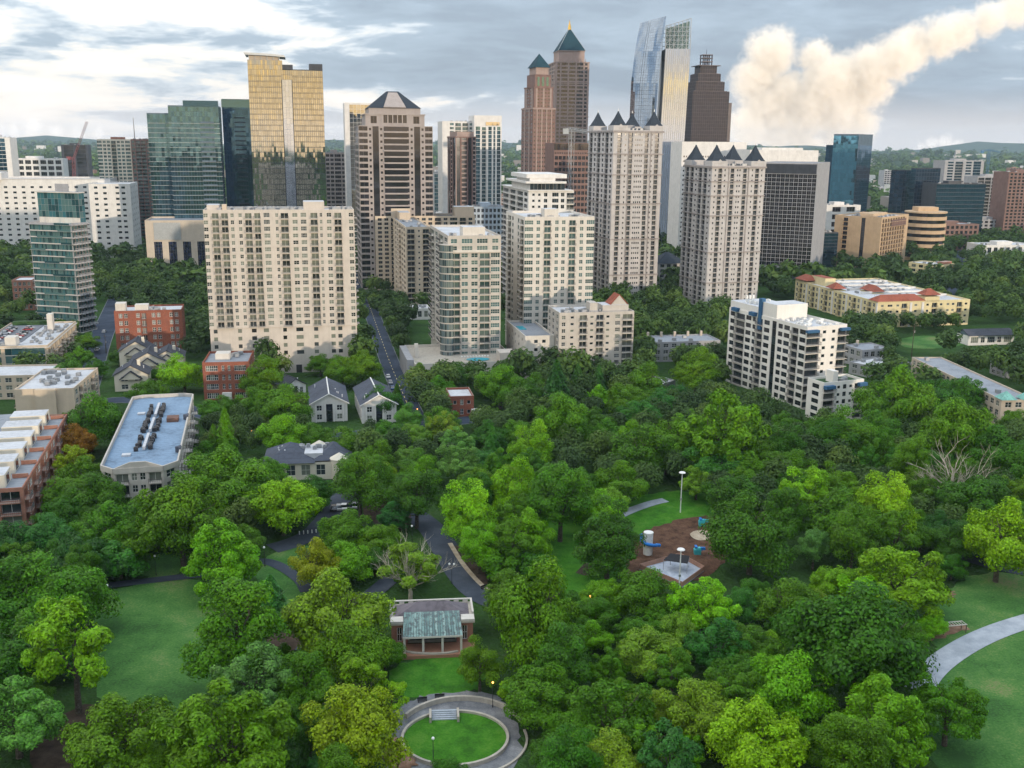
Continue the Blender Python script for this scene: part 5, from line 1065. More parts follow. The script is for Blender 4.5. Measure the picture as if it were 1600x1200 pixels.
# green glass condo pair
b = mk('condo_tower', 'wide green-blue glass condo tower with stacked balconies left of the gold tower', 'building', None, 262, 341, 166, 800, TH, W_blue, Ld=30, glass=G_teal, accent=M_steel, slab=M_steel, rail=M_steel)
H = b.H; glass_box(b, 0, H, 3.6, 2.0, 'FR'); b.roof(H, M_roof_g, .8)
for i in range(1, int(H / 3.6) - 2):
    b.wall.box(-.5, b.W + .6, -.55, -.02, i * 3.6 - .12, i * 3.6 + .12, 1)
    if i > 4: s_ = MB(); s_.box(b.W * .62, b.W * .9, -1.9, -.1, i * 3.6 + .12, i * 3.6 + .32); s_.box(b.W * .62, b.W * .9, -1.9, -1.84, i * 3.6 + .32, i * 3.6 + 1.3); s_.build('balcony', W_blue, b.root)
b.box('crown_screen', b.W * .3, b.W, -.3, 0.3, H + .1, H + 4.5, G_blue); b.done()
b = mk('condo_tower', 'slimmer glass condo wing with gold-lit top left of the wide green-blue tower', 'building', None, 229, 263, 178, 806, TH, W_blue, Ld=28, glass=G_teal, accent=M_steel)
H = b.H; glass_box(b, 0, H, 3.6, 2.2, 'F'); b.roof(H, M_roof_g, .8)
for i in range(1, int(H / 3.6)): b.wall.box(-.6, b.W, -.5, -.02, i * 3.6 - .12, i * 3.6 + .12, 1)
b.done()
b = mk('glass_tower', 'dark blue glass tower squeezed between the green condo and the gold tower', 'building', None, 346, 390, 156, 900, TH, W_dark, Ld=34, glass=G_blue); H = b.H; glass_box(b, 0, H, 3.8, 2.2, 'FR'); b.roof(H, M_roof_g, .8)
b.box('crown_screen', -.3, b.W + .2, -.35, .1, H - 6, H + .5, G_teal)
for i in range(1, int((H - 8) / 3.8)): b.wall.box(b.W * .42, b.W * .8, -.9, -.08, i * 3.8 - .15, i * 3.8 + .7)
b.done()
b = mk('apartment_tower', 'cream gridded apartment tower at the left behind the white stone wing', 'building', None, 151, 204, 219, 960, TH, W_house, Ld=24, glass=G_green); simple(b, 0, 30, b.H / 30, 'W2.4-.6w-.6w-.6b2.4-.6w-.6w-.6W2.4-.5'); b.roof(b.H, M_roof_g, 1); b.box('stair_head', b.W * .4, b.W * .8, 2, 10, b.H, b.H + 3, W_brick2); b.done()
b = mk('apartment_tower', 'brown gridded apartment tower beside the cream one at the left', 'building', None, 204, 234, 219, 962, TH, W_brownst, Ld=24, glass=G_green, rail=M_rail_w); simple(b, 0, 30, b.H / 30, '-.5w-.6b2.4-.5b2.4-.6w-.5'); b.roof(b.H, M_roof_g, 1); b.units(6, 2, b.W - 2, 2, 10, b.H, AC2, M_tank)
m2 = MB(); m2.tube([(3, 5, b.H), (3, 5, b.H + 20)], [.5, .25]); m2.build('mast', W_light, b.root); b.done()
for lab, x0, x1, yt, Y_, wm, gl, pat, fl in (
    ('white and brick low office behind the long white stone building', 12, 98, 249, 1150, M_white, G_office, '-1W3' * 7 + '-1', 12),
    ('dark low office block near the red crane', 95, 137, 227, 1700, W_dark, G_office, '-1g4-1g4-1', 14),
    ('white-edged glass building cut by the left edge', -30, 15, 216, 1000, M_white, G_blue, 'g3g3g3-2', 26),
    ('small pale apartment tower between the gold tower and the banded stone tower', 507, 541, 240, 1000, W_light, G_office, '-.6w-.5w-.5W-.5w-.6', 22),
    ('pale blue-white office block with square windows left of the penthouse tower', 737, 790, 325, 780, wallmat('pale_blue_render', (0.40, 0.46, 0.52)), G_office, '-1w' * 8 + '-1', 12),
    ('small white office with parking decks behind the banded stone tower', 676, 705, 340, 800, M_white, G_office, '-.5w' * 7 + '-.5', 10),
    ('white glass block behind the brown slim tower', 676, 697, 272, 1000, M_white, G_aqua, '-1g2g2g2-1', 20),
    ('grey gabled low building behind the pale blue office', 742, 790, 305, 950, W_granite, G_office, '-1s' * 8 + '-1', 16),
    ('white low hall beside the sand-coloured hotel', 1292, 1345, 322, 1000, M_white, G_office, '-2W-2W-2', 6),
    ('dark low glass podium between the slab tower and the hotel', 1272, 1310, 365, 860, W_dark, G_blue, 'g2g2g2g2', 10),
    ('grey low building with many windows near the right edge', 1480, 1610, 345, 1150, W_greyc, G_office, '-1w' * 16 + '-1', 5),
    ('brown low apartment building beside the curved banded office', 1462, 1530, 352, 1010, W_brownst, G_office, '-1w' * 9 + '-1', 5),
    ('white low house row at the right edge beyond trees', 1540, 1620, 385, 900, M_white, M_glass, '-1w' * 8 + '-1', 2),
    ('red brick tower at the far right edge', 1577, 1630, 270, 1150, W_brownst, G_office, '-1w' * 8 + '-1', 20),
    ('unfinished concrete frame building near the blue crane', 1528, 1582, 277, 1250, W_greyc, G_office, '-.4B3' * 5 + '-.4', 16),
    ('grey and white apartment building behind the dark offices on the right', 1477, 1538, 252, 1400, W_greyc, G_blue, '-.8w-.5b2-.8w-.5g2-.8', 22),
    ('dark curved glass office in front of the grey apartment building', 1464, 1541, 288, 1120, W_dark, G_blue, 'g2' * 10, 14),
    ('white small office with dark windows left of the sand hotel', 1290, 1318, 297, 1100, M_white, G_office, '-1w-1w-1w-1', 14)):
    b = mk('city_building', lab, 'building', None, x0, x1, yt, Y_, TH, wm, Ld=26, glass=gl); simple(b, 0, fl, b.H / fl, pat); b.roof(b.H, M_roof_w if wm in (M_white, W_greyc) else M_roof_g, 1.0); b.units(8, 2, b.W - 2, 2, 14, b.H, AC2); b.box('plant_room', b.W * .3, b.W * .6, 6, 16, b.H, b.H + 3.5, wm); b.done()
# white mirrored slab behind the banded tower
b = mk('glass_tower', 'thin white-edged glass tower with gold reflection left of the banded stone tower', 'building', None, 538, 592, 163, 960, TH, M_white, Ld=26, glass=G_gold, accent=M_white); H = b.H; b.curtain(b.face('F', b.W * .14, b.W), 0, H, 4, 3.2, gap=.2); b.plainwall(b.face('F', 0, b.W * .14), 0, H); [b.plainwall(b.face(f), 0, H) for f in 'LRB']; b.roof(H, M_roof_w, 1.5); b.done()
# banded stone tower with hipped crown
b = mk('office_tower', 'banded pink stone tower with dark window strips and hipped slate crown', 'building', None, 560, 676, 197, 700, TH, W_light, Ld=46, glass=G_office, accent=W_light)
H = b.H; n = 27; fh = H / n
b.facade(b.face('F'), 0, n, fh, 'p3.2-.5s.8-.5d2.2-.5s.8-.6p3p3-.0p3-.6s.8-.5d2.2-.5s.8-.5p2.8'); b.facade(b.face('R'), 0, n, fh, 'p3-.5s.8-.5p4p4-.5s.8-.5p3'); b.facade(b.face('L'), 0, n, fh, 'p3-.5s.8-.5p4p4-.5s.8-.5p3'); b.plainwall(b.face('B'), 0, H)
for i in range(n): b.wall.box(b.W * .33, b.W * .66, -1.0, -.02, i * fh - .05, i * fh + fh * .24)
for i in range(n): b.panes.quad((b.W * .34, -.6, i * fh + fh * .24), (b.W * .65, -.6, i * fh + fh * .24), (b.W * .65, -.6, (i + 1) * fh - .05), (b.W * .34, -.6, (i + 1) * fh - .05))
b.roof(H, M_roof_g, .4); i_ = b.W * .1; z1 = P(572, 178, 700).z; z2 = P(580, 168, 700).z; z3 = P(600, 140, 700).z
fb = b.face('F', i_, b.W - i_, 4, b.L - 4); b.facade(fb, H, 1, z1 - H, '-1.4w1.6-1.2|.6p1|.3p1|.3p1|.3p1|.3p1|.6-1.2w1.6-1.4'); [b.plainwall(b.face(f, i_, b.W - i_, 4, b.L - 4), H, z1) for f in 'LRB']; b.wall.box(i_ - .6, b.W - i_ + .6, 3.4, b.L - 3.4, z1 - .3, z1 + .4)
j = b.W * .15; b.wall.box(j, b.W - j, 6, b.L - 6, z1 + .4, z2); pyramid(b, 'crown_roof', j, b.W - j, 6, b.L - 6, z2, z3, M_slate, .22, .5)
cp = MB(); k = .5; cp.poly([(b.W * .5 - 7.5, 5.0, z2 + .3), (b.W * .5 + 7.5, 5.0, z2 + .3), (b.W * .5 + 3, 6 + (b.L - 12) * .37, z3 - 1.2), (b.W * .5 - 3, 6 + (b.L - 12) * .37, z3 - 1.2)]); o = cp.build('roof_panel', W_light, b.root); md = o.modifiers.new('thickness', 'SOLIDIFY'); md.thickness = .6; md.offset = 1
b.done()
# white + brown pair
b = mk('condo_tower', 'white condo tower with stepped roof and teal window columns', 'building', None, 691, 742, 191, 930, TH, M_white, Ld=30, glass=G_aqua, rail=M_rail); simple(b, 0, 34, b.H / 34, '-3w-.6b2.2-.6b2.2-.6w-.6'); b.roof(b.H, M_roof_w, 1); b.units(7, 8, b.W - 2, 2, 12, b.H, AC2, M_tank); b.done()
b = mk('condo_tower', 'taller right-hand part of the white condo tower with gold-lit corner panes', 'building', None, 741, 784, 181, 925, TH, M_white, Ld=30, glass=G_teal, rail=M_rail); H = b.H; b.facade(b.face('F'), 0, 33, (H - 9) / 33, '-.6g1.8-.8b1.6-1g1.4-.7g.8-.7g1.4-.5'); b.plainwall(b.face('F'), H - 9, H); [b.plainwall(b.face(f), 0, H) for f in 'LRB']; b.roof(H, M_roof_w, .5); b.box('window', b.W * .42, b.W * .92, -.3, -.02, H - 8, H - 5, G_gold); b.done()
b = mk('office_tower', 'slim dark brown tower with rounded stone crown in front of the white condo tower', 'building', 699, 712, 744, 214, 800, 20, W_granite, glass=G_office, accent=W_brownst); H = b.H; b.facade(b.face('F'), 0, 30, H / 30, '-.4d1.6|.6p1.2p1.2|.6d1.6|.6p1.2-.3'); b.facade(b.face('L'), 0, 30, H / 30, '-.5d1.4|.5p1.2|.5d1.4-.4'); [b.plainwall(b.face(f), 0, H) for f in 'RB']; b.roof(H, M_roof_g, .5); b.wall.box(1.5, b.W - 1.5, 1.2, b.L - 1.5, H, H + 4); b.bands([H - .5], .8, .3); b.done()
# the two granite towers with teal pyramids
b = mk('office_tower', 'dark red-brown granite tower with small teal pyramid roof and setbacks', 'building', 815, 833, 868, 170, 1050, 20, W_brownst, glass=glassmat('gold_light_tint_glass', (0.03, 0.025, 0.02), (0.12, 0.10, 0.06), 0.2), accent=W_granite); H = b.H  # warm glass tint stands in for golden light on the panes
b.facade(b.face('F'), 0, 32, H / 32, '-.6s.8-.6|.7s.8-.5s.8|.7s.8-.5s.8|.7s.8-.5s.8|.7-.6s.8-.6'); b.facade(b.face('L'), 0, 32, H / 32, '-.6s.8-.6|.7s.8-.5s.8|.7-.6s.8-.6'); [b.plainwall(b.face(f), 0, H) for f in 'RB']
z1, z2, z3, z4 = [P(840, y, 1050).z for y in (137, 116, 104, 81)]; iw, il = b.W, b.L
b.bands([H - .3], 1.4, .4); b.facade(b.face('F', iw * .08, iw * .92, il * .08, il * .92), H + 1.1, 6, (z1 - H - 1.1) / 6, '-.6|.7s.8-.5s.8|.7s.8-.5s.8|.7-.6'); b.facade(b.face('L', iw * .08, iw * .92, il * .08, il * .92), H + 1.1, 6, (z1 - H - 1.1) / 6, '-.6|.7s.8-.5s.8|.7-.6'); [b.plainwall(b.face(f, iw * .08, iw * .92, il * .08, il * .92), H, z1) for f in 'RB']
b.wall.box(iw * .04, iw * .96, il * .04, il * .96, H + 1.0, H + 1.6); b.wall.box(iw * .06, iw * .94, il * .06, il * .94, z1, z1 + 1.2); around(b, z1, z2, iw * .15, iw * .85, il * .15, il * .85); around(b, z2, z3, iw * .22, iw * .78, il * .22, il * .78, 1)
for t in (.3, .5, .7): b.box('attic_window', iw * t - 1.2, iw * t + 1.2, il * .15 - .2, il * .15 - .02, z1 + 2, z2 - 2, G_teal)
b.wall.box(iw * .15, iw * .85, il * .15, il * .85, z2 - .5, z2 + .3); pyramid(b, 'pyramid_roof', iw * .16, iw * .84, il * .16, il * .84, z3, z4, M_tealroof); b.done()
b = mk('office_tower', 'tallest pink granite tower with steep teal pyramid and golden spire', 'building', 858, 868, 921, 97, 1150, 8, W_granite, glass=glassmat('gold_light_tint_glass', (0.03, 0.025, 0.02), (0.12, 0.10, 0.06), 0.2), accent=W_granite, Ld=42); H = b.H
b.facade(b.face('F'), 0, 46, H / 46, '|1w1.3|.8w1.6w1.6|.8w1.6w1.6|.8w1.6w1.6|.8w1.3|1'); b.facade(b.face('L'), 0, 46, H / 46, '|1w1.3|.8w1.6w1.6|.8w1.6w1.6|.8w1.3|1'); [b.plainwall(b.face(f), 0, H) for f in 'RB']; iw, il = b.W, b.L
b.bands([H * .23, H * .46, H * .69, H * .88, H - .3], 1.0, .45); z1, z2, z3 = P(888, 78, 1150).z, P(888, 43, 1150).z, P(888, 27, 1150).z
for k in range(7): mb = MB(); x_ = iw * (k + .06) / 6.9; mb.cyl(x_, -.2, H, H + 4.5, .7, .1, n=6); mb.build('pinnacle', W_granite, b.root)
around(b, H, z1, iw * .12, iw * .88, il * .12, il * .88); b.wall.box(iw * .1, iw * .9, il * .1, il * .9, z1 - .6, z1)
rf = pyramid(b, 'pyramid_roof', iw * .1, iw * .9, il * .1, il * .9, z1, z2, M_tealroof, .1)
for sx in (.1, .9): mb = MB(); mb.tube([(iw * sx, il * .1, z1 + .3), (iw * (.5 + (sx - .5) * .1), il * (.5 - .4 * .1), z2)], .25); mb.build('roof_rib', M_steel, rf)
mb = MB(); mb.cyl(iw / 2, il / 2, z2, z2 + (z3 - z2) * .45, 2.0, 1.5, n=8); mb.cyl(iw / 2, il / 2, z2 + (z3 - z2) * .45, z3, 1.2, .1, n=8); mb.build('golden_spire', M_gold, b.root); b.done()
b = mk('office_block', 'dark brown office block under the tallest granite tower', 'building', None, 866, 922, 224, 820, TH, W_brownst, Ld=30, glass=G_office); H = b.H; b.facade(b.face('F'), 0, 20, (H - 9) / 20, '-.4w1.4' * 9 + '-.4'); b.facade(b.face('F'), H - 9, 1, 3, '-.4s.5' * 20); b.plainwall(b.face('F'), H - 6, H - 5); [b.plainwall(b.face(f), 0, H) for f in 'LRB']; b.curtain(((0, -.05), (1, 0), b.W), H - 5, H, 5, 2.5); b.roof(H, M_roof_g, .3); b.done()
def lattice(mb, p, q, w, n, r=.14):
    p, q = Vector(p), Vector(q); d = (q - p).normalized(); a = d.orthogonal().normalized() * w / 2; c = d.cross(a).normalized() * w / 2
    cs = [a + c, a - c, -a - c, -a + c]
    for k in range(4): mb.tube([p + cs[k], q + cs[k]], r, 4)
    for i in range(n):
        s_, e_ = p + (q - p) * i / n, p + (q - p) * (i + 1) / n
        for k in range(4): mb.tube([s_ + cs[k], e_ + cs[(k + 1) % 4]], r * .7, 4)
# sail-shaped glass tower
Ys = 1000.0; root = empty('glass_tower', tuple(P(1040, 300, Ys).xy) + (0,), 0); tag(root, 'sail-shaped mirror-glass tower with curved left face and open steel crown', 'building'); inv = root.location.copy()
def loc(v): return (v.x - inv.x, v.y - inv.y, v.z)
LE = [(410, 992), (300, 984), (200, 983), (130, 986), (80, 992), (36, 1000)]; RE = [(410, 1036), (300, 1026), (200, 1024), (130, 1028), (80, 1034), (25, 1041)]
def ip(T_, t): 
    f = t * (len(T_) - 1); i = min(len(T_) - 2, int(f)); f -= i; f2 = f; return (T_[i][0] + (T_[i + 1][0] - T_[i][0]) * f2, T_[i][1] + (T_[i + 1][1] - T_[i][1]) * f2)
nr, ncol = 60, 12; sa = MB(); bk = MB()
def sp(i, j, off=0.0):
    l, r_ = ip(LE, i / nr), ip(RE, i / nr); u = j / ncol; y = l[0] + (r_[0] - l[0]) * u; x = l[1] + (r_[1] - l[1]) * u
    v = P(x, y, Ys + 26 * (1 - u) ** 1.4 + off); return loc(v)
for i in range(nr):
    for j in range(ncol):
        e = .02 if j != 4 else .09; q4 = [sp(i + .02, j + e), sp(i + .02, j + 1 - e), sp(i + .98, j + 1 - e), sp(i + .98, j + e)]; sa.quad(*q4)
    bk.quad(sp(i, 0, .6), sp(i, ncol, .6), sp(i + 1, ncol, .6), sp(i + 1, 0, .6))
    bk.quad(sp(i, ncol, .6), sp(i, ncol, 30), sp(i + 1, ncol, 30), sp(i + 1, ncol, .6)); bk.quad(sp(i, 0, 14), sp(i, 0, .6), sp(i + 1, 0, .6), sp(i + 1, 0, 14)); bk.quad(sp(i, ncol, 30), sp(i, 0, 14), sp(i + 1, 0, 14), sp(i + 1, ncol, 30))
sa.build('curved_glazing', G_sky, root, 'stuff'); bk.build('wall', M_steel, root)
C_ = P(1040, 76, Ys + 4); Wf = P(1079, 76, Ys + 4).x - C_.x; zt = C_.z
fr = MB(); fw = MB(); cx0 = C_.x - inv.x; y_ = 4.0
nb = 12
for i in range(27):
    for jx in range(nb):
        x0, x1 = cx0 - 4 * (1 - i / 27) + Wf * jx / nb, cx0 - 4 * (1 - i / 27) + Wf * (jx + 1) / nb; e = rnd.uniform(-.012, .012); fr.quad((x0 + .3, y_ + e, zt * i / 27 + .06), (x1 - .06, y_ + e + rnd.uniform(-.01, .01), zt * i / 27 + .06), (x1 - .06, y_, zt * (i + 1) / 27 - .06), (x0 + .3, y_, zt * (i + 1) / 27 - .06))
fw.loft([[(cx0 - 4, y_ + .2, 0), (cx0 + Wf - 4, y_ + .2, 0), (cx0 + Wf + 1, y_ + 32, 0), (cx0 - 4, y_ + 32, 0)], [(cx0, y_ + .2, zt), (cx0 + Wf, y_ + .2, zt), (cx0 + Wf + 4, y_ + 32, zt), (cx0, y_ + 32, zt)]])
fr.build('front_glazing', G_silver, root, 'stuff'); fw.build('front_wall', M_steel, root)
sdg = MB(); xR = cx0 + Wf
for i in range(50): sdg.quad((xR - 4 + 4.2 * i / 50, y_ + .5, zt * i / 50 + .2), (xR + 1 + 3.2 * i / 50, y_ + 31, zt * i / 50 + .2), (xR + 1.06 + 3.2 * i / 50, y_ + 31, zt * (i + 1) / 50 - .1), (xR - 3.94 + 4.2 * i / 50, y_ + .5, zt * (i + 1) / 50 - .1))
sdg.build('side_glazing', G_blue, root, 'stuff')
ztop = P(1078, 27, Ys).z; cw = MB(); 
for k in range(7):
    xx = cx0 + Wf * k / 6; cw.tube([(xx, y_ + 2, zt), (xx, y_ + 4, ztop - 7 * (1 - k / 6))], .35, 5); cw.tube([(xx, y_ + 24, zt), (xx, y_ + 20, ztop - 7 * (1 - k / 6))], .3, 5)
for h_ in range(6):
    zz = zt + (ztop - 8 - zt) * h_ / 5; cw.tube([(cx0, y_ + 2, zz), (cx0 + Wf, y_ + 2, zz)], .28, 5); cw.tube([(cx0, y_ + 22, zz), (cx0 + Wf, y_ + 22, zz)], .28, 5)
    if h_ < 5:
        for k in range(6): a0, a1 = (k, k + 1) if (k + h_) % 2 else (k + 1, k); cw.tube([(cx0 + Wf * a0 / 6, y_ + 2.2, zz), (cx0 + Wf * a1 / 6, y_ + 2.2, zz + (ztop - 8 - zt) / 5)], .22, 4)
cw.tube([(cx0, y_ + 3, ztop - 7), (cx0 + Wf, y_ + 3, ztop)], .4, 5); cw.build('steel_crown', M_steel, root)
scr = MB(); scr.quad((cx0 + 2, y_ + 19, zt), (cx0 + Wf + 1, y_ + 19, zt), (cx0 + Wf + 1, y_ + 18, ztop - 1), (cx0 + 2, y_ + 18, ztop - 8)); scr.build('crown_screen', G_green, root)
FOOT.append([(inv.x - 40, Ys), (inv.x + 40, Ys), (inv.x + 40, Ys + 50), (inv.x - 40, Ys + 50)])
# dark stepped tower with open spire
b = mk('office_tower', 'dark plum stepped skyscraper with open spire behind the sail-shaped tower', 'building', 1070, 1083, 1140, 142, 1200, 10, W_plum, glass=G_plum, Ld=44); H = b.H; iw, il = b.W, b.L
glass_box(b, 0, H, 4, 2.6, 'FL', gap=.3)
for i in range(1, 14): b.wall.box(-.3, iw * .62, -.3, -.02, i * 7 - .8, i * 7 + .3); b.box('floor_band', 0, iw * .6, -.36, -.31, i * 7 - .5, i * 7 + .2, W_light)
zs = [H] + [P(1110, y, 1200).z for y in (127, 114, 101)]
for k in range(3): f = .085 * (k + 1) + .02; glass_box(b, zs[k], zs[k + 1], 4, 2.6, 'FLR', iw * f, iw * (1 - f), il * f, il * (1 - f), .3); b.wall.box(iw * (f - .06), iw * (1.06 - f), il * (f - .06), il * (1.06 - f), zs[k] - .4, zs[k] + .5)
zq = P(1114, 78, 1200).z; b.wall.box(iw * .2, iw * .8, il * .2, il * .8, zs[3] - .3, zs[3] + .4); sx = MB()
for px_ in (.38, .5, .62):
    for py_ in (.4, .6): sx.tube([(iw * px_, il * py_, zs[3]), (iw * px_, il * py_, zs[3] + (zq - zs[3]) * .78)], .7, 5)
for t in (.3, .55, .78): zz = zs[3] + (zq - zs[3]) * t; sx.box(iw * .36, iw * .64, il * .38, il * .62, zz - .5, zz + .3)
sx.tube([(iw * .5, il * .5, zs[3]), (iw * .5, il * .5, zq + 3)], [.6, .15], 6); sx.build('spire', W_plum, b.root); b.wall.box(iw, iw * 1.12, il * .1, il * .9, 0, P(1147, 160, 1200).z); b.done()
# white gridded slabs and the dark hotel slab on the right
b = mk('office_block', 'white gridded office slab behind the lower turreted tower', 'building', None, 1066, 1167, 223, 930, TH, M_white, Ld=28, glass=G_office); H = b.H; b.facade(b.face('F'), 0, 22, (H - 10) / 22, '-.9' + 's.6-.5' * 26 + '-.5'); b.plainwall(b.face('F'), H - 10, H); [b.plainwall(b.face(f), 0, H) for f in 'LRB']; b.roof(H, M_roof_w, 1); b.done()
b = mk('office_block', 'white gridded office slab above the dark gridded hotel', 'building', None, 1172, 1279, 236, 900, TH, M_white, Ld=28, glass=G_office); H = b.H; b.facade(b.face('F'), 0, 16, (H - 8) / 16, '-.9' + 's.6-.5' * 26 + '-.5'); b.plainwall(b.face('F'), H - 8, H); [b.plainwall(b.face(f), 0, H) for f in 'LRB']; b.roof(H, M_roof_w, 1); b.box('plant_room', b.W * .2, b.W * .8, 4, 14, H, H + 3, M_white); b.done()
b = mk('hotel_slab', 'dark brown gridded hotel slab with pale concrete end wall', 'building', 1186, 1278, 1297, 256, 780, 66, W_greyc, glass=G_office, accent=W_greyc); H = b.H; n = 24; zb = 9
b.facade(b.face('L'), zb, n - 1, (H - 8 - zb) / (n - 1), '-.3' + 'g1.9-.16' * 13); b.plainwall(b.face('L'), 0, zb); b.wall.box(-.5, -.02, 0, b.L, H - 8, H, 0); [b.plainwall(b.face(f), 0, H) for f in 'FRB']; b.roof(H, M_roof_g, .5); b.box('dark_parapet', -.8, -.52, .5, b.L - .5, H - 7.5, H - .5, W_dark)
b.box('podium', -22, -.6, b.L * .25, b.L + 6, 0, 7, W_dark, M_slate); b.done()
b = mk('glass_tower', 'blue-teal glass tower with folded facets on the right skyline', 'building', 1303, 1342, 1364, 212, 1020, 52, W_blue, glass=G_teal2, accent=W_dark); H = b.H; glass_box(b, 0, H, 4, 2.6, 'L', gap=.1); rg = MB(); b.curtain(b.face('F'), 0, H - 9, 4, 2.6, rg); rg.build('side_glazing', G_blue, b.root, 'stuff'); b.roof(H, M_roof_g, 1.5)
o_ = MB(); b.curtain(b.face('L', 5, b.W, b.L, b.L + 9), 0, H - 9, 4, 2.6, o_); o_.build('wing_glazing', G_blue, b.root, 'stuff'); b.wall.box(5.2, b.W, b.L + .1, b.L + 9, 0, H - 9.2); b.done()
b = mk('hotel_block', 'sand-coloured concrete hotel lit by the low sun with dark stair strip', 'building', 1305, 1378, 1420, 342, 850, 50, W_hotel, glass=G_office, accent=W_hotel, slab=W_hotel); H = b.H; n = 11
b.facade(b.face('L'), 0, n, H / n, '-3.5b2-5.5d1.6-6.5'); b.facade(b.face('F'), 0, n, H / n, '-1' + 'b1.8-.8' * 9 + '-3'); [b.plainwall(b.face(f), 0, H) for f in 'RB']; b.roof(H, M_roof_w, 1.2); b.box('dark_louvre', b.W * .35, b.W * .9, -.4, -.02, H - 8, H - 2, W_brownst); b.units(20, 3, b.W - 3, 3, b.L - 3, H, AC2); b.box('plant_room', b.W * .2, b.W * .7, b.L * .3, b.L * .6, H, H + 3, W_hotel); b.done()
root = empty('round_office', tuple(P(1447, 330, 930).xy) + (0,), 0); tag(root, 'round sand-coloured office with curved white floor bands', 'building'); zt = P(1447, 332, 930).z; r_ = 17; wl = MB(); gl = MB(); n = 7
for i in range(n):
    z0 = zt * i / n; wl.prism([(r_ * 1.06 * math.cos(t * .2618), r_ * 1.06 * math.sin(t * .2618)) for t in range(24)], z0, z0 + zt / n * .5, bottom=True); gl.prism([(r_ * math.cos(t * .2618), r_ * math.sin(t * .2618)) for t in range(24)], z0 + zt / n * .5, z0 + zt / n)
wl.build('floor_band', W_hotel, root); gl.build('ribbon_glazing', G_office, root); mb = MB(); mb.cyl(0, 0, zt, zt + 1.2, r_ * 1.06, n=24); mb.box(-9, 9, -5, 9, zt + 1.2, zt + 5); mb.build('roof', W_hotel, root)
for lab, xl, xc, xr, yt, Y_ in (('dark office block with thin floor lines, left of the dark pair', 1393, 1413, 1424, 267, 1180), ('dark office block with thin floor lines, right and taller of the dark pair', 1424, 1432, 1470, 264, 1150)):
    b = mk('office_block', lab, 'building', xl, xc, xr, yt, Y_, 35, W_dark, glass=G_blue, accent=M_steel); glass_box(b, 0, b.H, 4.2, 5, 'FL', gap=.5); b.roof(b.H, M_roof_g, .8); b.done()
# cranes
def crane(label, base, top, jib, back, m):
    r0 = empty('tower_crane', (base[0], base[1], 0)); tag(r0, label, 'crane'); o = Vector((base[0], base[1], 0))
    mb = MB(); lattice(mb, (0, 0, 0), Vector(top) - o, 3.0, 12, .16); mb.build('mast', m, r0); mb = MB(); lattice(mb, Vector(top) - o, Vector(jib) - o, 2.0, 14, .13); mb.build('jib', m, r0); mb = MB(); lattice(mb, Vector(top) - o, Vector(back) - o, 1.8, 4, .14); q_ = Vector(back) - o; mb.box(q_.x - 2, q_.x + 2, q_.y - 2, q_.y + 2, q_.z - 3, q_.z + 1); mb.build('counterweight', m, r0)
M_crane = plain('red_crane_paint', (0.26, 0.08, 0.08)); M_crane2 = plain('blue_crane_paint', (0.06, 0.16, 0.28))
A = P(112, 275, 1300); crane('red luffing tower crane leaning up at the left skyline', (A.x, A.y), P(115, 248, 1300), P(136, 190, 1300), P(107, 246, 1300), M_crane)
A = P(1543, 275, 1700); crane('thin blue tower crane on the right skyline', (A.x, A.y), P(1546, 234, 1700), P(1563, 238, 1700), P(1535, 236, 1700), M_crane2)
A = P(893, 300, 790); crane('thin grey crane mast in front of the tallest granite tower', (A.x, A.y), P(893, 202, 790), P(918, 206, 790), P(884, 203, 790), M_steel)
# ================= park: pavilion
M_copper2 = mat('streaked_copper', lambda t: pbr(t, t.mix(t.smooth(t.noise(t.n('ShaderNodeTexCoord').outputs['Object'], 1.1, 5, .7), .42, .6), t.ramp(t.n('ShaderNodeNewGeometry').outputs['Random Per Island'], [(0, (.10, .17, .165)), (.5, (.18, .29, .27)), (1, (.26, .37, .34))]), (.10, .13, .13)), .65, .1))
b = Bld('park_pavilion', 'red brick park pavilion with grey hipped roof and green copper canopy', 'building', G(612, 1012), R(6), 16.5, 8.5, 4.6, W_brick2, parts=True, frame=W_trim, accent=M_stone)
W_, L_, H = b.W, b.L, 5.0
b.facade(b.face('F', 0, 3.3), 0, 1, H, '-1.2w1.1-1.2'); b.facade(b.face('F', W_ - 3.3, W_), 0, 1, H, '-1.2w1.1-1.2'); b.plainwall(b.face('F', 3.3, W_ - 3.3, 1.6), 0, H, 1)
b.plainwall(b.face('R', 0, 3.3, 0, 1.6), 0, H); b.plainwall(b.face('L', W_ - 3.3, W_, 0, 1.6), 0, H); b.facade(b.face('R'), 0, 1, H, '-1.5w1.2-2w1.2-1.5'); b.facade(b.face('L'), 0, 1, H, '-1.5w1.2-2w1.2-1.5'); b.plainwall(b.face('B'), 0, H)
b.wall.box(-.35, W_ + .35, -.35, L_ + .35, H, H + .35, 1); hip(b, 'roof', .6, W_ - .6, 2.0, L_ - .5, H + .4, H + 2.6, roofmat('weathered_slate', (0.16, 0.14, 0.155), .3), 0, .8)
for x0, x1, y0, y1 in ((-.3, W_ + .3, L_ - .1, L_ + .3), (-.3, .1, 2.2, L_ - .1), (W_ - .1, W_ + .3, 2.2, L_ - .1)):
    for k in range(9 if x1 - x0 > 3 else 4): t0 = k / (9 if x1 - x0 > 3 else 4); t1 = t0 + .06; b.box('baluster', x0 + (x1 - x0) * t0 if x1 - x0 > 3 else x0, x0 + (x1 - x0) * t1 if x1 - x0 > 3 else x1, y0 if x1 - x0 > 3 else y0 + (y1 - y0) * t0, y1 if x1 - x0 > 3 else y0 + (y1 - y0) * t1, H + .36, H + 1.05, W_ivory)
    b.box('parapet_rail', x0, x1, y0, y1, H + 1.06, H + 1.25, W_ivory)
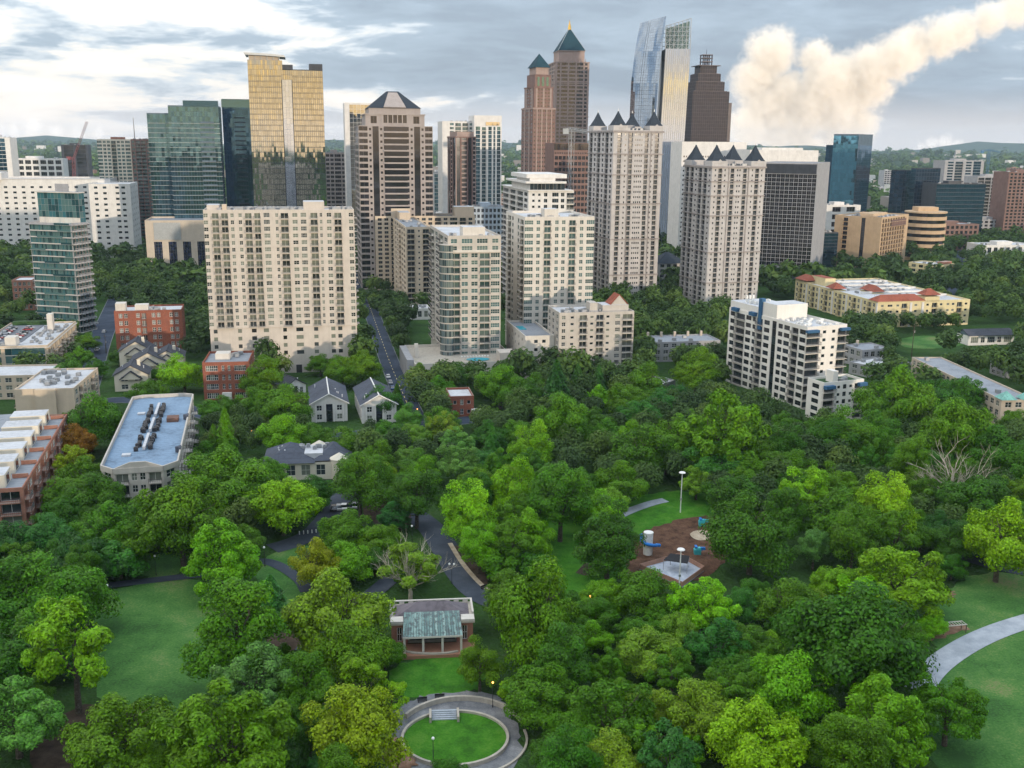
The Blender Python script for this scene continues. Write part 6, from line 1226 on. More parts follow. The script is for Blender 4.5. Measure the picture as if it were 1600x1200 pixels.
for x0 in (-.3, W_ - 2.4): b.box('corner_parapet', x0, x0 + 2.7, -.3, 2.1, H + .36, H + .8, W_ivory)
cpy = MB(); n = 22; x0, x1 = 2.6, W_ - 2.6
for k in range(n):
    xa, xb = x0 + (x1 - x0) * k / n, x0 + (x1 - x0) * (k + 1) / n - .06; ea = (xa - W_ / 2) * .06; eb = (xb - W_ / 2) * .06
    cpy.quad((xa + ea, -4.2, 4.35), (xb + eb, -4.2, 4.35), (xb, 2.3, 6.55), (xa, 2.3, 6.55))
o = cpy.build('copper_canopy', M_copper2, b.root); md = o.modifiers.new('thickness', 'SOLIDIFY'); md.thickness = .14
b.box('canopy_fascia', x0 - .3, x1 + .3, -4.3, -4.22, 3.95, 4.33, W_ivory)
for t in (0, .33, .67, 1): b.box('column', x0 + (x1 - x0) * t - .22, x0 + (x1 - x0) * t + .22, -4.1, -3.66, .71, 4.28, W_ivory)
b.box('stage_floor', -.3, W_ + .3, -5.2, -.02, 0, .7, plain('terracotta_paving', (0.34, 0.17, 0.11))); b.box('back_opening', 3.6, W_ - 3.6, 1.45, 1.58, .7, 3.6, M_tank); b.done()
def arc_wall(name, label, cx, cy, rx, ry, a0, a1, h, t, m, n=40, cat='wall'):
    mb = MB()
    P_ = [(cx + rx * math.cos(R(a0 + (a1 - a0) * k / n)), cy + ry * math.sin(R(a0 + (a1 - a0) * k / n))) for k in range(n + 1)]; Q_ = [(cx + (rx + t) * math.cos(R(a0 + (a1 - a0) * k / n)), cy + (ry + t) * math.sin(R(a0 + (a1 - a0) * k / n))) for k in range(n + 1)]
    for k in range(n): mb.prism([P_[k], Q_[k], Q_[k + 1], P_[k + 1]], 0, h)
    o = mb.build(name, m); tag(o, label, cat); return o
c0 = G(711, 1156); ry = (G(711, 1116).y - G(711, 1199).y) / 2; cy = (G(711, 1116).y + G(711, 1199).y) / 2; rx = 94 * c0.length / 1640 * 0.98
ov = MB(); ov.poly([(c0.x + rx * math.cos(k * .1309), cy + ry * math.sin(k * .1309), .32) for k in range(48)]); ov.build('oval_lawn', M_lawn2, kind='structure')
arc_wall('stone_kerb', 'pale stone kerb wall ringing the oval lawn', c0.x, cy, rx, ry, 0, 360, .75, .45, M_stone, 64)
arc_wall('retaining_wall', 'curved stone retaining wall along the upper edge of the terrace', c0.x + 1, cy, rx + 2.6, ry + 4.4, 25, 150, 1.0, .5, M_stone)
arc_wall('footpath_edge', 'stone edging on the outer side of the oval path', c0.x, cy, rx + 3.3, ry + 2.9, -75, 15, .35, .4, M_stone)
g = G(671, 1028); arc_wall('low_wall', 'short curved pale stone wall in front of the pavilion steps', g.x, g.y + 3, 6.5, 2.6, 215, 325, 1.0, .5, M_stone, 20)
s_ = empty('stone_steps', G(694, 1121), R(5)); tag(s_, 'short flight of pale stone steps leading down to the oval lawn', 'steps')
for k in range(6): mb = MB(); mb.box(-2.2, 2.2, -k * .34, .5, 0, 1.3 - k * .2); mb.build('step', M_conc, s_); s_.children[-1].location = (0, -k * .002, 0)
for sg in (-2.65, 2.25): mb = MB(); mb.box(sg, sg + .4, -2.2, .8, 0, 1.4); mb.build('cheek_wall', M_stone, s_)
# benches
def bench(p, rz, label):
    e = empty('park_bench', p, rz); tag(e, label, 'bench')
    for nm, bx in (('seat', (-.9, .9, -.25, .25, .42, .48)), ('backrest', (-.9, .9, .25, .31, .5, .9)), ('leg', (-.8, -.72, -.22, .28, .05, .42)), ('leg', (.72, .8, -.22, .28, .05, .42))): mb = MB(); mb.box(*bx); mb.build(nm, M_tank, e)
bench(G(660, 1097), .2, 'dark bench at the left end of the terrace above the oval lawn'); bench(G(687, 1092), .1, 'dark bench on the terrace above the stone steps'); bench(G(757, 920), .8, 'dark bench at the bend of the park path by the planting bed')
# lamp posts
M_lit = mat('lit_sodium_lamp', lambda t: t.n('ShaderNodeEmission', {0: (1, .42, .10), 1: 3.0}).outputs[0])
def lamp(p, label, h=4.5, heads=1, globe=.28, gmat=None):
    e = empty('lamp_post', p); tag(e, label, 'lamp', 'park lamp posts'); mb = MB(); mb.cyl(0, 0, 0, .5, .16, .1, n=8); mb.cyl(0, 0, .5, h, .07, .05, n=8); mb.build('pole', M_tank, e)
    for k in range(heads):
        x = (k - (heads - 1) / 2) * 1.1; gm_ = MB(); gm_.loft([[(x + globe * math.sin(t) * math.cos(a * .785), globe * math.sin(t) * math.sin(a * .785), h + globe - globe * math.cos(t)) for a in range(8)] for t in (.15, .7, 1.3, 1.9, 2.5, 3.0)]); gm_.build('globe', gmat or plain('lamp_globe', (0.8, 0.8, 0.78), 0.3), e, smooth=True)
        if heads > 1: am = MB(); am.tube([(0, 0, h - .5), (x, 0, h)], .04, 5); am.build('arm', M_tank, e)
for x, y, n_, lab in ((170, 947, 1, 'globe lamp post at the left edge of the long lawn'), (244, 899, 1, 'globe lamp post on the small lawn above the path'), (706, 912, 2, 'twin globe lamp post beside the curving park path'), (644, 850, 1, 'globe lamp post beside the half-bare tree'), (968, 905, 2, 'twin globe lamp post below the egg-shaped tree'), (677, 1195, 1, 'short globe lamp at the bottom of the oval lawn'), (589, 812, 1, 'globe lamp post by the dark planting bed'), (414, 885, 1, 'globe lamp post near the fork of the small lawn paths')): lamp(G(x, y), lab, 4.6, n_)
for x, y, lab in ((922, 933, 'lit orange lamp showing between trees below the egg-shaped tree'), (823, 1105, 'lit orange lamp beside the oval lawn path'), (770, 1068, 'lit orange lamp at the right end of the terrace'), (393, 674, 'lit orange street lamp near the pointed conifers'), (535, 690, 'lit orange street lamp behind the twin-wing slate house'), (652, 640, 'lit orange street lamp at the foot of the straight road')): lamp(G(x, y, 4.8) * Vector((1, 1, 0)), lab, 4.8, 1, .2, M_lit)
# tall playground light masts
for x, y, h, lab in ((1063, 801, 11.5, 'tall white light mast behind the playground'), (1061, 920, 9.5, 'tall white light mast in front of the fenced play deck')):
    e = empty('light_mast', G(x, y)); tag(e, lab, 'lamp'); mb = MB(); mb.cyl(0, 0, 0, h, .17, .12, n=10); mb.build('pole', W_trim, e); mb = MB(); mb.cyl(0, 0, h, h + .15, .3, .95, n=18); mb.cyl(0, 0, h + .15, h + .35, .95, .8, n=18); mb.build('disc_head', W_trim, e); mb = MB(); mb.box(-.25, .25, -.25, .25, h * .32, h * .38); mb.build('junction_box', M_steel, e)
# slide tower
e = empty('slide_tower', G(1012, 866)); tag(e, 'white cylindrical slide tower with blue spiral slide on brown mulch', 'slide'); M_sl = plain('blue_slide_plastic', (0.02, 0.18, 0.55), 0.35)
mb = MB(); mb.cyl(0, 0, 0, 5.6, 1.15, n=28); mb.cyl(0, 0, 5.6, 5.9, 1.22, n=28); mb.build('tower', W_trim, e, smooth=False); mb = MB(); pts = []
for k in range(15): a = R(150 + k * 16); pts.append((1.75 * math.cos(a) * (1 + .02 * k), 1.75 * math.sin(a), 4.3 - k * .14))
pts.append((pts[-1][0] + .9, pts[-1][1] + .5, 2.0)); mb.tube(pts, .42, 10); mb.build('slide_tube', M_sl, e, smooth=True); mb = MB(); mb.tube([(-1.6, .8, 4.35), (-1.9, .9, 4.9)], [.5, .55], 10); mb.build('slide_mouth', M_sl, e)
for a in (40, 300): mb = MB(); mb.cyl(1.7 * math.cos(R(a)), 1.7 * math.sin(R(a)), 0, 2.2, .08, n=6); mb.build('support_post', M_steel, e)
M_tq = plain('turquoise_plastic', (0.05, 0.42, 0.48), 0.4)
for x, y, lab, v in ((1097, 822, 'turquoise animal-shaped climber at the back of the playground', 0), (1090, 866, 'turquoise climbing block with blue panel beside the sand circle', 1)):
    e = empty('play_climber', G(x, y)); tag(e, lab, 'climber'); mb = MB(); mb.loft([[(-.9, -.6, 0), (.7, -.6, 0), (.7, .6, 0), (-.9, .6, 0)], [(-1.0, -.7, 1.3), (.8, -.7, 1.3), (.8, .7, 1.3), (-1.0, .7, 1.3)], [(-.7, -.5, 1.9 - v * .3), (.6, -.5, 1.9), (.6, .5, 1.9), (-.7, .5, 1.9 - v * .3)]]); mb.build('body', M_tq, e)
    mb = MB(); mb.loft([[(.7, -.35, 1.1), (1.9, -.3, 1.3), (1.9, .3, 1.3), (.7, .35, 1.1)], [(.7, -.3, 1.9), (1.8, -.2, 1.9), (1.8, .2, 1.9), (.7, .3, 1.9)]]); mb.build('head', M_sl if v else M_tq, e); mb = MB(); mb.box(-.8, -.2, -.75, .75, 1.9, 2.2); mb.build('handle', M_sl, e)
# fenced play deck
e = empty('play_deck', G(1066, 918), R(-10)); tag(e, 'fenced play deck with pale floor and black shade canopy below the mulch', 'play area')
dk = [Vector((p.x, p.y)) for p in (G(999, 890), G(1066, 918), G(1100, 893), G(1062, 872))]; o2 = e.location; loc2 = lambda v: (Matrix.Rotation(-R(-10), 2) @ Vector((v.x - o2.x, v.y - o2.y)))
pl = [loc2(v) for v in dk]; mb = MB(); mb.prism([(p.x, p.y) for p in pl], 0, .3); mb.build('deck_floor', zonemat('pale_rubber', [(0.3, (0.30, 0.34, 0.42)), (0.7, (0.48, 0.52, 0.58))], .6), e)
for k in range(4):
    a_, c_ = pl[k], pl[(k + 1) % 4]; d_ = (c_ - a_); nn = max(4, int(d_.length / .45)); t_ = d_.normalized()
    for q_ in range(nn): p_ = a_ + d_ * (q_ + .5) / nn; s2 = Vector((-t_.y, t_.x)) * .04; w2 = t_ * d_.length / nn * .42; mb = MB(); mb.prism([tuple(p_ - w2 - s2), tuple(p_ + w2 - s2), tuple(p_ + w2 + s2), tuple(p_ - w2 + s2)], .31, 1.45); mb.build('fence_board', plain('pinkish_timber', (0.42, 0.24, 0.17)), e)
cc = sum(pl, Vector((0, 0))) / 4; mb = MB(); mb.poly([(cc.x - 3.2, cc.y - .6, 2.9), (cc.x + 2.6, cc.y - 1.6, 2.9), (cc.x + 3.0, cc.y + 2.4, 3.3), (cc.x - 1.6, cc.y + 3.0, 3.3)]); o = mb.build('shade_canopy', plain('black_canvas', (0.015, 0.015, 0.018), 0.8), e); o.modifiers.new('thickness', 'SOLIDIFY').thickness = .06
for x, y in ((-3.1, -.5), (2.5, -1.5), (2.9, 2.3), (-1.5, 2.9)): mb = MB(); mb.cyl(cc.x + x, cc.y + y, .31, 2.95, .07, n=6); mb.build('canopy_post', M_steel, e)
# table frames on the dirt patch, stairs, utility poles
for x, y, w_, lab in ((1488, 988, 2.6, 'wooden frame table on the dirt patch beside the footpath'), (1448, 991, .7, 'single low exercise bar on the dirt patch left of the frame table')):
    e = empty('exercise_frame', G(x, y), .2); tag(e, lab, 'frame')
    for sx in (-w_, w_):
        for sy in ((-.8, .8) if w_ > 1 else (0,)): mb = MB(); mb.cyl(sx, sy, 0, 1.9, .1, n=6); mb.build('post', M_bark, e)
    for sy in ((-.8, .8) if w_ > 1 else (0,)): mb = MB(); mb.box(-w_ - .1, w_ + .1, sy - .08, sy + .08, 1.9, 2.05); mb.build('top_rail', W_ivory, e)
    if w_ > 1:
        for k in range(9): mb = MB(); mb.box(-w_ + k * w_ / 4 - .05, -w_ + k * w_ / 4 + .05, -.7, .7, 1.93, 2.02); mb.build('rung', W_ivory, e)
e = empty('garden_stair', G(908, 898), R(-35)); tag(e, 'dark timber stair in the grass below the egg-shaped tree', 'steps')
for k in range(9): mb = MB(); mb.box(-1.6, 1.6, k * .5, k * .5 + .42, 0, .12 + k * .13); mb.build('step', M_bark, e)
def utility(p, h, label, arms=2):
    e = empty('utility_pole', p, R(rnd.uniform(-30, 30))); tag(e, label, 'pole'); mb = MB(); mb.cyl(0, 0, 0, h, .22, .14, n=8); mb.build('pole', M_bark, e)
    for k in range(arms): mb = MB(); mb.box(-1.3, 1.3, -.08, .08, h - .8 - k * 2.2, h - .62 - k * 2.2); mb.build('crossarm', M_bark, e)
    mb = MB(); mb.cyl(.4, 0, h - 4, h - 3, .3, n=8); mb.build('transformer', M_ac, e)
utility(G(1424, 558), 16, 'tall brown utility pole beside the small field'); utility(G(602, 655), 9, 'pale street pole beside the right white gabled house', 1); utility(G(368, 660), 9, 'utility pole at the street behind the pointed conifers', 1); utility(G(166, 552), 9, 'street pole beside the road by the red brick flats', 1); utility(G(622, 506), 10, 'utility pole beside the straight road', 1)
# cars
CARM = {}
def car(p, rz, colour, label, z=0.0):
    e = empty('parked_car', (p[0], p[1], z), rz); tag(e, label, 'car', 'parked cars')
    if 'b' not in CARM:
        mb = MB(); prof = [(-2.2, .35), (-2.15, .75), (-1.5, .92), (1.0, .95), (2.1, .8), (2.2, .4)]
        mb.loft([[(x, y, z_) for x, z_ in prof] for y in (-.88, .88)]); CARM['b'] = mb
        mb = MB(); mb.loft([[(x, y * s, z_) for (x, z_, s) in ((-1.7, .9, 1), (-1.2, 1.42, .82), (.35, 1.45, .82), (1.05, .93, 1))] for y in (-.84, .84)]); CARM['g'] = mb.mesh('cabin', [M_glass_d])
        mb = MB(); mb.box(-1.15, .35, -.7, .7, 1.43, 1.5); CARM['r'] = mb
        mb = MB(); mb.loft([[(.33 * math.cos(a * .628), y, .33 + .33 * math.sin(a * .628)) for a in range(10)] for y in (-.1, .1)]); CARM['w'] = mb.mesh('wheel', [M_tank])
    k = 'car_' + colour[0]
    if k not in CARM: m = plain(k, colour[1], 0.25, 0.1, .05, 1, .6); CARM[k] = (CARM['b'].mesh('body', [m]), CARM['r'].mesh('roof', [m]))
    link('body', CARM[k][0], e); link('roof', CARM[k][1], e); link('cabin', CARM['g'], e)
    for x in (-1.35, 1.35):
        for y in (-.85, .85): o = link('wheel', CARM['w'], e); o.location = (x, y, 0)
CC = [('white', (.7, .7, .7)), ('black', (.02, .02, .022)), ('silver', (.35, .36, .38)), ('red', (.3, .03, .03)), ('blue', (.04, .09, .2))]
ORD = ['first', 'second', 'third', 'fourth', 'fifth', 'sixth', 'seventh', 'eighth', 'ninth', 'tenth', 'eleventh', 'twelfth', 'thirteenth', 'fourteenth', 'fifteenth', 'sixteenth', 'seventeenth', 'eighteenth', 'nineteenth', 'twentieth', 'twenty-first', 'twenty-second', 'twenty-third', 'twenty-fourth', 'twenty-fifth']
th_ = lofts.th
for r_, (x_, n_) in enumerate(((5.0, 8), (lofts.W * .42, 8))):
    for k in range(n_):
        if (r_, k) in ((0, 3), (1, 5)): continue
        c_ = CC[(k * 3 + r_) % 4]; q_ = lofts.pt(x_, 16 + k * 4.2); car(q_, th_, c_, f'{c_[0]} car on the loft roof, {ORD[k]} back in the {"left" if r_ == 0 else "right"} row', 11.35)
a_, d_ = G(604, 602), G(612, 602) - G(604, 602)
for k in range(7): q_ = G(601 + k * 3.2, 590 + k * 9); c_ = CC[(k * 2) % 5]; car(q_ + Vector((-6.5, 0, 0)) * 0 + Vector((1.5, 0, 0)), R(102), c_, f'{c_[0]} car parked by the straight road, {ORD[k]} from its far end', .06)
for k in range(5): q_ = G(522 + k * 8, 797 - k * 1.0); c_ = CC[(k + 1) % 3]; car(q_, R(95), c_, f'{c_[0]} car in the park lot, {ORD[k]} from its left end', .12)
for k, (x, y) in enumerate(((152, 548), (147, 562), (163, 520), (1510, 432), (1503, 442))): c_ = CC[k % 4]; car(G(x, y), R(100 if k < 3 else 70), c_, f'{c_[0]} car on the {"left city" if k < 3 else "right edge"} road, {["second", "third", "first"][k] if k < 3 else ORD[k - 3]} from its far end', .08)
# white bollards by the drive
for k in range(6): e = MB(); q_ = G(468 + k * 6.5, 836 - k * .8); e.cyl(0, 0, 0, 1.0, .14, n=8); e.cyl(0, 0, 1.0, 1.12, .14, .05, n=8); o = e.build('bollard', W_trim); o.location = q_; tag(o, f'white bollard across the park drive, {ORD[k]} from left', 'bollard', 'white bollards')
# bare trees
def bare(x, yb, h, seed, label, leafy=None, spread=1.2):
    e = empty('bare_tree', G(x, yb), .5); tag(e, label, 'tree'); me = branch_mesh('trunk', seed, 1.0 * .28, 1.0, spread, .032, 11, M_dead, 2, 1, .3); o = link('trunk', me, e); o.scale = (h, h, h)
    if leafy: c = link('crown', KIND['loose'][1][0], e); c.scale = (h * .56, h * .56, h * .40); c.location = (0, 0, .0); c.color = (*COL[leafy], 1)
bare(1484, 796, 17.5, 5, 'large leafless dead tree with pale branches among dark trees on the right', None, 1.5); bare(641, 938, 14, 8, 'half-bare tree with pale branches behind the brick pavilion', 'light green', 1.25)

# ================= more trees fill the woods; far woodland
def inside(p, poly):
    x, y = p; r_ = False; n = len(poly)
    for i in range(n):
        (x1, y1), (x2, y2) = poly[i], poly[(i + 1) % n]
        if (y1 > y) != (y2 > y) and x < (x2 - x1) * (y - y1) / (y2 - y1) + x1: r_ = not r_
    return r_
CMI = CM.inverted()
def proj(v): c = CMI @ Vector(v); return (800 - 1600 * c.x / c.z, 600 + 1600 * c.y / c.z)
AREAS = [
 ([(590, 590), (640, 560), (1000, 560), (1040, 600), (1230, 640), (1280, 660), (1600, 640), (1600, 860), (1510, 855), (1160, 800), (1110, 770), (960, 790), (830, 830), (700, 740), (600, 770), (545, 720)], 230, (4.6, 7.6)),
 ([(0, 800), (200, 790), (300, 760), (400, 740), (500, 745), (520, 790), (470, 830), (300, 850), (130, 880), (0, 900)], 55, (4.4, 6.5)),
 ([(780, 905), (960, 925), (1100, 935), (1440, 880), (1420, 1080), (1520, 1190), (845, 1190), (835, 1100), (765, 1050)], 80, (4.4, 7.0)),
 ([(0, 900), (130, 940), (130, 1080), (60, 1100), (0, 1080)], 12, (4, 6)), ([(250, 1160), (330, 1060), (430, 1010), (590, 1060), (590, 1200), (250, 1200)], 20, (3.5, 5)),
 ([(300, 605), (480, 610), (600, 640), (620, 690), (540, 690), (400, 680), (300, 700), (290, 650)], 40, (3.0, 4.8)),
 ([(0, 365), (40, 365), (40, 470), (0, 470)], 30, (4.5, 7)), ([(150, 362), (222, 362), (226, 420), (318, 425), (320, 540), (292, 500), (180, 468), (150, 480)], 70, (4.5, 7)),
 ([(556, 370), (588, 365), (592, 460), (640, 470), (640, 560), (600, 500), (575, 455), (560, 545)], 50, (4, 6.5)), ([(990, 488), (1060, 480), (1132, 480), (1132, 590), (1000, 556)], 60, (4, 6.5)),
 ([(1204, 445), (1240, 445), (1300, 500), (1420, 500), (1530, 490), (1600, 470), (1600, 575), (1330, 570), (1330, 515), (1215, 475)], 120, (4, 7)), ([(1430, 345), (1600, 355), (1600, 470), (1520, 450), (1430, 430), (1345, 420), (1425, 380)], 110, (5, 8)),
 ([(85, 500), (130, 500), (120, 560), (60, 620), (90, 560)], 14, (3, 4.5))]
CLEAR = [[(150, 925), (240, 905), (335, 900), (352, 960), (325, 1130), (160, 1125)], [(395, 905), (412, 865), (470, 850), (500, 862), (490, 950)], [(660, 800), (700, 830), (775, 905), (800, 955), (740, 945), (680, 860)], [(960, 855), (970, 800), (1020, 775), (1120, 790), (1150, 860), (1110, 930), (980, 925)], [(590, 920), (750, 920), (830, 1180), (600, 1200)], [(810, 845), (850, 810), (920, 815), (930, 880), (890, 910), (835, 895)], [(1425, 1100), (1440, 990), (1470, 925), (1600, 880), (1600, 1200), (1520, 1200)], [(500, 760), (560, 760), (540, 820), (430, 870), (440, 845)], [(1395, 522), (1530, 520), (1530, 552), (1395, 552)], [(575, 470), (605, 510), (665, 670), (630, 670), (580, 520)], [(400, 690), (545, 690), (545, 760), (400, 760)], [(475, 585), (625, 585), (625, 668), (475, 668)], [(170, 545), (275, 545), (275, 625), (170, 625)], [(1505, 505), (1595, 505), (1595, 540), (1505, 540)], [(700, 605), (745, 605), (745, 660), (700, 660)], [(125, 480), (195, 480), (185, 560), (110, 650)], [(1250, 570), (1360, 570), (1360, 650), (1250, 650)], [(1135, 470), (1330, 470), (1330, 600), (1140, 605)], [(1440, 570), (1600, 620), (1600, 655), (1555, 655)], [(640, 500), (820, 500), (830, 560), (650, 560)], [(145, 620), (320, 620), (320, 790), (145, 790)], [(0, 640), (100, 640), (90, 830), (0, 830)], [(310, 560), (395, 560), (395, 625), (310, 625)], [(1010, 545), (1060, 545), (1060, 600), (1010, 600)]]
def blocked(x, y, r, px_top, px_mid):
    for f in FOOT:
        if inside((x, y), f): return True
        for q in ((r * .75, 0), (-r * .75, 0), (0, r * .75), (0, -r * .75)):
            if inside((x + q[0], y + q[1]), f): return True
    g_ = proj((x, y, 0))
    return any(inside(g_, c) or inside(px_mid, c) or inside(px_top, c) for c in CLEAR)
WORD = ['mid green', 'mid green', 'mid green', 'dark green', 'dark green', 'olive green', 'dull olive', 'blue-green', 'bright green', 'light green']
rest = []
for poly, n, (r0, r1) in AREAS:
    xs_ = [p[0] for p in poly]; ys_ = [p[1] for p in poly]; made = 0
    for _ in range(n * 14):
        if made >= n: break
        px_, py_ = rnd.uniform(min(xs_), max(xs_)), rnd.uniform(min(ys_), max(ys_))
        if not inside((px_, py_), poly): continue
        r = rnd.uniform(r0, r1); kind = rnd.choices(['round', 'tufted', 'tall', 'broad', 'loose'], [6, 3, 2, 2, 1])[0]; hz = 2 * r * HFAC[kind]
        g_ = G(px_, py_, hz * .62)
        if blocked(g_.x, g_.y, r, proj((g_.x, g_.y, hz)), (px_, py_)): continue
        if any((g_.x - t[0]) ** 2 + (g_.y - t[1]) ** 2 < (0.62 * (r + t[2])) ** 2 for t in TREES): continue
        made += 1
        rest.append((g_.x, g_.y, r, kind)); TREES.append((g_.x, g_.y, r, hz))
rest.sort(key=lambda t: -t[2] / t[1])
room = 298 - len(TREE_OBJ); singles, bulk = rest[:room], rest[room:]
for x, y, r, kind in singles: TREES.append(None); tree_at((x, y), r, kind, rnd.choice(WORD))
TREES = [t for t in TREES if t]
def small_crown(seed, n, size, rz=.95):
    rs = np.random.RandomState(seed); c = sphere_dirs(9, rs) * .52; c[:, 2] = np.abs(c[:, 2]) * rz; k = rs.randint(0, 9, n); d = sphere_dirs(n, rs); d[:, 2] += .4
    pos = c[k] + d * (.42 + .1 * rs.rand(n))[:, None]; pos[:, 2] += .9; pos[:, 2] = np.maximum(pos[:, 2], .15); return leaves(pos, d / np.linalg.norm(d, axis=1)[:, None], size, rs)
LOD = [[small_crown(300 + i, 400, .2) for i in range(4)], [small_crown(310 + i, 90, .4) for i in range(4)], [small_crown(320 + i, 36, .64) for i in range(4)]]
def wood_f(t):
    g_ = t.n('ShaderNodeNewGeometry'); v = t.n('ShaderNodeAttribute', attribute_name='shade').outputs['Fac']
    cc = t.ramp(v, [(0.0, (0.048, 0.094, 0.022)), (0.45, (0.076, 0.146, 0.027)), (0.8, (0.105, 0.188, 0.03)), (1.0, (0.15, 0.225, 0.036))]); cc = t.mix(t.m('MULTIPLY', g_.outputs['Random Per Island'], .5), cc, (0.02, 0.05, 0.016))
    d = t.n('ShaderNodeBsdfPrincipled', {'Base Color': cc, 'Roughness': 0.6, 'Specular IOR Level': 0.2}); tr = t.n('ShaderNodeBsdfTranslucent', {0: cc}); return t.n('ShaderNodeMixShader', {0: 0.3, 1: d.outputs[0], 2: tr.outputs[0]}).outputs[0]
M_wood = mat('woodland_leaf', wood_f)
def woodland(name, label, spots, lod):
    if not spots: return
    rs = np.random.RandomState(len(spots)); Vs = []; sh = []
    for (x, y, r, z) in spots:
        v = LOD[lod][rs.randint(4)].copy(); a = rs.rand() * 6.283; c_, s2 = math.cos(a), math.sin(a); h = r * (0.85 + .4 * rs.rand())
        V = np.stack([(v[:, 0] * c_ - v[:, 1] * s2) * r + x, (v[:, 0] * s2 + v[:, 1] * c_) * r + y, v[:, 2] * h + z], 1); Vs.append(V); sh.append(np.full(len(V), rs.rand() ** 1.3))
    V = np.concatenate(Vs); me = np_mesh(name, V, np.arange(len(V)).reshape(-1, 4), [M_wood]); at = me.attributes.new('shade', 'FLOAT', 'POINT'); at.data.foreach_set('value', np.concatenate(sh).astype(np.float32)); o = link(name, me, kind='stuff'); tag(o, label, 'trees')
LOD.append([small_crown(330 + i, 1300, .115) for i in range(4)])
woodland('understorey_trees', 'smaller trees merging into one canopy between the large park trees', [(x, y, r * 1.02, 0) for x, y, r, k in bulk if y < 400], 3)
mid = []
for _ in range(6000):
    y = rnd.uniform(400, 720); x = rnd.uniform(-.55, .57) * y; r = rnd.uniform(4.5, 7); g_ = proj((x, y, 2 * r))
    if blocked(x, y, r, g_, g_) or any((x - t[0]) ** 2 + (y - t[1]) ** 2 < (.62 * (r + t[2])) ** 2 for t in TREES): continue
    if any(inside(g_, c) for c in ([(1060, 400), (1300, 400), (1300, 455), (1060, 478)],)): continue
    if g_[1] < 372 or (140 < g_[0] < 560 and g_[1] < 430 and g_[0] > 225): continue
    TREES.append((x, y, r, 2 * r)); mid.append((x, y, r, 'round'))
    if len(mid) > 320: break
woodland('street_trees', 'dense green street trees filling the gaps between the buildings', [(x, y, r * 1.05, 0) for x, y, r, k in bulk + mid if y >= 400], 0)
def gz(x, y):
    i = min(max(int(np.searchsorted(xs, x)) , 1), nx - 1); j = min(max(int(np.searchsorted(ys, y)), 1), ny - 1); return float(min(Z[j, i], Z[j - 1, i], Z[j, i - 1], Z[j - 1, i - 1]))
w1, w2 = [], []
fx = [(min(p[0] for p in f), max(p[0] for p in f), min(p[1] for p in f), max(p[1] for p in f)) for f in FOOT]
def hitsfoot(x, y, r): return any(a - r < x < b_ + r and c_ - r < y < d_ + r for a, b_, c_, d_ in fx)
for _ in range(3600):
    y = 690 + 1000 * rnd.random() ** 1.1; x = rnd.uniform(-.56, .58) * y; r = rnd.uniform(5, 8)
    if hitsfoot(x, y, r * .7) or any((x - t[0]) ** 2 + (y - t[1]) ** 2 < (.55 * (r + t[2])) ** 2 for t in TREES if abs(t[1] - y) < 16): continue
    g_ = proj((x, y, 0)); 
    if y < 1000 and any(inside(g_, c) for c in CLEAR): continue
    if 1490 < g_[0] < 1515 and g_[1] > 370: continue
    w1.append((x, y, r, 0))
for _ in range(6500):
    y = 1650 + 8500 * rnd.random() ** 1.5; x = rnd.uniform(-.57, .6) * y; r = rnd.uniform(8, 13) * (1 + (y - 1650) / 4500)
    if hitsfoot(x, y, r * .7): continue
    w2.append((x, y, r, gz(x, y) - r * .2))
woodland('city_woodland', 'green tree canopy between the towers and low buildings', w1, 1); woodland('far_woodland', 'distant tree-covered plain and hills under haze', w2, 2)
# unseen trees on the added rise, raising its shading edge
w3 = []
for _ in range(1500):
    y = rnd.uniform(-560, -330); x = rnd.uniform(-500, 1300); w3.append((x, y, rnd.uniform(7, 11), gz(x, y) - 1))
woodland('shading_ridge_woodland', 'unseen trees on the added rise that shades the park', w3, 2)
# distant low suburbs
sb = MB(); M_sub = mat('suburb_walls', lambda t: pbr(t, t.ramp(t.n('ShaderNodeNewGeometry').outputs['Random Per Island'], [(0, (.22, .2, .18)), (.4, (.42, .4, .37)), (.7, (.62, .6, .57)), (1, (.3, .14, .1))], 'CONSTANT'), .9))
for _ in range(900):
    y = 1400 + 6500 * rnd.random() ** 1.3; x = rnd.uniform(-.56, .58) * y; w_, l_, h_ = rnd.uniform(14, 60), rnd.uniform(12, 40), rnd.choice((6, 8, 9, 12, 18, 24)) * (1 + y / 9000)
    if hitsfoot(x, y, 35): continue
    z0 = gz(x, y); sb.box(x, x + w_, y, y + l_, z0 - 2, z0 + h_)
o = sb.build('distant_suburb', M_sub, kind='stuff'); tag(o, 'scattered pale low buildings on the far plain', 'buildings')

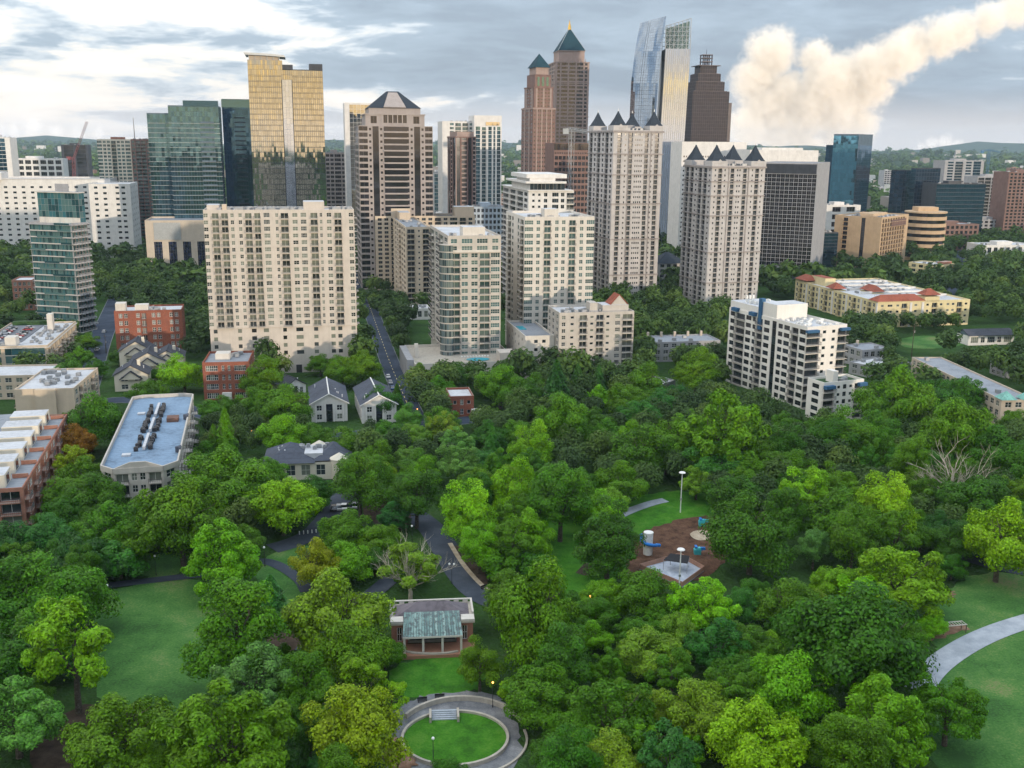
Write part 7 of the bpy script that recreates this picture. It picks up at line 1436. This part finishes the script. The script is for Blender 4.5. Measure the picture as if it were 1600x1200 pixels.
# low and mid-rise blocks on the plain behind the towers
FARB = []
M_sub2 = {k: wallmat('far_' + k, c) for k, c in (('white', (.62, .61, .58)), ('brown', (.25, .16, .12)), ('grey', (.34, .35, .37)), ('tan', (.46, .40, .33)))}
for k in range(64):
    side_ = 'left' if k % 2 else 'right'; y = rnd.uniform(1250, 2700); px_ = rnd.uniform(0, 150) if (side_ == 'left' and k % 4 == 1) else rnd.uniform(505, 830) if side_ == 'left' else rnd.uniform(1365, 1600)
    c_ = rnd.choice(list(M_sub2)); v = P(px_, 300, y); w_, l_, h_ = rnd.uniform(18, 55), rnd.uniform(14, 30), rnd.choice((12, 16, 20, 26, 34, 48))
    if hitsfoot(v.x, y, 30): continue
    FOOT.append([(v.x, y), (v.x + w_, y), (v.x + w_, y + l_), (v.x, y + l_)]); fx.append((v.x, v.x + w_, y, y + l_))
    zone = 'far left plain' if px_ < 400 else 'plain behind the central towers' if px_ < 1000 else 'far right plain'
    b = Bld('distant_building', f'small {c_} block on the {zone}', 'building', (v.x, y, 0), R(rnd.uniform(0, 25)), w_, l_, h_, M_sub2[c_], group='small blocks on the far plain', foot=False, glass=G_office)
    n_ = max(2, int(h_ / 4)); b.facade(b.face('F'), 0, n_, h_ / n_, '-1w3' * max(2, int(w_ / 7)) + '-1'); [b.plainwall(b.face(f), 0, h_) for f in 'LRB']; b.roof(h_, M_roof_w, .8); b.box('plant_room', w_ * .3, w_ * .6, l_ * .3, l_ * .6, h_, h_ + 3, M_sub2[c_]); b.done(); FARB.append((px_, c_, zone, b.root))
# ================= labels for the unlabelled trees
LM = [('the long lawn', 230, 1010), ('the small park lawn', 450, 900), ('the brick pavilion', 668, 985), ('the oval lawn', 710, 1150), ('the curving park path', 715, 880), ('the playground mulch', 1050, 860), ('the fenced play deck', 1050, 895), ('the pale footpath', 1500, 1020), ('the dead tree', 1482, 730), ('the blue-roofed block', 230, 690), ('the brick row houses', 50, 740), ('the slate-roofed twin-wing house', 470, 725), ('the white gabled houses', 545, 620), ('the cream balcony tower', 440, 500), ('the red brick flats', 232, 510), ('the four-storey brick flats', 352, 590), ('the straight road', 605, 560), ('the pool podium', 740, 570), ('the red-gabled condo block', 925, 560), ('the stepped white block', 1230, 560), ('the lower white wing', 1310, 620), ('the yellow complex', 1380, 490), ('the small field', 1460, 535), ('the green-turreted apartment building', 1520, 640), ('the right edge woods', 1590, 760), ('the cream gabled houses', 220, 590), ('the tan white-roofed block', 70, 620), ('the turreted towers', 1050, 490), ('the bottom edge of the picture', 450, 1190), ('the bottom right woods', 1150, 1120), ('the small brown brick building', 725, 640), ('the grassy slope', 870, 855), ('the wood above the playground', 1180, 720), ('the central wood', 800, 690), ('the green glass tower', 95, 450), ('the sand-coloured hotel', 1360, 400), ('the bottom left corner', 40, 1120)]
SHAPE = {'round': 'round', 'broad': 'spreading', 'tall': 'tall', 'oval': 'egg-shaped', 'loose': 'open-crowned', 'tufted': 'tufted', 'cone': 'pointed', 'shrub': 'low'}
fb_ = {}
for px_, c_, zone, r0 in sorted(FARB, key=lambda t: t[0]): fb_.setdefault((c_, zone), []).append(r0)
for (c_, zone), L in fb_.items():
    for i, r0 in enumerate(L): r0['label'] = f'small {c_} block on the {zone}' if len(L) == 1 else f'small {c_} block, {ORD[i]} {c_} one from left on the {zone}'
bk_ = {}
for e, colour, kind, label in TREE_OBJ:
    if label: e['label'] = label; continue
    x, y = proj((e.location.x, e.location.y, e.scale.z)); lm = min(LM, key=lambda l: (l[1] - x) ** 2 + (l[2] - y) ** 2)[0]
    bk_.setdefault((colour, kind, lm), []).append((x, e))
for (colour, kind, lm), L in bk_.items():
    L.sort(key=lambda t: t[0]); w = 'conifer' if kind == 'cone' else 'shrub' if kind == 'shrub' else 'tree'
    for i, (x, e) in enumerate(L): e['label'] = f'{colour} {SHAPE[kind]} {w} by {lm}' + (f', {ORD[i]} from left of {len(L)}' if len(L) > 1 else '')
# ================= haze and steam
hb = MB(); hb.box(-9600, 9600, -2590, 12590, -12, 262)
def haze_f(t):
    return t.n('ShaderNodeVolumePrincipled', {'Color': (0.62, 0.79, 1.0), 'Density': 0.000034, 'Anisotropy': 0.0}).outputs[0]
hm = bpy.data.materials.new('haze_air'); hm.use_nodes = True; t_ = NT(hm.node_tree); v_ = haze_f(t_); o_ = t_.n('ShaderNodeOutputMaterial'); t_.t.links.new(v_, o_.inputs['Volume'])
hz_ = hb.build('haze', hm, kind='stuff'); tag(hz_, 'pale blue morning haze over the city and hills', 'haze')

YP = 15500.0
def puffs(spec, seed, sub):
    rr = random.Random(seed); out_ = []
    for (x, y, r) in spec:
        v = P(x, y, YP); out_.append((v.x, v.y + rr.uniform(-.3, .3) * r * YP / 1640, v.z, r * YP / 1640))
    return out_
def cloud_object(name, label, spec, density, colour, scale, seed):
    S = puffs(spec, seed, 0); m = bpy.data.materials.new(name); m.use_nodes = True; t = NT(m.node_tree)
    g_ = t.n('ShaderNodeNewGeometry').outputs['Position']
    wn = t.n('ShaderNodeTexNoise', {'Vector': g_, 'Scale': 1 / scale, 'Detail': 5.0, 'Roughness': .58})
    wob = t.n('ShaderNodeVectorMath', {0: wn.outputs['Color'], 1: (.5, .5, .5)}, operation='SUBTRACT').outputs[0]
    wob = t.n('ShaderNodeVectorMath', {0: wob, 'Scale': scale * 1.15}, operation='SCALE').outputs[0]
    gp_ = t.n('ShaderNodeVectorMath', {0: g_, 1: wob}, operation='ADD').outputs[0]
    best = None
    for (x, y, z, r) in S:
        d = t.n('ShaderNodeVectorMath', {0: gp_, 1: (x, y, z)}, operation='DISTANCE').outputs['Value']
        f = t.m('SUBTRACT', 1.0, t.m('DIVIDE', d, r)); best = f if best is None else t.m('SMOOTH_MAX', best, f, .12)
    n = t.noise(g_, 3.2 / scale, 4, .6)
    dn = t.m('MULTIPLY', t.smooth(t.m('ADD', best, t.m('MULTIPLY', t.m('SUBTRACT', n, .5), 1.05)), .02, .60), density)
    v = t.n('ShaderNodeVolumePrincipled', {'Color': colour, 'Density': dn, 'Anisotropy': -0.25}).outputs[0]
    o = t.n('ShaderNodeOutputMaterial'); t.t.links.new(v, o.inputs['Volume'])
    m.cycles.volume_step_rate = 0.5
    k = 1.35; x0 = min(s[0] - s[3] * k for s in S); x1 = max(s[0] + s[3] * k for s in S); y0 = min(s[1] - s[3] * k for s in S); y1 = max(s[1] + s[3] * k for s in S); z0 = min(s[2] - s[3] * k for s in S); z1 = max(s[2] + s[3] * k for s in S)
    mb = MB(); mb.box(x0, x1, max(y0, 12900), y1, max(z0, -50), z1); ob = mb.build(name, m, kind='stuff'); tag(ob, label, 'cloud')
cloud_object('steam_cloud', 'glowing white and golden steam plume drifting up to the right', [(1255, 235, 40), (1240, 200, 48), (1262, 170, 55), (1225, 150, 50), (1190, 170, 45), (1165, 200, 40), (1285, 130, 50), (1320, 120, 48), (1355, 105, 46), (1395, 92, 46), (1430, 72, 42), (1470, 58, 40), (1505, 45, 36), (1545, 30, 34), (1590, 14, 34), (1640, 0, 34), (1205, 85, 48), (1185, 125, 48), (1215, 195, 50), (1345, 195, 36), (1360, 135, 44), (1300, 175, 45), (1335, 160, 34), (1310, 205, 40), (1270, 90, 34)], 0.0062, (1, .95, .87), 280, 3)  # warm tint puts the low sun's gold into the steam colour
cloud_object('low_cloud', 'small pale cloud bank lying on the right horizon', [(1455, 224, 14), (1475, 222, 16), (1495, 228, 13), (1440, 230, 10)], 0.004, (1, .97, .94), 160, 4)
cloud_object('fog_bank', 'long pinkish fog bank lying over the left horizon', [(20, 205, 16), (50, 200, 20), (85, 204, 15), (120, 208, 13), (155, 208, 12), (0, 205, 14)], 0.0022, (1, .97, .94), 220, 5)
sc.cycles.volume_max_steps = 220; sc.cycles.volume_bounces = 3
